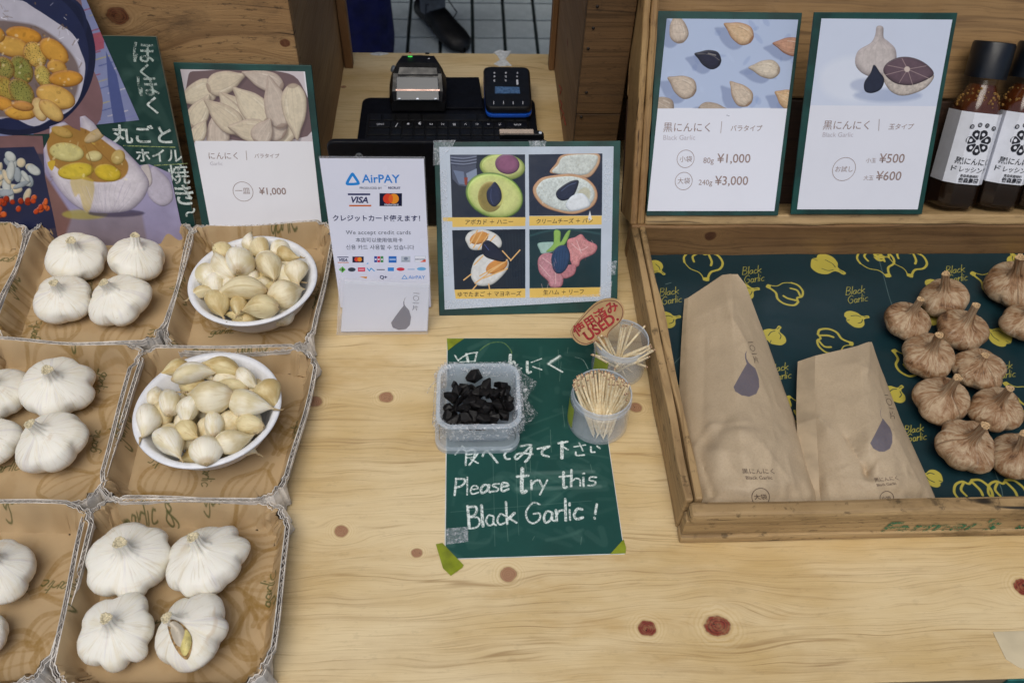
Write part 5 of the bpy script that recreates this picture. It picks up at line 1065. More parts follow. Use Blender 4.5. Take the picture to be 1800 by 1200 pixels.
def bulb(name, label, group, cx, cy, cz, R, tip, seed, mats, stem=1.0, flat=1.0, lobes=None, lob=.13, extra=None, elong=(1, 1)):
    """bulb whose body centre is (cx,cy,cz), equatorial radius R, stem pointing along tip"""
    r = random.Random(seed); K_ = lobes or r.randint(4, 6); wd = np.array([r.uniform(.6, 1.5) for _ in range(K_)]); wd = wd / wd.sum() * 2 * pi; edges = np.cumsum(wd) + r.uniform(0, 6); amp = [r.uniform(-.07, .11) for _ in range(K_)]
    nu, nv = 96, 58; th = np.linspace(0, 2 * pi, nu + 1)[:-1]
    pr = np.array(PROF); tt = np.linspace(0, 1, len(pr)); ts = np.linspace(0, 1, nv); pr2 = smoothpoly(pr, 8, False); L = np.r_[0, np.cumsum(np.hypot(*np.diff(pr2, axis=0).T))]; L /= L[-1]
    rr = np.interp(ts, L, pr2[:, 0]); zz_ = np.interp(ts, L, pr2[:, 1])
    lobe = np.zeros(nu); am = np.zeros(nu); cen_z = np.zeros(nu)
    for i, a in enumerate(th):
        best = None
        for k in range(K_):
            c = edges[k] - wd[k] / 2; d = (a - c + pi) % (2 * pi) - pi
            q = abs(d) / (wd[k] / 2)
            if best is None or q < best[0]: best = (q, k)
        q, k = best; q = min(1, q); lobe[i] = q ** 2.6; am[i] = amp[k] * (1 - q * q); 
    # soften creases slightly
    lobe = (lobe + .35 * np.roll(lobe, 1) + .35 * np.roll(lobe, -1)) / 1.7
    twist = r.uniform(-.5, .5); V = np.zeros((nv, nu, 3)); bend = Vector((r.uniform(-.12, .12), r.uniform(-.12, .12)))
    ph = [r.uniform(0, 6.3) for _ in range(6)]
    for j in range(nv):
        w = math.exp(-((zz_[j] - .50) / .46) ** 2) if zz_[j] < 1.3 else math.exp(-((zz_[j] - .50) / .46) ** 2); w2 = min(1, max(0, (1.30 - zz_[j]) / .5))
        sh = twist * max(0, zz_[j] - .5) * .9; thr_ = (th - sh) % (2 * pi); lo = np.interp(thr_, np.r_[th, 2 * pi], np.r_[lobe, lobe[0]]); aa = np.interp(thr_, np.r_[th, 2 * pi], np.r_[am, am[0]])
        rad = rr[j] * (1 - lob * (w * .9 + .25 * w2) * lo + aa * w * 1.2) * (1 + .014 * np.sin(3 * th + ph[0] + zz_[j] * 2) * w2 + .004 * np.sin(23 * th + ph[1] + 3 * zz_[j]) + .002 * np.sin(41 * th + ph[2] - 4 * zz_[j]))
        if zz_[j] > 1.3: rad = rad * (1 + .10 * np.sin(3 * th + ph[3]) + .05 * np.sin(9 * th + ph[4]))
        z = (zz_[j] if zz_[j] < 1.3 else 1.3 + (zz_[j] - 1.3) * stem) * .80 * flat
        z = z + aa * .35 * w * .8
        bx = bend * max(0, zz_[j] - 1.1) ** 1.5
        V[j, :, 0] = rad * np.cos(th) * elong[0] + bx.x; V[j, :, 1] = rad * np.sin(th) * elong[1] + bx.y; V[j, :, 2] = z - .5 * flat
    if extra: V = extra(V, th, zz_)
    rot = Vector(tip).normalized().to_track_quat('Z', 'Y').to_matrix() @ Matrix.Rotation(r.uniform(0, 6.28), 3, 'Z')
    V = V.reshape(-1, 3) @ np.array(rot).T * R + np.array([cx, cy, cz])
    zmin = V[:, 2].min(); root = thing(name, label, 'garlic bulb', (cx, cy, max(zmin, 0)), group)
    m = MB(); rows = V.reshape(nv, nu, 3); m.grid(rows, False, True); uvv = np.stack(np.meshgrid(np.arange(nu) / nu, ts), -1).reshape(-1, 2)
    sk = mk('bulb_skin', m, mats[0], root, True, uv=lambda co: uvv)
    # cut stem end
    topc = rows[-1].mean(0); ax = np.array(rot) @ np.array([0, 0, 1.0]); m = MB()
    rings = [rows[-1], topc + (rows[-1] - topc) * .92 + ax * R * .012, topc + (rows[-1] - topc) * .62 - ax * R * .01, topc + (rows[-1] - topc) * .55 - ax * R * .035, topc + (rows[-1] - topc) * .3 - ax * R * .03, topc + (rows[-1] - topc) * .05 - ax * R * .025]
    m.grid(rings, False, True); mk('stem_end', m, mats[1], root, True)
    return root
def stemdir(cx, cy, cz, R, u, v, L=1.25, up=None):
    """direction from the bulb centre so that the stem tip is seen at photo position u, v"""
    d = Vector(ray(u, v)).normalized(); c = Vector(C0); q = Vector((cx, cy, cz)); b = (c - q).dot(d); cc = (c - q).length_squared - (L * R) ** 2; disc = b * b - cc
    if disc < 0: t_ = -b
    else: t_ = -b - sqrt(disc)
    return (c + d * t_ - q).normalized()
def place_bulb(name, label, group, u, v, dpx, su, sv, seed, mats, floor=.0045, L=1.3, **k):
    z = .03; 
    for _ in range(3):
        p = at(u, v, z); dep = (CM @ (np.array(p) - C0))[2]; R = dpx / 2 * dep / FPX; z = floor + R * .62
    p = at(u, v, z); tip = stemdir(p.x, p.y, p.z, R, su, sv, L)
    return bulb(name, label, group, p.x, p.y, z, R, tip, seed, mats, **k)
WG = 'white garlic bulbs in the cardboard trays'
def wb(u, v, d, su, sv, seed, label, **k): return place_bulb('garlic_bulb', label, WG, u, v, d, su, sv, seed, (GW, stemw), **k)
wb(134, 452, 104, 120, 409, 1, 'white bulb at the back left of the rear tray, by the recipe chalkboard', flat=.95)
wb(240, 454, 100, 238, 402, 2, 'white bulb at the back right of the rear tray, papery cleft down its side', lob=.15)
wb(111, 526, 98, 91, 487, 3, 'white bulb at the front left of the rear tray')
wb(210, 526, 106, 173, 482, 4, 'white bulb at the front right of the rear tray, stem leaning left', lobes=5, lob=.13)
wb(98, 680, 124, 76, 634, 5, 'white bulb behind the knobbly one in the middle left tray')
wb(90, 776, 122, 42, 733, 6, 'knobbly white bulb at the front of the middle left tray, stem pointing left', lobes=5, lob=.14)
wb(-5, 692, 104, -30, 650, 7, 'white bulb half cut off by the picture edge, rear of the middle left tray')
wb(-10, 776, 96, -50, 742, 8, 'white bulb half cut off by the picture edge, front of the middle left tray')
wb(228, 984, 142, 211, 953, 9, 'white bulb at the back left of the front tray, wide with a round cut stem', lobes=6, lob=.13, L=1.1, elong=(1.08, .96))
wb(362, 984, 138, 332, 936, 10, 'white bulb at the back right of the front tray, finely ribbed', lobes=8, lob=.12, L=1.2)
wb(206, 1110, 132, 180, 1089, 12, 'white bulb at the front left of the front tray, stem facing the camera', lobes=6, lob=.15, L=1.1)
wb(0, 1003, 122, -20, 960, 13, 'white bulb half cut off at the left edge, rear of the lower left tray', lobes=5, lob=.15)
wb(-34, 1118, 96, -60, 1080, 14, 'sliver of a white bulb at the left edge, front of the lower left tray')
# split bulb: skin with a hollow that shows a yellow clove
def split(V, th, zz_): return V
sb = wb(335, 1110, 134, 284, 1076, 15, 'white bulb at the front right of the front tray, skin split over a yellow clove', lobes=5, lob=.13, L=1.25)

# ================================================================== BOWLS OF CLOVES
foam = plain('white_foam', 'e6e8ee', .45, .04, 120, .12, 900)
def bowl(cx, cy, label):
    root = thing('bowl', label, 'bowl', (cx, cy, .0045), 'white foam bowls of cloves')
    m = MB(); m.lathe([(a_ * .94, z_ * .93) for a_, z_ in [(.0005, .001), (.040, 0), (.046, .002), (.058, .018), (.0675, .0405), (.0712, .0418), (.0724, .0432), (.0715, .0448), (.0672, .0446), (.0648, .0425), (.0555, .0205), (.0440, .0046), (.0005, .0035)]], (cx, cy, .0046), 96); mk('bowl_body', m, foam, root, True)
    return root
bowl(-.2325, .6625, 'round white foam bowl heaped with cloves in the rear tray')
bowl(-.2475, .4915, 'round white foam bowl heaped with cloves in the front tray')
def clovemat():
    t = NT('clove_skin'); uv = t.sep(t.coord('UV')); oi = t.n('ShaderNodeObjectInfo').outputs['Random']; off = t.M('MULTIPLY', oi, 51.0)
    st = t.noise(t.vec(t.M('MULTIPLY', uv[1], 2.2), t.M('MULTIPLY', uv[0], 22.0), off), 1.0, 4, .6, .5); st2 = t.noise(t.vec(t.M('MULTIPLY', uv[1], 3.0), t.M('MULTIPLY', uv[0], 60.0), off), 1.0, 3, .6)
    pat = t.noise(t.vec(t.M('MULTIPLY', uv[1], 2.0), t.M('MULTIPLY', uv[0], 4.0), t.M('ADD', off, 3.0)), 1.0, 3)
    k = t.ramp(oi, .25, .95); base = t.mix(k, lin('f1ecdd'), lin('e0d1a2')); tint = t.mix(k, lin('d9cca4'), lin('bfa56c'))
    col = t.mix(t.ramp(pat, .38, .68), base, tint); col = t.mix(t.M('MULTIPLY', t.ramp(st, .5, .68), .45), col, tint); col = t.mix(t.M('MULTIPLY', t.ramp(st2, .60, .72), .35), col, lin('a98a58'))
    col = t.mix(t.M('MULTIPLY', t.ramp(uv[1], .84, .98), .6), col, lin('c3a672')); col = t.mix(t.M('MULTIPLY', t.ramp(uv[1], .10, .02), .7), col, lin('b9a078'))
    t.set(Base_Color=col, Roughness=.5); t.b.inputs['Subsurface Weight'].default_value = .12; t.b.inputs['Subsurface Radius'].default_value = (.006, .004, .002); t.b.inputs['Subsurface Scale'].default_value = .5
    t.bump(t.M('ADD', st, t.M('MULTIPLY', st2, .5)), .4, .0006); return t.m
CMAT = clovemat(); rootm = plain('clove_root_end', 'b8a27c', .85, .3, 900, .6, 1200)
def clove(u, v, L, W, tip, z, label, seed, roll=None, pitch=None, lift=0, group='garlic cloves heaped in the white bowls', thick=.8):
    """tip: direction of the point in the picture, degrees (0 right, 90 up)"""
    r = random.Random(seed); p = at(u, v, z); dep = (CM @ (np.array(p) - C0))[2]; k = dep / FPX; Lm, Wm = L * k, W * k
    a = radians(tip); q = at(u + 20 * cos(a), v - 20 * sin(a), z); dirn = (q - p).normalized(); dirn = (dirn + Vector((0, 0, (r.uniform(-.3, .25) if pitch is None else pitch)))).normalized()
    sidev = Vector((0, 0, 1)).cross(dirn).normalized(); upv = dirn.cross(sidev); roll = r.uniform(-20, 20) + r.choice((-62, 62, 40, -40)) if roll is None else roll + r.uniform(-12, 12) + (58 if seed % 3 == 0 else -58 if seed % 3 == 1 else 20)
    R = Matrix.Rotation(radians(roll), 3, dirn); sidev, upv = R @ sidev, R @ upv
    nu, nv = 30, 30; rows = []; uvs = []; curve = r.uniform(.09, .17) * Lm; fx = r.uniform(.35, .6); pk_ = r.uniform(.36, .46)
    for j in range(nv):
        s = j / (nv - 1)
        if s < pk_: w = sin(pi / 2 * (s / pk_)) ** .55 if s > 0 else 0
        else: w = cos(pi / 2 * ((s - pk_) / (1 - pk_))) ** 1.3
        w = max(w, .055 if s > .9 else 0.0) if s < 1 else .02
        if j == 0: w = .18
        row = []
        for i in range(nu):
            t_ = 2 * pi * i / nu; c, s_ = cos(t_), sin(t_)
            y = c * .5; zz_ = s_ * .5 * thick
            if s_ < 0: zz_ = -(.62 * thick) * (1 - abs(2 / pi * math.asin(c))) ** .92          # wedge side, sharp inner ridge
            ridge = 1 + .012 * sin(5 * t_ + seed) + .006 * sin(17 * t_ + seed * 3)
            row.append(p + dirn * ((s - .46) * Lm * (1.12)) + (sidev * y + upv * zz_) * Wm * w * ridge + upv * (-curve * (2 * s - 1) ** 2) + sidev * (.06 * Lm * (max(0, s - .8) * 5) ** 2 * (1 if seed % 2 else -1)))
            uvs.append((i / nu, s))
        rows.append(row)
    root = thing('garlic_clove', label, 'garlic clove', tuple(p - upv * Wm * .3), group)
    m = MB(); m.grid(rows, False, True); uvs = np.array(uvs); mk('clove_skin', m, CMAT, root, 'auto', uv=lambda co: uvs)
    m = MB(); c0 = sum(rows[0], Vector()) / nu; m.grid([rows[0], [c0 + (q - c0) * .6 - dirn * Lm * .012 for q in rows[0]], [c0 + (q - c0) * .02 - dirn * Lm * .006 for q in rows[0]]], False, True); mk('root_end', m, rootm, root, True)
    if seed % 3 != 2:      # dry papery tail at the point
        e = sum(rows[-1], Vector()) / nu; m = MB(); l2 = Lm * r.uniform(.12, .28); b = Vector((r.uniform(-.4, .4), r.uniform(-.4, .4), r.uniform(.0, .5)))
        pts = [e - dirn * Lm * .05, e + dirn * l2 * .4, e + dirn * l2 * .8 + b * l2 * .4, e + dirn * l2 + b * l2 * .9]; m.tube(pts, [.0014, .0007, .0005, .0002], 6); mk('dry_tail', m, rootm, root, True)
    return root
za = Z(0, 370, 3); zb = Z(0, 590, 3.214)
CA = [ # zoomed x, y, length, width, tip direction, height, roll, label
 (1172, 205, 125, 92, 118, .052, 10, 'small white clove at the top left of the rear bowl, dry tail up'), (1268, 262, 175, 150, 96, .060, 0, 'fat grey-white clove near the top of the rear bowl'),
 (1165, 300, 200, 112, 125, .054, -20, 'long cream clove with a curled tail, upper left of the rear bowl'), (1090, 340, 155, 105, -55, .050, -10, 'pale cream clove against the left rim of the rear bowl'),
 (1058, 428, 120, 70, 195, .046, 20, 'small tan clove at the left rim of the rear bowl'), (1366, 190, 135, 105, 100, .054, 10, 'brownish cream clove at the top rim of the rear bowl'),
 (1480, 195, 125, 90, 60, .050, 5, 'whitish clove at the top right rim of the rear bowl'), (1508, 232, 120, 76, -20, .056, 0, 'small cream clove lying across at the upper right of the rear bowl'),
 (1425, 288, 165, 130, -62, .060, 5, 'plump white clove right of the centre of the rear bowl, tip down'), (1560, 315, 140, 118, -88, .053, 0, 'yellowish tan clove at the right rim of the rear bowl'),
 (1268, 402, 235, 132, 186, .062, -8, 'largest cream clove lying across the middle of the rear bowl, tip left'), (1150, 482, 165, 125, -68, .053, 10, 'cream clove at the lower left of the rear bowl, tip down'),
 (1505, 438, 175, 142, 25, .056, 0, 'broad greyish clove at the lower right of the rear bowl'), (1378, 502, 175, 135, 178, .058, 5, 'rounded cream clove at the bottom of the rear bowl'),
 (1262, 502, 110, 95, -90, .052, 0, 'short tan clove at the bottom of the rear bowl, beside the rounded one'), (1392, 390, 110, 85, 100, .050, 0, 'beige clove half hidden behind the middle of the rear bowl'),
 (1242, 552, 100, 50, 170, .044, 0, 'thin papery clove tucked at the front rim of the rear bowl'), (1308, 165, 110, 74, 80, .052, 0, 'small cream clove behind the fat grey-white one')]
CB = [(1252, 168, 205, 122, 172, .056, 0, 'cream clove at the top of the front bowl, blunt end right'), (1092, 200, 215, 126, 10, .060, 0, 'large cream clove at the upper left of the front bowl'),
 (1000, 180, 150, 112, 200, .050, 0, 'white clove against the upper left rim of the front bowl'), (1386, 245, 145, 112, -40, .054, 0, 'round white clove at the upper right of the front bowl'),
 (1172, 350, 250, 178, 172, .066, 0, 'largest white clove on top in the centre of the front bowl'), (1512, 322, 165, 150, -62, .054, 0, 'white clove hanging over the right rim of the front bowl'),
 (1398, 385, 235, 150, -8, .060, 0, 'big cream clove with its tan tip pointing right in the front bowl'), (1308, 287, 160, 92, 168, .054, 0, 'flat cream clove behind the largest one in the front bowl'),
 (962, 362, 200, 122, 100, .056, 25, 'tall cream clove with a tan edge, left part of the front bowl'), (1058, 415, 160, 132, -108, .060, 0, 'tan clove showing its root end, left of the centre of the front bowl'),
 (842, 472, 205, 142, -100, .052, 0, 'white clove hanging at the left rim of the front bowl'), (1050, 532, 160, 112, -40, .054, 0, 'cream clove with papery root end below the tan one'),
 (1212, 490, 165, 118, 100, .054, 10, 'tan clove below the centre of the front bowl'), (962, 592, 215, 158, -52, .054, 0, 'large white clove at the lower left rim of the front bowl'),
 (1164, 632, 200, 168, 95, .056, 0, 'yellowish clove at the bottom rim of the front bowl'), (1316, 596, 195, 128, 14, .055, 0, 'cream clove at the lower right of the front bowl, tip up right'),
 (1398, 502, 185, 112, 160, .052, 0, 'slim cream clove near the right rim of the front bowl'), (1165, 195, 130, 90, -60, .050, 0, 'cream clove half hidden between the two at the top of the front bowl'), (882, 342, 130, 92, 80, .048, 0, 'small white clove at the left rim behind the hanging one')]
for i, (x, y, L, W, tp, zc, rl, lb_) in enumerate(CA): clove(*za(x, y)[0], L / 3 * 1.10, W / 3 * 1.12, tp, zc - .005, lb_, 200 + i, rl)
for i, (x, y, L, W, tp, zc, rl, lb_) in enumerate(CB): clove(*zb(x, y)[0], L / 3.214 * 1.08, W / 3.214 * 1.12, tp, zc - .005, lb_, 300 + i, rl)
r_ = random.Random(5)
for (cx, cy, nm) in ((-.2325, .6625, 'rear'), (-.2475, .4915, 'front')):
    for i in range(19):
        a, q = 2.4 * i, .046 * sqrt((i + .5) / 19); u, v = None, None; P = (cx + q * cos(a), cy + q * sin(a), .028 + .005 * (i % 3)); c = CM @ (np.array(P) - C0)
        clove(900 + FPX * c[0] / c[2], 600 + FPX * c[1] / c[2], 56, 46, r_.uniform(0, 360), P[2] + .002, f'pale clove half buried under the others in the {nm} bowl', 400 + i, group=f'buried cloves of the {nm} bowl')

# split skin of the front right bulb: dark slit, bare clove inside and torn flap
p = at(322, 1114, .045); d = (Vector(C0) - Vector(p)).normalized(); rgt = Vector((1, 0, 0)); up_ = d.cross(rgt).normalized()
def onb(u, v, lift): q = at(u, v, .03); c = Vector(C0); dd = (q - c).normalized(); h, loc, n_, i_ = sbo.ray_cast(c - sbw, dd); return (loc + sbw + (c - loc - sbw).normalized() * lift) if h else q
sbo = [c for c in sb.children if c.name.startswith('bulb_skin')][0]; sbw = wloc(sbo)
bpy.context.view_layer.update()
def surfpatch(name, P, lift, mat, root, bulge=0.0):
    P = smoothpoly(P, 4); cc = P.mean(0); m = MB(); rows = []
    for f in (1, .8, .6, .4, .2, .03): rows.append([onb(*(cc + (q - cc) * f), lift + bulge * (1 - f * f)) for q in P])
    m.grid(rows, False, True); return mk(name, m, mat, root, True)
yel = plain('bare_clove', 'dccd84', .4, .2, 120, .2); slitm = plain('torn_skin_edge', 'a08050', .9, .4, 300)
surfpatch('torn_opening', [(294, 1096), (302, 1088), (318, 1094), (334, 1112), (338, 1132), (330, 1158), (316, 1150), (302, 1126)], .0005, slitm, sb)
surfpatch('bare_clove', [(316, 1124), (326, 1106), (336, 1118), (335, 1136), (326, 1152), (318, 1144)], .0012, yel, sb, .003)
surfpatch('papery_flap', [(298, 1098), (306, 1091), (320, 1100), (326, 1116), (318, 1136), (306, 1126)], .0016, plain('papery_flap', 'd4c8b4', .6, .15, 90, .5), sb, .004)

# ================================================================== CHALK CARD ON THE COUNTER
cp = Plane((0, .48, .0006), U=(1, 0, 0), V=(0, 1, 0)); z4 = Z(740, 560, 4.39); z5 = Z(740, 780, 4.39)
root = thing('chalk_card', 'dark green card taped flat to the counter, chalked with an invitation to try black garlic', 'sign', (.055, .355, 0))
CQ_ = [(783.3, 981.5), (1097, 972), (1042, 594), (787, 595)]
m = MB(); m.prism([cp.px(*q) for q in ((781.3, 983), (1098.6, 973.2), (1043.0, 593.4), (785.6, 594.2))], cp, -.0004, .0); mk('white_backing', m, plain('card_back', 'cfd2d0', .8), root)
cv = sheet_canvas(cp, CQ_, 3600, '0b433d'); r_ = random.Random(8)
cv.mul(.80 + .42 * vnoise(cv.h, cv.w, 120, 4, 5))
for q in range(70):
    u, v = r_.uniform(795, 1060), r_.uniform(600, 965); cv.stroke([(u, v), (u + r_.uniform(-40, 60), v + r_.uniform(-20, 20)), (u + r_.uniform(-30, 80), v + r_.uniform(-30, 30))], r_.uniform(3, 26), '6f9a8e', r_.uniform(.03, .10), 5, soft=7)
for q in range(26):
    u, v = r_.uniform(795, 1060), r_.uniform(600, 965); cv.stroke([(u, v), (u + r_.uniform(-4, 4), v + r_.uniform(6, 40))], 1.3, '9ab8a8', .35)
for (a, b) in (((866, 782), (870, 960)), ((905, 780), (912, 940)), ((792, 900), (1040, 880))): cv.stroke([a, b], 1.2, '88a89c', .3)
cv.stroke([z4(450, 250)[0], z4(500, 210)[0], z4(560, 185)[0], z4(640, 190)[0], z4(690, 240)[0], z4(700, 270)[0]], 4, '7d9c50', .55, 5, .5); cv.stroke([z4(1190, 300)[0], z4(1250, 320)[0], z4(1290, 390)[0]], 3, 'b0c8c0', .5, 5, .5)
def hand(P, w, al=.95, c='dfe9e6', ch=.55): cv.stroke(P, w * 2, c, al, 4, ch, seed=int(P[0][0] * 7) % 997, soft=1.6)
for P, w in (((262, 285, 290, 330), 3), ((290, 320, 360, 275, 435, 262), 3.2), ((432, 262, 415, 330), 3.2), ((350, 275, 365, 335), 5), ((300, 335, 420, 330), 2), ((690, 282, 685, 355), 6), ((700, 350, 720, 330, 740, 400, 775, 385), 3.5), ((820, 335, 822, 415, 845, 412), 5.5), ((865, 372, 930, 395), 3.2), ((850, 340, 930, 310), 2.4), ((1090, 412, 985, 352), 3.8), ((985, 350, 1070, 290), 4), ((1000, 330, 1060, 300), 3)):
    hand(z4(*P), w)
cv.stroke(z4(985, 350, 1070, 295), 16, 'b8ccc6', .25, soft=6)
# second line: "tabete mite kudasai"
for P, w in (((265, 1048, 320, 985), 3), ((320, 985, 350, 1005), 3), ((330, 1012, 345, 1022), 3), ((348, 1025, 415, 1015, 405, 1085), 3.2), ((350, 1030, 345, 1130), 3.4), ((352, 1052, 402, 1045), 2.6), ((350, 1075, 402, 1070), 2.6), ((372, 1130, 440, 1040), 3.4), ((385, 1085, 440, 1115), 3), ((475, 1060, 510, 1020, 590, 1112), 4), ((545, 1005, 560, 1020), 2.4), ((560, 995, 575, 1008), 2.4),
             ((620, 1018, 700, 1005), 4), ((690, 1008, 645, 1045, 655, 1080, 685, 1082), 4), ((770, 985, 850, 975, 790, 1040, 740, 1085, 725, 1065, 760, 1040, 860, 1045), 3.8), ((852, 1000, 835, 1070, 805, 1105), 4.6), ((900, 1005, 990, 985), 4), ((985, 990, 940, 1015, 938, 1050, 985, 1065), 4.4), ((1062, 962, 1128, 950), 4.5), ((1088, 955, 1088, 1075), 6), ((1095, 990, 1135, 1012), 3.4), ((1180, 990, 1270, 975), 2.6), ((1220, 960, 1250, 1020), 2.8), ((1195, 1030, 1200, 1055, 1260, 1052), 3.2), ((1310, 990, 1315, 1030, 1340, 1030), 3.4), ((1360, 985, 1380, 1000), 3.2)):
    hand(z4(*P), w)
def chs(txt, x0, y0, x1, y1, h, slant, w, sd):
    adv = sum(GL[c][1] for c in txt); A = np.array(z5(x0, y0)[0]); B = np.array(z5(x1, y1)[0]); ux = (B - A) / adv; uy = np.array([slant, -h / 4.39]); r = random.Random(sd); x = 0
    for chh in txt:
        st, ad = GL[chh]
        for s in st: hand([tuple(A + ux * (x + a + r.uniform(-.02, .02)) + uy * (b + r.uniform(-.03, .03))) for a, b in s], w * r.uniform(.8, 1.3))
        x += ad
chs('Please', 262, 398, 690, 358, 128, 2, 3.4, 1); chs('t', 750, 368, 840, 368, 190, 0, 5.6, 2); chs('ry', 850, 350, 985, 345, 130, 1, 3.6, 3); chs('this', 1070, 335, 1370, 318, 130, 1, 3.8, 4)
chs('Black', 372, 650, 748, 610, 165, -3, 4.0, 5); chs('Garlic', 815, 622, 1265, 572, 165, 0, 3.6, 6); chs('!', 1338, 578, 1365, 575, 120, 4, 3.8, 7)
for P in ((740, 350, 1380, 330), (780, 230, 1330, 215)): cv.stroke(z5(*P), 14, '9ab8b0', .14, soft=8)
sheet('chalk_face', cp, CQ_, cv, root, .0001, .0004, rough=.62, bump=.1)
olive = plain('olive_tape', '7f8a1c', .45, .18, 60, .4, 260)
for P in (z4(200, 155, 335, 155, 270, 200, 205, 250), z5(115, 775, 165, 765, 328, 935, 320, 955, 230, 1018, 170, 960), z5(1460, 850, 1562, 738, 1582, 800, 1578, 845)):
    m = MB(); m.prism([cp.px(*q) for q in P], cp, .0005, .0008); o = mk('masking_tape', m, olive, root)
tape(cp, z5(195, 655, 362, 640, 365, 755, 195, 778), root, off=.0005)
# pale patch stuck on the counter at the lower right, and a small hole cover line
pt = Plane((0, .3, .0003), U=(1, 0, 0), V=(0, 1, 0))
m = MB(); m.prism([pt.px(*q) for q in ((1745, 1110), (1812, 1108), (1812, 1180), (1790, 1172), (1768, 1158))], pt, -.0002, .0004); o = mk('veneer_patch', m, plain('veneer_patch', 'c9bb9c', .7, .08, 30), None)
tag(o, 'pale angular veneer patch on the counter at the lower right corner', 'patch')

# ================================================================== SAMPLE TUB
def pp(name, col, alpha, rough=.25):
    t = NT(name); n = t.noise(t.coord(), 60, 2); t.set(Base_Color=lin(col), Roughness=rough, Alpha=alpha); t.b.inputs['Specular IOR Level'].default_value = .6; t.bump(n, .08, .001); return t.m
tubm = pp('milky_plastic', 'd4e0ec', .44, .15); lidm = pp('milky_lid', 'ccd8e4', .42, .15)
def rsq(cx, cy, hx, hy, rad, z, n=10):
    out = []
    for qx, qy, a0 in ((1, 1, 0), (-1, 1, 90), (-1, -1, 180), (1, -1, 270)):
        for k in range(n + 1): a = radians(a0 + 90 * k / n); out.append((cx + qx * (hx - rad) + rad * cos(a), cy + qy * (hy - rad) + rad * sin(a), z))
    return out
TCX, TCY = .0075, .507
root = thing('sample_tub', 'square milky plastic tub wrapped in cling film, holding black garlic samples', 'tub', (TCX, TCY, 0))
m = MB(); m.grid([rsq(TCX, TCY, .034, .032, .012, .0075), rsq(TCX, TCY, .0345, .0325, .012, .009), rsq(TCX, TCY, .0375, .036, .013, .036), rsq(TCX, TCY, .0405, .0390, .015, .0365), rsq(TCX, TCY, .0412, .0397, .0155, .0385), rsq(TCX, TCY, .0405, .0390, .015, .0400), rsq(TCX, TCY, .0372, .0357, .013, .0400), rsq(TCX, TCY, .0362, .0347, .013, .0365), rsq(TCX, TCY, .0333, .0313, .012, .0105), rsq(TCX, TCY, .001, .001, .0008, .0100)], False, True)
mk('tub_body', m, tubm, root, 'auto')
LX = TCX - .0015; LY = TCY - .003
m = MB(); m.grid([rsq(LX, LY, .001, .001, .0008, .0014), rsq(LX, LY, .037, .0345, .012, .0014), rsq(LX, LY, .038, .0355, .013, .0065), rsq(LX, LY, .0405, .0385, .014, .0072), rsq(LX, LY, .0415, .0395, .0145, .0062), rsq(LX, LY, .0415, .0395, .0145, .0010)], False, True)
mk('lid', m, lidm, root, 'auto')
t = NT('cling_film'); co = t.coord(); n = t.noise(co, 260, 4, .65, 1.2); n2 = t.noise(co, 55, 3, .6, 1.0); k = t.M('ADD', t.M('MULTIPLY', t.ramp(n, .50, .62), .55), t.M('MULTIPLY', t.ramp(n2, .5, .7), .25))
t.set(Base_Color=(.88, .91, .96), Roughness=.12, Alpha=t.M('ADD', k, .05)); t.b.inputs['Specular IOR Level'].default_value = .9; t.bump(t.M('ADD', n, t.M('MULTIPLY', n2, 2)), 1.0, .0025); film = t.m
r_ = random.Random(4); m = MB(); rows = []
base = rsq(TCX, TCY, .0418, .0403, .016, 0, 22); N = len(base)
for k, (off, z) in enumerate(((-.010, .028), (-.006, .0395), (-.002, .0412), (.0005, .0408), (.0016, .037), (.0010, .030), (.0022, .024))):
    row = []
    for i, b in enumerate(base):
        v = Vector((b[0] - TCX, b[1] - TCY)); u_ = v.normalized(); amp = .0010 if k < 3 else .0015; q = v + u_ * (off + amp * sin(i * 1.7 + k) + amp * .8 * sin(i * 3.9 + k * 2.1))
        row.append((TCX + q.x, TCY + q.y, z + .0010 * sin(i * 2.3 + k * 1.3)))
    rows.append(row)
m.grid(rows, False, True); mk('cling_film', m, film, root, 'auto')
def crumple(P, n1, n2, seed, amp, hfun, root):
    """film sheet: P four picture corners at a height"""
    r = random.Random(seed); rows = []
    for j in range(n2):
        row = []
        for i in range(n1):
            s, t_ = i / (n1 - 1), j / (n2 - 1); a = np.array(P[0]) * (1 - s) + np.array(P[1]) * s; b = np.array(P[3]) * (1 - s) + np.array(P[2]) * s; c = a * (1 - t_) + b * t_
            h = hfun(s, t_) + r.uniform(-amp, amp); q = at(c[0] + r.uniform(-1.5, 1.5), c[1] + r.uniform(-1.5, 1.5), max(.002, h)); row.append(q)
        rows.append(row)
    m = MB(); m.grid(rows); return mk('cling_film', m, film, root, False)
crumple([(905, 645), (944, 672), (920, 712), (906, 700)], 9, 9, 2, .0035, lambda s, t_: .036 - .012 * s, root)
crumple([(905, 690), (926, 700), (946, 728), (906, 762)], 8, 9, 3, .003, lambda s, t_: .030 - .018 * s, root)
crumple([(770, 660), (778, 648), (752, 690), (748, 692)], 7, 7, 4, .003, lambda s, t_: .034 - .010 * t_, root)
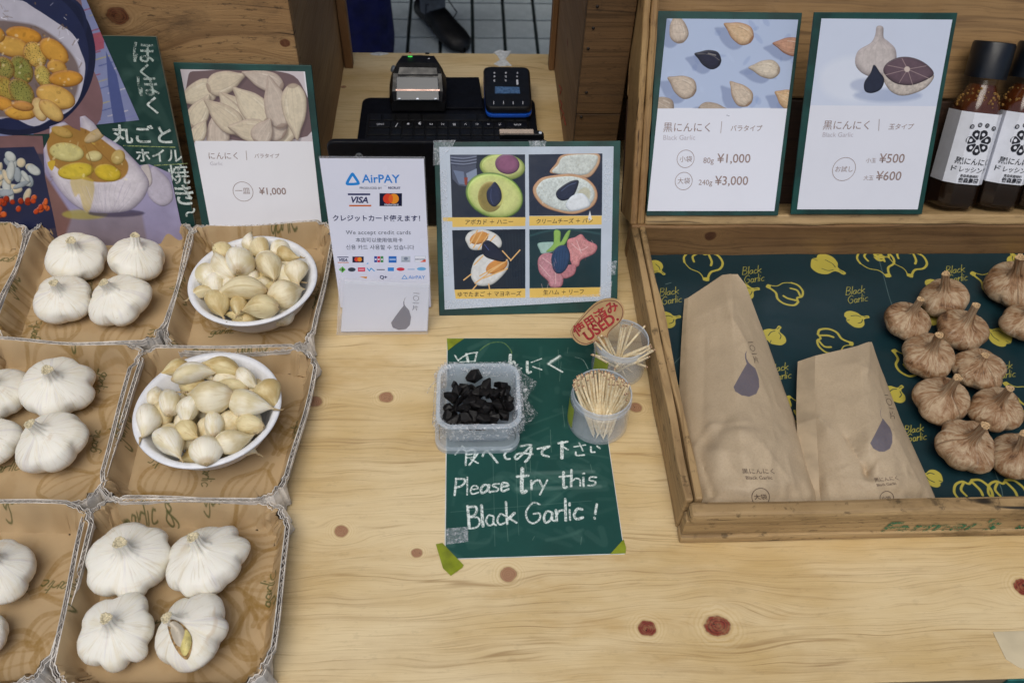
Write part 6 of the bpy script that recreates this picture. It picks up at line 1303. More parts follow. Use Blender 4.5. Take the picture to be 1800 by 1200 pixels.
# black garlic pieces
t = NT('black_garlic'); n = t.noise(t.coord(), 240, 4); t.set(Base_Color=t.mix(t.ramp(n, .45, .7), lin('060506'), lin('140e0e')), Roughness=t.ramp(n, .3, .7, .42, .72)); t.b.inputs['Specular IOR Level'].default_value = .3; t.bump(n, .4, .0006); bgm = t.m
import bmesh
def chunk(p, s, seed, label, group):
    r = random.Random(seed); bm = bmesh.new(); R = Matrix.Rotation(r.uniform(0, 6.3), 3, Vector((r.uniform(-1, 1), r.uniform(-1, 1), r.uniform(-1, 1))).normalized())
    for _ in range(13):
        v = Vector((r.gauss(0, 1), r.gauss(0, 1), r.gauss(0, 1))).normalized(); v = Vector((v.x * 1.15, v.y * .9, v.z * .75)) * s * r.uniform(.85, 1.1); bm.verts.new(R @ v)
    bmesh.ops.convex_hull(bm, input=bm.verts); bmesh.ops.delete(bm, geom=[v for v in bm.verts if not v.link_faces], context='VERTS')
    me = bpy.data.meshes.new('black_garlic_piece'); bm.to_mesh(me); bm.free(); me.materials.append(bgm); o = bpy.data.objects.new('black_garlic_piece', me); COL.objects.link(o); o.location = p
    b = o.modifiers.new('b', 'BEVEL'); b.width = s * .08; b.segments = 2; tag(o, label, 'black garlic piece', group); return o
r_ = random.Random(21); k = 0
BG = [(834, 661, 12.5), (857, 674, 9.5), (800, 676, 7.5), (880, 676, 10), (793, 698, 10), (805, 686, 8), (823, 690, 10), (837, 686, 8), (852, 688, 9), (868, 694, 10), (890, 696, 9), (812, 703, 9), (827, 706, 9), (843, 710, 10), (858, 716, 11), (876, 712, 9), (892, 714, 10), (800, 717, 10), (815, 720, 9), (786, 735, 10), (800, 737, 10), (818, 736, 10), (834, 730, 10), (850, 736, 11), (868, 736, 9), (885, 730, 10), (828, 748, 9), (845, 750, 9), (808, 748, 8), (866, 745, 8), (840, 722, 9), (788, 716, 8), (895, 704, 8)]
for u, v, s in BG:
    z_ = .030 + .006 * math.exp(-((u - 840) / 45) ** 2 - ((v - 705) / 45) ** 2) + r_.uniform(-.002, .002); z_ = z_ if v > 668 else .034
    chunk(at(u, v, z_), s * .88 / FPX * 1.36, 500 + k, 'glossy black chopped piece of black garlic in the heap in the plastic tub', 'chopped black garlic in the tub'); k += 1
for k in range(44): chunk(Vector((TCX + r_.uniform(-.026, .027), TCY + r_.uniform(-.026, .022), .020 + .009 * (k % 2))), .0072, 600 + k, 'glossy black chopped piece of black garlic in the heap in the plastic tub', 'chopped black garlic in the tub')

# ================================================================== TOOTHPICK JARS
jarm = pp('jar_plastic', 'd4dee8', .20, .14); jarrim = pp('jar_rim', 'd2dcE8', .52, .2); limelab = plain('lime_label', '9aa83a', .5, .1, 80)
t = NT('toothpick_wood'); n = t.noise(t.coord(), 500, 3); t.set(Base_Color=t.mix(t.ramp(n, .35, .7), lin('f2e6c8'), lin('e2cba0')), Roughness=.7); pickm = t.m
pickred = plain('toothpick_dyed_end', 'cda888', .7, .4, 900)
def jar(cx, cy, R, H, label, a0, a1):
    root = thing('toothpick_jar', label, 'jar', (cx, cy, .0006)); 
    m = MB(); m.lathe([(.0005, .0026), (R * .9, .0026), (R * .96, .0034), (R * .965, H * .52), (R * .965, H), (R, H), (R * 1.0, H * .86), (R * 1.045, H * .84), (R * 1.05, H * .5), (R * 1.05, H * .06), (R * .98, .0008), (.0005, .0008)], (cx, cy, .0006), 64); mk('jar_body', m, jarm, root, 'auto')
    m = MB(); m.lathe([(R * .955, H), (R * .96, H + .0010), (R * 1.0, H + .0010), (R * 1.006, H), (R * 1.006, H - .004), (R * 1.02, H - .0045), (R * 1.02, H - .0058), (R * 1.003, H - .0062)], (cx, cy, .0006), 64); mk('jar_rim', m, jarrim, root, 'auto')
    m = MB(); rows = []
    for q in range(13): a = radians(lerp(a0, a1, q / 12)); rows.append([(cx + R * 1.06 * cos(a), cy + R * 1.06 * sin(a), z) for z in (H * .16, H * .80)])
    m.grid(rows); mk('label_strip', m, limelab, root, True)
    return root
J1 = (.1270, .5010, .0288, .048); J2 = (.1560, .5710, .0268, .046)
jar(*J1, 'clear plastic jar packed with new toothpicks, nearest the front', 165, 205)
jar(*J2, 'clear plastic jar of used toothpicks under the USED sign', 195, 235)
pk_me = None
def pick(a, b, label, group, used=False):
    global pk_me
    if pk_me is None:
        m = MB(); L = .064; m.tube([(0, 0, 0), (0, 0, .006), (0, 0, L - .009), (0, 0, L - .0084), (0, 0, L - .0078), (0, 0, L - .006), (0, 0, L - .0054), (0, 0, L - .0048), (0, 0, L - .001), (0, 0, L)], [.0003, .0012, .0012, .0010, .0012, .0012, .0010, .0012, .0012, .0009], 8)
        pk_me = bpy.data.meshes.new('toothpick'); pk_me.from_pydata(m.v, [], m.f); pk_me.materials.append(pickm); pk_me.materials.append(pickred); pk_me.polygons.foreach_set('use_smooth', [True] * len(pk_me.polygons))
        pk_me.update(); [setattr(f, 'material_index', 1) for f in pk_me.polygons if f.center.z > L - .0009]
    o = bpy.data.objects.new('toothpick', pk_me); COL.objects.link(o); a, b = Vector(a), Vector(b); d = (b - a).normalized(); o.location = a; o.rotation_euler = d.to_track_quat('Z', 'Y').to_euler(); tag(o, label, 'toothpick', group); return o
r_ = random.Random(17); nP = 0
for row in range(5):
    for i in range(13):
        s = i / 12; 
        if r_.random() < .10: continue
        u = 1010 + 84 * s + r_.uniform(-2, 2) + row * 1.0; v = 688 - 32 * sin(pi * min(1, s * .8 + .12)) ** .8 + row * 6.5 - 6 + r_.uniform(-2.5, 2.5) + (10 * s if s > .6 else 0)
        tp = at(u, v, .056 + r_.uniform(-.002, .003)); c = Vector((J1[0], J1[1], 0)); h = Vector((tp.x, tp.y, 0)) - c
        if h.length > J1[2] * .93: h = h.normalized() * J1[2] * .93; tp = Vector((c.x + h.x, c.y + h.y, tp.z))
        bt = Vector((c.x + .002 + (s - .5) * .016 + r_.uniform(-.002, .002), c.y - .0185 + row * .0035, .0045 + row * .0006)); d = (tp - bt).normalized(); pick(bt, bt + d * .06, 'new pale toothpick standing in the bunch in the front jar', 'new toothpicks in the front jar')
for (u0, v0), (u1, v1) in (((1060, 772), (1096, 664)), ((1048, 770), (1090, 672)), ((1070, 768), (1100, 690)), ((1044, 768), (1018, 700)), ((1060, 770), (1030, 690))):
    a, b = at(u0, v0, .006), at(u1, v1, .054); b = a + (b - a).normalized() * .06; h = Vector((b.x - J1[0], b.y - J1[1], 0)); pick(a, b, 'new pale toothpick standing in the bunch in the front jar', 'new toothpicks in the front jar')
US = [((1084, 648), (1108, 579), .062), ((1082, 645), (1092, 589), .058), ((1084, 645), (1096, 592), .057), ((1072, 640), (1133, 612), .050), ((1080, 650), (1129, 620), .050), ((1083, 655), (1128, 628), .047), ((1078, 655), (1125, 634), .046), ((1088, 646), (1055, 611), .049), ((1090, 650), (1062, 608), .050), ((1084, 645), (1068, 604), .052), ((1094, 652), (1062, 634), .040)]
for i, (a, b, z) in enumerate(US):
    A, B = at(*a, .006 + .002 * (i % 3)), at(*b, z); B = A + (B - A).normalized() * .061; pick(A, B, 'used toothpick leaning loosely in the jar under the sign', 'used toothpicks in the rear jar')
for i in range(9):
    a_ = i * .75; A = Vector((J2[0] + .016 * cos(a_ + 2.8), J2[1] - .004 + .014 * sin(a_ + 2.8), .005 + .001 * (i % 4))); B = Vector((J2[0] + .02 * cos(a_), J2[1] + .02 * sin(a_), .03)); pick(A, A + (B - A).normalized() * .061 if (B - A).length > .03 else B + Vector((.01, 0, .05)), 'used toothpick leaning loosely in the jar under the sign', 'used toothpicks in the rear jar')
# USED sign on its pick
up = Plane(tuple(at(1050, 566, .070)), radians(38)); z = Z(1000, 500, 6.67)
root = thing('used_sign', 'brown cardboard speech bubble reading USED in red, stuck in the rear jar', 'sign', tuple(at(1070, 606, .055)))
BUB = z(22, 570, 40, 510, 130, 400, 230, 290, 330, 205, 440, 165, 540, 165, 600, 195, 645, 260, 650, 340, 610, 430, 530, 505, 480, 555, 455, 610, 440, 715, 405, 715, 345, 690, 300, 675, 200, 712, 110, 690, 45, 630)
bq = [tuple(p_) for p_ in smoothpoly([up.px(*q) for q in BUB], 3)]
kraft = plain('brown_card', 'b39468', .85, .12, 50, .3, 400)
m = MB(); m.prism(bq, up, -.0024, 0); mk('card_bubble', m, kraft, root)
redpen = plain('red_pen', '9a1c20', .6, .25, 300, 0); brownpen = plain('brown_pen', '6d3426', .6, .2, 300, 0)
def penline(P, w, mat, root, pl, off=.0003, closed=False):
    P = [np.array(p_) for p_ in P]; rows = []; n = len(P)
    for i in range(n + (1 if closed else 0)):
        a, b = P[(i - 1) % n] if closed or i > 0 else P[0], P[(i + 1) % n] if closed or i < n - 1 else P[-1]; d = b - a; d = d / (np.linalg.norm(d) + 1e-9); nn = np.array([-d[1], d[0]]) * w / 2; c = P[i % n]; rows.append([pl.P(*(c - nn), off), pl.P(*(c + nn), off)])
    m = MB(); m.grid(rows); return mk('pen_outline', m, mat, root)
ccx = np.mean([p_[0] for p_ in bq]); ccy = np.mean([p_[1] for p_ in bq]); penline([(ccx + (x - ccx) * .93, ccy + (y - ccy) * .92) for x, y in bq], .0007, brownpen, root, up, closed=True)
text('使用済み', up, z(90, 610)[0], z(590, 268)[0], redpen, root, bold=.028, off=.0004); text('USED.', up, z(225, 665)[0], z(590, 405)[0], redpen, root, bold=.035, off=.0004)
A = at(1078, 640, .006); B = up.P(*up.px(1062, 600), -.0032); d = (B - A).normalized(); m = MB(); m.tube([A, B + d * .01], .0011, 8); mk('stick', m, pickm, root, True)

# ================================================================== BLACK (AGED) GARLIC BULBS IN THE CRATE
BGG = 'aged brown garlic bulbs in the lined crate'
def bb(u, v, d, su, sv, seed, label, **k): d *= .96; k.setdefault('stem', 2.1); return place_bulb('aged_garlic_bulb', label, BGG, u, v, d, su, sv, seed, (GB, stemb), floor=.0095, **k)
bb(1594, 563, 84, 1621, 523, 41, 'brown bulb nearest the paper bags, stem leaning right with yellow stains', lob=.09, L=1.5)
bb(1661, 523, 86, 1661, 480, 42, 'brown bulb at the top of the double row, stem straight up', lob=.09, L=1.5)
bb(1692, 580, 90, 1717, 538, 43, 'brown bulb in the right row, second from the top, long dark stem', lob=.09, L=1.5)
bb(1633, 626, 94, 1652, 588, 44, 'brown bulb with a pale stem, just below the one nearest the paper bags', lob=.1, L=1.45)
bb(1721, 648, 88, 1737, 612, 45, 'pale brown bulb in the right row with a short split stem', lob=.08, stem=.6, L=1.3)
bb(1657, 702, 100, 1679, 663, 46, 'large dark tan bulb in the left row, third down', lob=.1, L=1.45)
bb(1750, 718, 92, 1771, 682, 47, 'brown bulb in the right row with one dark brown stained side', lob=.1, L=1.4)
bb(1698, 783, 106, 1728, 752, 48, 'largest brown bulb at the bottom of the left row, skin peeling at the top', lob=.12, L=1.3)
bb(1790, 800, 94, 1800, 765, 49, 'greyish brown bulb at the bottom right, cut by the picture edge', lob=.09, L=1.4)
bb(1783, 498, 100, 1795, 455, 50, 'large brown bulb at the upper right corner of the crate', lob=.08, L=1.4)
bb(1800, 566, 80, 1822, 530, 51, 'brown bulb at the right picture edge below the large corner one', lob=.08, L=1.4)
bb(1862, 742, 92, 1880, 700, 52, 'brown bulb just outside the right row near the crate end', lob=.1, L=1.4)

# ================================================================== PAPER BAGS
from mathutils.bvhtree import BVHTree
kp = NT('kraft_paper'); co = kp.coord('Object'); n = kp.noise(co, 16, 4); n2 = kp.noise(co, 420, 3); kraftcol = ('a5876c', 'b3957a')
def bagmat(name, cv_):
    t = NT(name); x = t.n('ShaderNodeTexImage', image=cv_.image(name), extension='EXTEND'); t.t.links.new(t.coord('UV'), x.inputs[0]); n = t.noise(t.coord(), 600, 3); n2 = t.noise(t.coord(), 30, 4)
    t.set(Base_Color=t.mix(t.ramp(n, .4, .7, 0, .18), x.outputs[0], lin('8d7560')), Roughness=.62); t.b.inputs['Specular IOR Level'].default_value = .3; t.bump(t.M('ADD', t.M('MULTIPLY', n, .2), n2), .35, .0035); return t.m
def bag(label, L, Rt, tops, zL, zR, ridge, hmax, seed, creases, gus, pear, lines, ctr, folds=()):
    """L, Rt: picture points down the left and right edge (top to bottom); ridge: picture points of the raised fold"""
    n, mm = 110, 70; r = np.random.default_rng(seed)
    def samp(P, t_): P = np.array(P, float); k = t_ * (len(P) - 1); i = min(int(k), len(P) - 2); f = k - i; return P[i] * (1 - f) + P[i + 1] * f
    def dens(P): P = np.array(P, float); Lc = np.r_[0, np.cumsum(np.hypot(*np.diff(P, axis=0).T))]; return lambda t_: np.array([np.interp(t_ * Lc[-1], Lc, P[:, 0]), np.interp(t_ * Lc[-1], Lc, P[:, 1])])
    fl, fr, fm = dens(L), dens(Rt), dens(ridge); nz = vnoise(n, mm, 15, seed, 3); nz2 = vnoise(n, mm, 26, seed + 9, 2); rows = []
    for j in range(n):
        s = j / (n - 1); row = []; a, b, c = fl(s), fr(s), fm(s); zl, zr = np.interp(s, *zL), np.interp(s, *zR); hm = np.interp(s, *hmax)
        A, B, Cc = at(*a, zl), at(*b, zr), at(*c, hm); tc = max(.12, min(.88, (Cc - A).dot(B - A) / (B - A).length_squared))
        for i in range(mm):
            t_ = i / (mm - 1)
            if t_ <= tc: f = t_ / tc; sh = np.interp(s, (0, .25, 1), (1.0, .75, .62)); p_ = A.lerp(Cc, f); z = zl + (hm - zl) * (f ** sh if f > 0 else 0)
            else: f = (t_ - tc) / (1 - tc); sh = np.interp(s, (0, .25, 1), (1.1, 1.5, 2.2)); p_ = Cc.lerp(B, f); z = hm + (zr - hm) * f ** sh
            edge = min(1, 8 * t_) * min(1, 8 * (1 - t_)) * min(1, 5 * s + .15); z += (abs(nz[j, i] - .5) * -2 + .35) * .0035 * edge * (.25 + s) + (nz2[j, i] - .5) * .006 * edge * s
            row.append(Vector((p_.x, p_.y, max(.0115, z))))
        rows.append(row)
    for (cu, cvv, ru, rv, dz) in creases:
        for row in rows:
            for p_ in row:
                q = CM @ (np.array(p_) - C0); U_, V_ = 900 + FPX * q[0] / q[2], 600 + FPX * q[1] / q[2]; p_.z += dz * math.exp(-((U_ - cu) / ru) ** 2 - ((V_ - cvv) / rv) ** 2)
    def pxof(p_): q = CM @ (np.array(p_) - C0); return np.array((900 + FPX * q[0] / q[2], 600 + FPX * q[1] / q[2]))
    for (ua, va, ub, vb, dz, wd_) in folds:
        a_, b_ = np.array((ua, va), float), np.array((ub, vb), float); L2 = ((b_ - a_) ** 2).sum(); moves = []
        for row in rows:
            for p_ in row:
                q = pxof(p_); t_ = ((q - a_) @ (b_ - a_)) / L2; over = max(0, -t_, t_ - 1) * sqrt(L2); dd = np.linalg.norm(q - a_ - np.clip(t_, 0, 1) * (b_ - a_)); sgn = np.sign((b_ - a_)[0] * (q - a_)[1] - (b_ - a_)[1] * (q - a_)[0])
                fall = math.exp(-dd / wd_); moves.append((p_, dz * .6 * (fall + (.25 * fall * (1 + math.tanh(sgn * min(dd, 99) / 4))))))
        for p_, d_ in moves: p_.z = max(.0105, p_.z + d_)
    root = thing('paper_bag', label, 'paper bag', (ctr[0], ctr[1], .0095), 'kraft paper bags of black garlic')
    xs = [p_.x for row in rows for p_ in row]; ys = [p_.y for row in rows for p_ in row]; x0, x1, y0, y1 = min(xs), max(xs), min(ys), max(ys)
    m = MB(); m.grid(rows); m.f = m.f; tree = BVHTree.FromPolygons([Vector(v) for v in m.v], m.f)
    def hit(u, v):
        c = Vector(C0); d = Vector(ray(u, v)).normalized(); h = tree.ray_cast(c, d); return h[0]
    KB = 3200
    def Mf(u, v):
        h = hit(u, v); h = h if h is not None else at(u, v, .03); return ((h.x - x0) * KB, (h.y - y0) * KB)
    c = Canvas((x1 - x0) * KB, (y1 - y0) * KB, 'b8a58a', Mf); c.mul(.95 + .1 * vnoise(c.h, c.w, 50, seed, 4))
    c.poly(pear, '625e6a', .95)
    skirt = []
    m2 = MB(); m2.grid(rows)
    sk = mk('bag_front', m2, bagmat('kraft_print', c), root, 'auto', uv=lambda co_: np.c_[(co_[:, 0] - x0) / (x1 - x0), (co_[:, 1] - y0) / (y1 - y0)])
    # side gussets, top and bottom down to a flat back
    zb = .0092; m3 = MB()
    for col, inw in ((0, gus), (mm - 1, -.002)):
        rr_ = []
        for j in range(n):
            p_ = rows[j][col]; h = p_.z - zb; rr_.append([p_, Vector((p_.x - inw * 1.0 - .0, p_.y, zb + h * .55)), Vector((p_.x - inw * .2, p_.y, zb))])
        m3.grid(rr_)
    for j in (0, n - 1): m3.grid([[rows[j][i] for i in range(mm)], [Vector((rows[j][i].x, rows[j][i].y + (-.001 if j else .001), zb)) for i in range(mm)]])
    m3.grid([[Vector((rows[j][0].x - gus * .2, rows[j][0].y, zb)), Vector((rows[j][-1].x, rows[j][-1].y, zb))] for j in range(n)])
    t = plain('kraft_plain', 'b09d82', .65, .12, 30, .4, 300); mk('bag_back', m3, t, root, 'auto')
    lp = Plane((0, 0, .04), U=(1, 0, 0), V=(0, 1, 0)); ink = plain('bag_ink', '5c4c42', .7, .2, 200, 0); me_tree = tree
    for body, a, b, bo, vert in lines:
        o = text(body, lp, a, b, ink, root, bold=bo, vertical=vert, h=.62 if vert else None)
        for v in o.data.vertices:
            w_ = v.co; d = (w_ - Vector(C0)).normalized(); h = tree.ray_cast(Vector(C0), d)
            if h[0] is not None: v.co = h[0] - d * .0005
        o.data.update()
    for (u, v, rad) in ctr[2]:
        rws = []
        for q in range(41):
            a = 2 * pi * q / 40; rws.append([])
            for e in (-.55, .55):
                d = Vector(ray(u + (rad + e) * cos(a), v + (rad + e) * sin(a))).normalized(); h = tree.ray_cast(Vector(C0), d); rws[-1].append((h[0] if h[0] is not None else at(u, v, .03)) - d * .0005)
        m4 = MB(); m4.grid(rws); mk('printed_ring', m4, ink, root)
    return root
zB = Z(1190, 460, 2.726); zC = Z(1380, 580, 3.75)
PEARB = zB(336, 424, 331, 442, 333, 463, 341, 478, 345, 484, 375, 510, 392, 560, 394, 600, 380, 632, 345, 646, 310, 640, 280, 622, 271, 600, 290, 565, 318, 515, 334, 488, 326, 462, 326, 440)
bag('large kraft paper bag with grey clove logo standing nearest the crate corner',
    zB(54, 172, 46, 280, 40, 400, 34, 560, 33, 760, 50, 900, 75, 1050, 95, 1180), zB(290, 62, 330, 112, 400, 300, 480, 530, 545, 720, 600, 870, 640, 1020, 694, 1168), None,
    ((0, .1, .5, .8, 1), (.014, .016, .022, .026, .024)), ((0, .3, .7, 1), (.024, .014, .013, .015)),
    zB(215, 66, 262, 300, 275, 560, 290, 760, 310, 900, 330, 1020, 345, 1100, 370, 1174), ((0, .12, .3, .5, .75, .92, 1), (.020, .036, .040, .050, .060, .052, .036)), 31,
    ((1240, 770, 22, 20, -.007), (1300, 765, 34, 12, .006), (1262, 800, 16, 30, .004), (1232, 860, 14, 18, -.008), (1400, 860, 22, 14, -.004)), .004, PEARB,
    ((('黒にんにく'), zB(314, 1014)[0], zB(468, 1014)[0], .0, False), ('Black Garlic', zB(332, 1042)[0], zB(458, 1042)[0], 0, False), ('大袋', zB(372, 1137)[0], zB(434, 1137)[0], .005, False), (['一', '〇', '一', '片'], zB(352, 385)[0], zB(384, 486)[0], 0, True)), (at(1330, 700, .03).x, at(1330, 700, .03).y, [(zB(401, 1126)[0][0], zB(401, 1126)[0][1], 15.5)]),
    ((1285, 490, 1288, 562, .004, 12), (1288, 562, 1312, 605, .004, 10), (1312, 605, 1350, 700, .003, 14), (1218, 788, 1250, 748, .005, 9), (1250, 748, 1312, 742, .004, 9), (1234, 802, 1256, 866, -.005, 8), (1256, 866, 1230, 888, -.005, 8), (1262, 760, 1275, 735, -.003, 7), (1385, 700, 1425, 870, .003, 12), (1330, 870, 1440, 880, -.004, 10), (1240, 600, 1236, 760, -.002, 9), (1340, 780, 1405, 868, .003, 10), (1275, 800, 1340, 885, -.003, 12)))
PEARC = zC(637, 507, 630, 530, 630, 560, 637, 580, 650, 588, 690, 640, 706, 690, 706, 740, 690, 780, 655, 800, 620, 800, 580, 778, 560, 745, 590, 690, 625, 620, 640, 590, 628, 562, 627, 532)
bag('small kraft paper bag with grey clove logo beside the brown bulbs',
    zC(200, 168, 196, 300, 195, 450, 196, 600, 208, 760, 222, 900, 232, 1020, 240, 1150), zC(568, 82, 640, 280, 700, 440, 760, 600, 830, 750, 890, 880, 950, 1020, 1006, 1140), None,
    ((0, .3, .7, 1), (.030, .030, .026, .020)), ((0, .2, .5, 1), (.022, .014, .013, .014)),
    zC(480, 105, 500, 300, 520, 480, 545, 640, 560, 800, 580, 900, 600, 1020, 620, 1145), ((0, .1, .35, .6, .85, 1), (.033, .042, .047, .053, .046, .032)), 37,
    ((zC(555, 900)[0][0], zC(555, 900)[0][1], 9, 16, -.008), (zC(470, 760)[0][0], zC(470, 760)[0][1], 16, 30, -.003), (zC(270, 680)[0][0], zC(270, 680)[0][1], 14, 14, .004)), .016, PEARC,
    (('黒にんにく', zC(594, 1000)[0], zC(748, 985)[0], 0, False), ('Black Garlic', zC(608, 1030)[0], zC(736, 1018)[0], 0, False), ('小袋', zC(640, 1120)[0], zC(702, 1118)[0], .005, False), (['一', '〇', '一', '片'], zC(674, 428)[0], zC(714, 586)[0], 0, True)), (at(1520, 760, .03).x, at(1520, 760, .03).y, [(zC(671, 1106)[0][0], zC(671, 1106)[0][1], 12)]),
    ((1527, 610, 1526, 650, .005, 9), (1436, 738, 1448, 745, .004, 8), (1492, 766, 1529, 828, -.006, 8), (1529, 828, 1536, 838, -.004, 8), (1436, 735, 1434, 800, .003, 9), (1446, 830, 1440, 872, -.005, 8), (1446, 830, 1462, 880, .003, 9), (1570, 760, 1620, 860, .003, 10), (1500, 640, 1530, 650, .002, 9), (1560, 860, 1640, 878, -.004, 9)))

# ================================================================== SAUCE BOTTLES
t = NT('bottle_glass'); t.set(Base_Color=(.05, .025, .012), Roughness=.04, Alpha=.22); t.b.inputs['Specular IOR Level'].default_value = .9; glassm = t.m
t = NT('dark_sauce'); t.set(Base_Color=lin('0c0504'), Roughness=.12); t.b.inputs['Coat Weight'].default_value = .6; saucem = t.m
t = NT('amber_oil'); n = t.noise(t.coord(), 120, 3); t.set(Base_Color=t.mix(n, lin('3c1506'), lin('6a3210')), Roughness=.1); t.b.inputs['Coat Weight'].default_value = .6; oilm = t.m
bitm = plain('garlic_bits', 'b48a4c', .5, .3, 500); capm = plain('black_cap', '0b1018', .38, .2, 40, .05); labm = plain('bottle_label', 'dcdfe8', .45, .03, 90, .05); labink = plain('label_ink', '15161f', .5, .05, 90, 0)
def bottle(x, w, roll, label):
    cpb = Plane(CP.P(x, .0135, -w), U=(cos(roll), 0, 0), V=CP.V); ax = (CP.V * cos(roll) + CP.U * sin(roll)).normalized(); U_ = (CP.U * cos(roll) - CP.V * sin(roll)).normalized(); F = U_.cross(ax)  # F towards viewer
    o_ = CP.P(x, .0135, -w); root = thing('sauce_bottle', label, 'bottle', tuple(o_), 'bottles of black garlic dressing')
    A_, B_ = .0237, .0137     # across flats / half front face
    def sec(s, h, k=1.0):
        oc = [(B_, A_), (A_, B_), (A_, -B_), (B_, -A_), (-B_, -A_), (-A_, -B_), (-A_, B_), (-B_, A_)]; out = []
        for i in range(8):
            a, b = oc[i], oc[(i + 1) % 8]
            for f in (0, .25, .5, .75): 
                x_, y_ = lerp(a[0], b[0], f), lerp(a[1], b[1], f); rr_ = math.hypot(x_, y_); c_ = A_ * 1.02; x2, y2 = x_ / rr_ * c_, y_ / rr_ * c_; x_, y_ = lerp(x2, x_, k), lerp(y2, y_, k); out.append(o_ + U_ * x_ * s + F * y_ * s + ax * h)
        return out
    m = MB(); m.grid([sec(.02, .0005), sec(.86, .0005), sec(.97, .003), sec(1, .007), sec(1, .116), sec(.98, .121, .8), sec(.88, .130, .4), sec(.72, .138, 0), sec(.62, .144, 0), sec(.60, .156, 0), sec(.02, .156, 0)], False, True); mk('glass', m, glassm, root, 'auto')
    m = MB(); m.grid([sec(.02, .004), sec(.86, .004), sec(.93, .009), sec(.93, .100), sec(.02, .100)], False, True); mk('dark_sauce', m, saucem, root, 'auto')
    m = MB(); m.grid([sec(.02, .1005), sec(.93, .1005), sec(.93, .116), sec(.84, .126, .5), sec(.66, .137, 0), sec(.56, .143, 0), sec(.02, .143, 0)], False, True); mk('amber_oil', m, oilm, root, 'auto')
    m = MB(); r = random.Random(int(x * 999))
    for _ in range(70):
        a, h = r.uniform(0, 2 * pi), r.uniform(.118, .139); rr_ = A_ * np.interp(h, (.116, .126, .137, .139), (.95, .88, .70, .68)); p_ = o_ + U_ * rr_ * cos(a) + F * rr_ * sin(a) + ax * h; s = r.uniform(.0005, .0013); m.box(tuple(p_ - Vector((s, s, s))), tuple(p_ + Vector((s, s, s * .6))))
    b_ = mk('garlic_bits', m, bitm, root); b_['kind'] = 'stuff'
    def cyl(prof, mat, nm):
        m = MB(); m.lathe(prof, o_, 48, ax); return mk(nm, m, mat, root, 'auto')
    cyl([(.0005, .1565), (.0212, .1505), (.0222, .150), (.0224, .186), (.0213, .1882), (.0195, .1888), (.0005, .1880)], capm, 'cap')
    # label wraps the three front faces
    fs = [((-A_, -B_), (-A_, B_)), ((-A_, B_), (-B_, A_)), ((-B_, A_), (B_, A_)), ((B_, A_), (A_, B_)), ((A_, B_), (A_, -B_))]; e = .0005; rows = [[], []]
    for a, b in fs[:]:
        for q in (a, b): rows[0].append(o_ + U_ * q[0] * (1 + e / A_) + F * q[1] * (1 + e / A_) + ax * .033); rows[1].append(o_ + U_ * q[0] * (1 + e / A_) + F * q[1] * (1 + e / A_) + ax * .113)
    m = MB(); m.grid(rows); m.f = [f[::-1] for f in m.f]; lb_ = mk('label', m, labm, root)
    fp = Plane(o_ + F * (A_ + .0006), U=U_, V=ax); ltree = BVHTree.FromPolygons([Vector(q) for q in m.v], m.f)
    def drape(o, e_=.0003):
        for v in o.data.vertices:
            d_ = (v.co - fp.o).dot(F); h_ = ltree.ray_cast(v.co + F * .03, -F)
            if h_[0] is not None: v.co = h_[0] + F * (e_ + d_)
        o.data.update(); return o
    q_ = plain('label_ink', '15161f', .5, .05, 90, 0) if False else labink
    # clove-ring emblem: seven wedges
    for k in range(7):
        a0 = 2 * pi * k / 7 + .3; P_ = []
        for s_, rr_ in ((-.30, .0034), (-.40, .0120), (-.2, .0142), (.0, .0147), (.2, .0142), (.40, .0120), (.30, .0034)): P_.append((-.003 + rr_ * cos(a0 + s_), .059 + .0 + rr_ * sin(a0 + s_) + .022))
        P_ = [(.0 + (x_ + .003) * 1.0 - .001, y_) for x_, y_ in P_]; m = MB(); m.prism(P_, fp, 0, .0002); w_ = mk('emblem_wedge', m, labink, lb_); w_.location = (0, 0, 0); drape(w_)
        P_ = [(-.001 + .0095 * cos(a0) + .0019 * cos(c_), .081 + .0095 * sin(a0) + .0019 * sin(c_)) for c_ in [2 * pi * q / 10 for q in range(10)]]; m = MB(); m.prism(P_, fp, .0002, .0004); w_ = mk('emblem_dot', m, labm, lb_); w_.location = (0, 0, 0); drape(w_)
    def tb(body, x0, x1, y, bold=0.01, h=None):
        o = text(body, fp, (x0, y), (x1, y), labink, lb_, bold=bold, pixel=False, off=.0002, h=h); o.location = (0, 0, 0); return drape(o)
    tb('黒にんにく', -.0195, .0200, .0560, .010); tb('ドレッシング', -.0205, .0205, .0470, .008); tb('青森県藤崎町', -.011, .011, .0410, .01); tb('笹森農園', -.012, .012, .0350, .02)
    for k, ch_ in enumerate('香味六片'):
        c_ = (-.013 + k * .0085, .0975 + (.0025 if k in (1, 2) else 0)); P_ = [(c_[0] + .0026 * cos(a), c_[1] + .0026 * sin(a)) for a in [2 * pi * q / 16 for q in range(16)]]; m = MB(); m.prism(P_, fp, 0, .0002); mk('label_seal', m, labink, lb_).location = (0, 0, 0)
        o = text(ch_, fp, (c_[0] - .0016, c_[1] - .0013), (c_[0] + .0016, c_[1] - .0013), labm, lb_, pixel=False, off=.0004); o.location = (0, 0, 0)
    return root
bottle(.3890, .030, radians(5.0), 'dark sauce bottle with white label and black cap, nearest the price board')
bottle(.4405, .030, radians(5.5), 'dark sauce bottle with white label, middle one of the row, leaning on its left neighbour')
bottle(.4920, .032, radians(3.5), 'dark sauce bottle cut by the right picture edge')

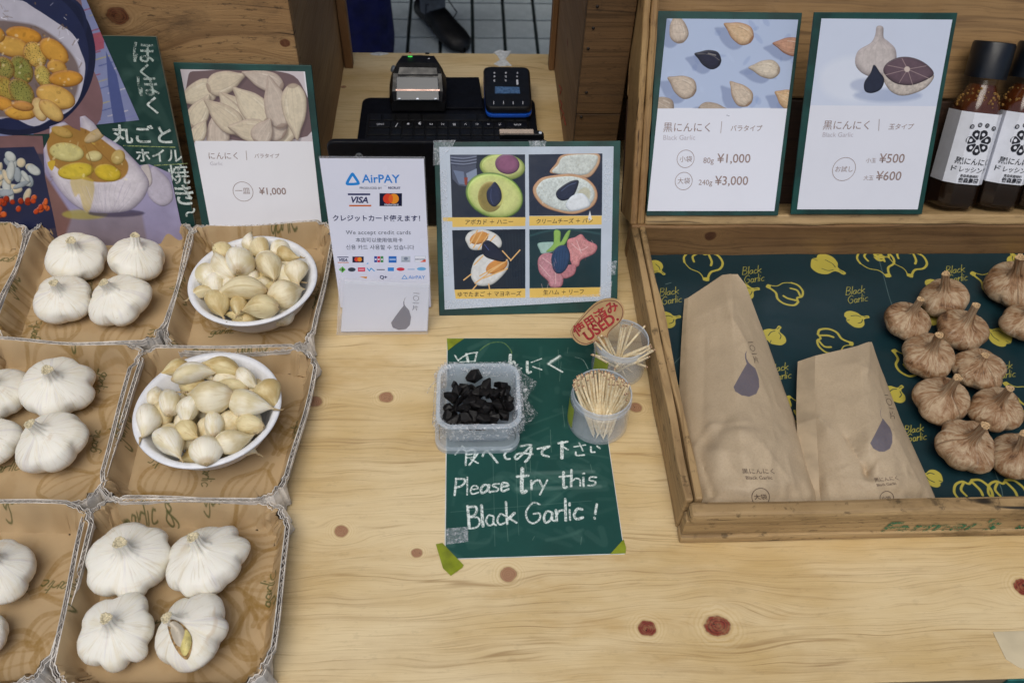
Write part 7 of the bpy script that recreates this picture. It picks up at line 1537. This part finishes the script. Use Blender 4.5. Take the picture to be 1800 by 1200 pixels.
# ================================================================== LAPTOP, PRINTER, CARD READER, PHONE
blackp = plain('black_plastic', '0d0e12', .42, .2, 60, .15, 900); darkp = plain('laptop_shell', '0a0c14', .55, .15, 60, .2, 1200, spec=.2); keym = plain('key_plastic', '08090c', .45, .1, 60); legend = plain('key_legend', 'd0d4e0', .6, .0, 90, 0)
lap = thing('laptop', 'small black laptop facing away, screen lid toward the counter front', 'laptop', (-.028, .97, 0))
bx0, bx1, by0, by1 = -.148, .0935, .806, 1.052
def rrect(x0, y0, x1, y1, r, n=5):
    out = []
    for cx, cy, a0 in ((x1 - r, y1 - r, 0), (x0 + r, y1 - r, 90), (x0 + r, y0 + r, 180), (x1 - r, y0 + r, 270)):
        for k in range(n + 1): a = radians(a0 + 90 * k / n); out.append((cx + r * cos(a), cy + r * sin(a)))
    return out
top = Plane((0, 0, .0165), U=(1, 0, 0), V=(0, 1, 0))
m = MB(); m.prism(rrect(bx0, by0, bx1, by1, .012), top, -.015, 0); mk('base', m, darkp, lap, bevel=.0015)
m = MB(); m.prism(rrect(bx0 + .010, by0 + .012, bx1 - .010, by0 + .206, .004), top, .0, .0003); mk('keyboard_deck', m, keym, lap)
kproto = None; lets = 'ZXCVBNM'
for rw in range(6):
    y = by0 + .2025 - rw * .0165 - .0145; nk = 12; xk = bx0 + .0125; W_ = (bx1 - bx0 - .025) / nk
    if rw == 0: cells = [(0, 1), (1, 1), (2, 1), (3, 1), (4, 4.2), (8.2, .95), (9.15, .95), (10.1, .95), (11.05, .95)]
    else: cells = [(0, 1.7)] + [(1.7 + k * .86, .86) for k in range(10)] + [(10.3, 1.7)]
    for (c0, cw) in cells:
        m = MB(); xa, xb = xk + c0 * W_ + .0008, xk + (c0 + cw) * W_ - .0008; m.box((xa, y, .0169), (xb, y + .0145, .0186)); mk('key', m, blackp, lap, bevel=.0008)
    if rw == 1:
        for k, ch_ in enumerate(('/', '.', ',', 'M', 'N', 'B', 'V', 'C', 'X', 'Z')):
            xc = xk + (1.7 + k * .86 + .43) * W_; o = text(ch_, top, (xc + .0018, y + .0095), (xc - .0018, y + .0095), legend, lap, pixel=False, off=.0023)
        for xc in (xk + .9 * W_, xk + 11.2 * W_): text('shift', top, (xc + .005, y + .0085), (xc - .005, y + .0085), legend, lap, pixel=False, off=.0023)
# dark flat folder lying over the palm rest, under the printer
fol = thing('black_folder', 'flat black folder lying under the receipt printer', 'folder', (-.03, 1.06, .017))
m = MB(); m.prism([(at(*q, .020).x, at(*q, .020).y) for q in ((700, 190), (850, 190), (842, 136), (704, 136))], Plane((0, 0, .0205), U=(1, 0, 0), V=(0, 1, 0)), -.0035, 0); mk('cover', m, darkp, fol, bevel=.001)
# lid
lidq = [aty(573, 243, .805), aty(967, 243, .800)]
e1_, e2_ = at(573, 243, .136), at(967, 243, .136)
hz = (at(573, 243, .128).y); yH = .803
LL = math.hypot(yH - e1_.y, .136 - .004); lp_ = Plane((-.0285, yH, .004), U=(1, 0, 0), V=(0, -(yH - e1_.y), .136 - .004))
m = MB(); hwid = (e2_.x - e1_.x) / 2; cxl = (e1_.x + e2_.x) / 2 + .0285
m.prism([(x, y) for x, y in rrect(cxl - hwid, .0, cxl + hwid, LL, .010)], lp_, -.0005, .0065); mk('lid', m, darkp, lap, bevel=.002)
m = MB(); m.prism(rrect(cxl - hwid + .008, .01, cxl + hwid - .008, LL - .008, .003), lp_, -.0009, -.0006); mk('screen', m, plain('screen_glass', '0a0d14', .1, 0, bump=0), lap)
m = MB(); m.tube([(-.10, yH + .001, .0125), (.045, yH + .001, .0125)], .0055, 12); mk('hinge', m, blackp, lap, True)
silver = plain('silver_logo', '8e96a4', .3, .1, 90, 0, metal=.6); lo_ = lp_.px(632, 267)
m = MB(); m.prism([(lo_[0] + .0042 * cos(a), lo_[1] + .0042 * sin(a)) for a in [2 * pi * k / 24 for k in range(24)]], lp_, .0066, .0070); mk('round_logo', m, silver, lap)
text('hp', lp_, (lo_[0] - .0026, lo_[1] - .0012), (lo_[0] + .0026, lo_[1] - .0012), darkp, lap, pixel=False, off=.0074, shear=.3, bold=.02)
# phone standing on the keyboard against the screen
ph_ = thing('smartphone', 'pale gold smartphone edge peeking above the laptop lid, small lens at its right', 'smartphone', tuple(at(908, 243, .129)))
pb = Plane(tuple(lp_.P(0, 0, -.0012)), U=(1, 0, 0), V=tuple(lp_.V)); xa, xb = lp_.px(878, 243)[0], lp_.px(938, 243)[0]
m = MB(); m.prism(rrect(xa, .012, xb + .012, LL + .0045, .006), pb, -.0075, -.0002); mk('phone_body', m, blackp, ph_, bevel=.001)
m = MB(); m.prism(rrect(xa, LL + .0038, xb, LL + .0062, .001), pb, -.0072, -.0006); mk('gold_edge', m, plain('pale_gold', 'd8c4b4', .3, .05, 90, 0, metal=.4), ph_)
m = MB(); m.lathe([(.0005, .0012), (.0016, .001), (.0018, 0)], pb.P(xb + .0075, LL + .0046, -.003), 14, tuple(pb.V)); mk('lens', m, plain('lens_glass', 'c8d0dc', .1, 0, bump=0), ph_, True)
# receipt printer
pr_ = thing('receipt_printer', 'black portable receipt printer with a grey paper window and green light', 'printer', (-.066, 1.07, .0206))
def P3(x, y, z): return Vector((x, y, z))
PX0, PX1, PY0, PY1, PZ0, PZ1 = -.1065, -.0305, 1.010, 1.080, .0210, .072
xm = (PX0 + PX1) / 2; hw = (PX1 - PX0) / 2
def psec(y, zt, w, wt): return [P3(xm - hw * w, y, PZ0), P3(xm + hw * w, y, PZ0), P3(xm + hw * w * 1.02, y, lerp(PZ0, zt, .6)), P3(xm + hw * wt, y, zt), P3(xm, y, zt + .001), P3(xm - hw * wt, y, zt), P3(xm - hw * w * 1.02, y, lerp(PZ0, zt, .6))]
m = MB(); m.grid([psec(1.012, .022, .94, .80), psec(1.0125, .036, .94, .86), psec(1.018, .048, 1.0, .90), psec(1.036, .064, 1.0, .86), psec(1.052, .070, .97, .74), psec(1.074, .068, .84, .58), psec(1.083, .060, .70, .5), psec(1.085, .022, .70, .5)], False, True)
m.f.append(tuple(range(7))[::-1]); m.m.append(0); m.f.append(tuple(range(49, 56))); m.m.append(0)
body = mk('printer_body', m, blackp, pr_, bevel=.002)
t = NT('paper_window'); t.set(Base_Color=lin('39424e'), Roughness=.35); t.b.inputs['Coat Weight'].default_value = .1; winm = t.m
wq = [(697, 174), (771, 174), (770, 137), (696, 136)]
wpl = Plane((xm, 1.0185, .0490), U=(1, 0, 0), V=(0, .018, .0158))
def pquad(pl, P, d0, d1, nm, mat, root, bev=0): m = MB(); m.prism([pl.px(*q) for q in P], pl, d0, d1); return mk(nm, m, mat, root, bevel=bev)
pquad(wpl, ((697, 177), (772, 177), (770, 137), (697, 136)), .0012, .0024, 'paper_window', winm, pr_, .0006); pquad(wpl, ((696, 161), (773, 161), (773, 158.5), (696, 158)), .0025, .0029, 'tear_bar', plain('tear_bar', '9a8078', .3, .1, 90, 0, metal=.7), pr_)
pquad(wpl, ((699, 133), (770, 133), (768, 120), (702, 119)), .0018, .0030, 'upper_cover', capm, pr_, .0008)
for u in (702, 734, 766): pquad(wpl, ((u - 2, 176), (u + 2, 176), (u + 2, 174), (u - 2, 174)), .0028, .0036, 'latch', silver, pr_)
def dot(u, v, pl, r_, nm, mat, root, off): x_, y_ = pl.px(u, v); m = MB(); m.prism([(x_ + r_ * cos(a), y_ + r_ * .6 * sin(a)) for a in [2 * pi * k / 12 for k in range(12)]], pl, off, off + .0008); return mk(nm, m, mat, root)
tpl = Plane((xm, 1.055, .0705), U=(1, 0, 0), V=(0, .02, -.001))
t = NT('green_led'); t.set(Base_Color=(.05, .8, .1)); t.b.inputs['Emission Color'].default_value = (.1, 1, .15, 1); t.b.inputs['Emission Strength'].default_value = .5; ledm = t.m
m = MB(); x_, y_ = tpl.px(721, 100.5); m.prism(rrect(x_ - .003, y_ - .0009, x_ + .003, y_ + .0009, .0006), tpl, .0002, .0012); mk('green_light', m, ledm, pr_)
dot(721, 94, tpl, .0016, 'red_mark', redm, pr_, .0002); dot(754, 104, tpl, .0013, 'button_mark', legend, pr_, .0002); dot(751, 95, tpl, .0032, 'power_button', keym, pr_, .0003)
m = MB(); m.lathe([(.0005, .002), (.0042, .0016), (.005, 0), (.005, -.004)], P3(PX0 + .003, 1.062, .055), 20, (-1, -.2, .6)); mk('side_knob', m, plain('grey_plastic', '6f7884', .4, .1, 90), pr_, True)
m = MB(); m.lathe([(.0005, .002), (.0042, .0016), (.005, 0), (.005, -.004)], P3(PX1 - .003, 1.05, .05), 20, (1, -.2, .6)); mk('side_knob', m, capm, pr_, True)
# card reader
rd = thing('card_reader', 'black card reader with rounded corners, number keys and a blue bottom edge', 'card reader', (.055, 1.05, .017))
rp = Plane((0, 1.0, .038), U=(1, 0, 0), V=(0, 1, .045))
RQ = [rp.px(*q) for q in ((854, 190), (936, 190), (931, 117), (849, 116))]
def rounded(P, k, n=5):
    P = [np.array(p_) for p_ in P]; out = []
    for i in range(4):
        a, b, c = P[i - 1], P[i], P[(i + 1) % 4]; d1 = (a - b) / np.linalg.norm(a - b); d2 = (c - b) / np.linalg.norm(c - b); s0, s1 = b + d1 * k, b + d2 * k
        for j in range(n + 1): t_ = j / n; out.append(tuple((1 - t_) ** 2 * s0 + 2 * t_ * (1 - t_) * b + t_ ** 2 * s1))
    return out
m = MB(); m.prism(rounded(RQ, .012), rp, -.010, 0); mk('reader_body', m, blackp, rd, bevel=.003)
m = MB(); m.prism(rounded([(x * 1.0, y - .0015) for x, y in RQ], .012), rp, -.0150, -.0104); mk('blue_base', m, plain('blue_plastic', '1650b8', .35, .1, 60, 0), rd, bevel=.001)
m = MB(); m.prism(rounded([(x * 1.0, y - .0002) for x, y in RQ], .012), rp, -.020, -.0153); mk('lower_shell', m, capm, rd)
pquad(rp, ((870, 165), (914, 165), (913, 154), (870, 153)), .0002, .0007, 'display', plain('lcd', '4a6a94', .3, .2, 200, 0), rd)
for ry, row in zip((129, 135.5, 142.5), ('789', '456', '123')):
    for cx_, ch_ in zip((909, 889, 869), row): text(ch_, rp, (rp.px(cx_ + 1.6, ry - 2)[0], rp.px(cx_, ry - 1.5)[1]), (rp.px(cx_ - 1.6, ry - 2)[0], rp.px(cx_, ry - 1.5)[1]), legend, rd, pixel=False, off=.0005, bold=.03)
for cx_ in (868, 885, 902, 919): pquad(rp, ((cx_ - .5, 184), (cx_ + .5, 184), (cx_ + .5, 179), (cx_ - .5, 179)), .0002, .0006, 'key_line', legend, rd)
# scraps of white tape on the rear edge
tp_ = Plane((0, 1.1, .0004), U=(1, 0, 0), V=(0, 1, 0)); wt = plain('white_tape', 'd4d8dc', .6, .15, 150, .6, 300)
m = MB(); P_ = [tp_.px(*q) for q in ((868, 93), (878, 88), (887, 91), (898, 90), (895, 97), (888, 104), (896, 113), (900, 116), (878, 117), (868, 113), (879, 106), (874, 98))]; m.prism([(x, y) for x, y in P_], tp_, -.0003, .0006); o = mk('tape_scrap', m, wt); tag(o, 'crumpled white tape scrap on the rear counter edge behind the card reader', 'tape')
m = MB(); P_ = [tp_.px(*q) for q in ((650, 94.5), (665, 92.5), (680, 93.5), (684, 95), (668, 98), (654, 97))]; m.prism(P_, tp_, -.0003, .0005); o = mk('tape_scrap', m, wt); tag(o, 'thin white tape remnant on the rear counter edge left of the printer', 'tape')
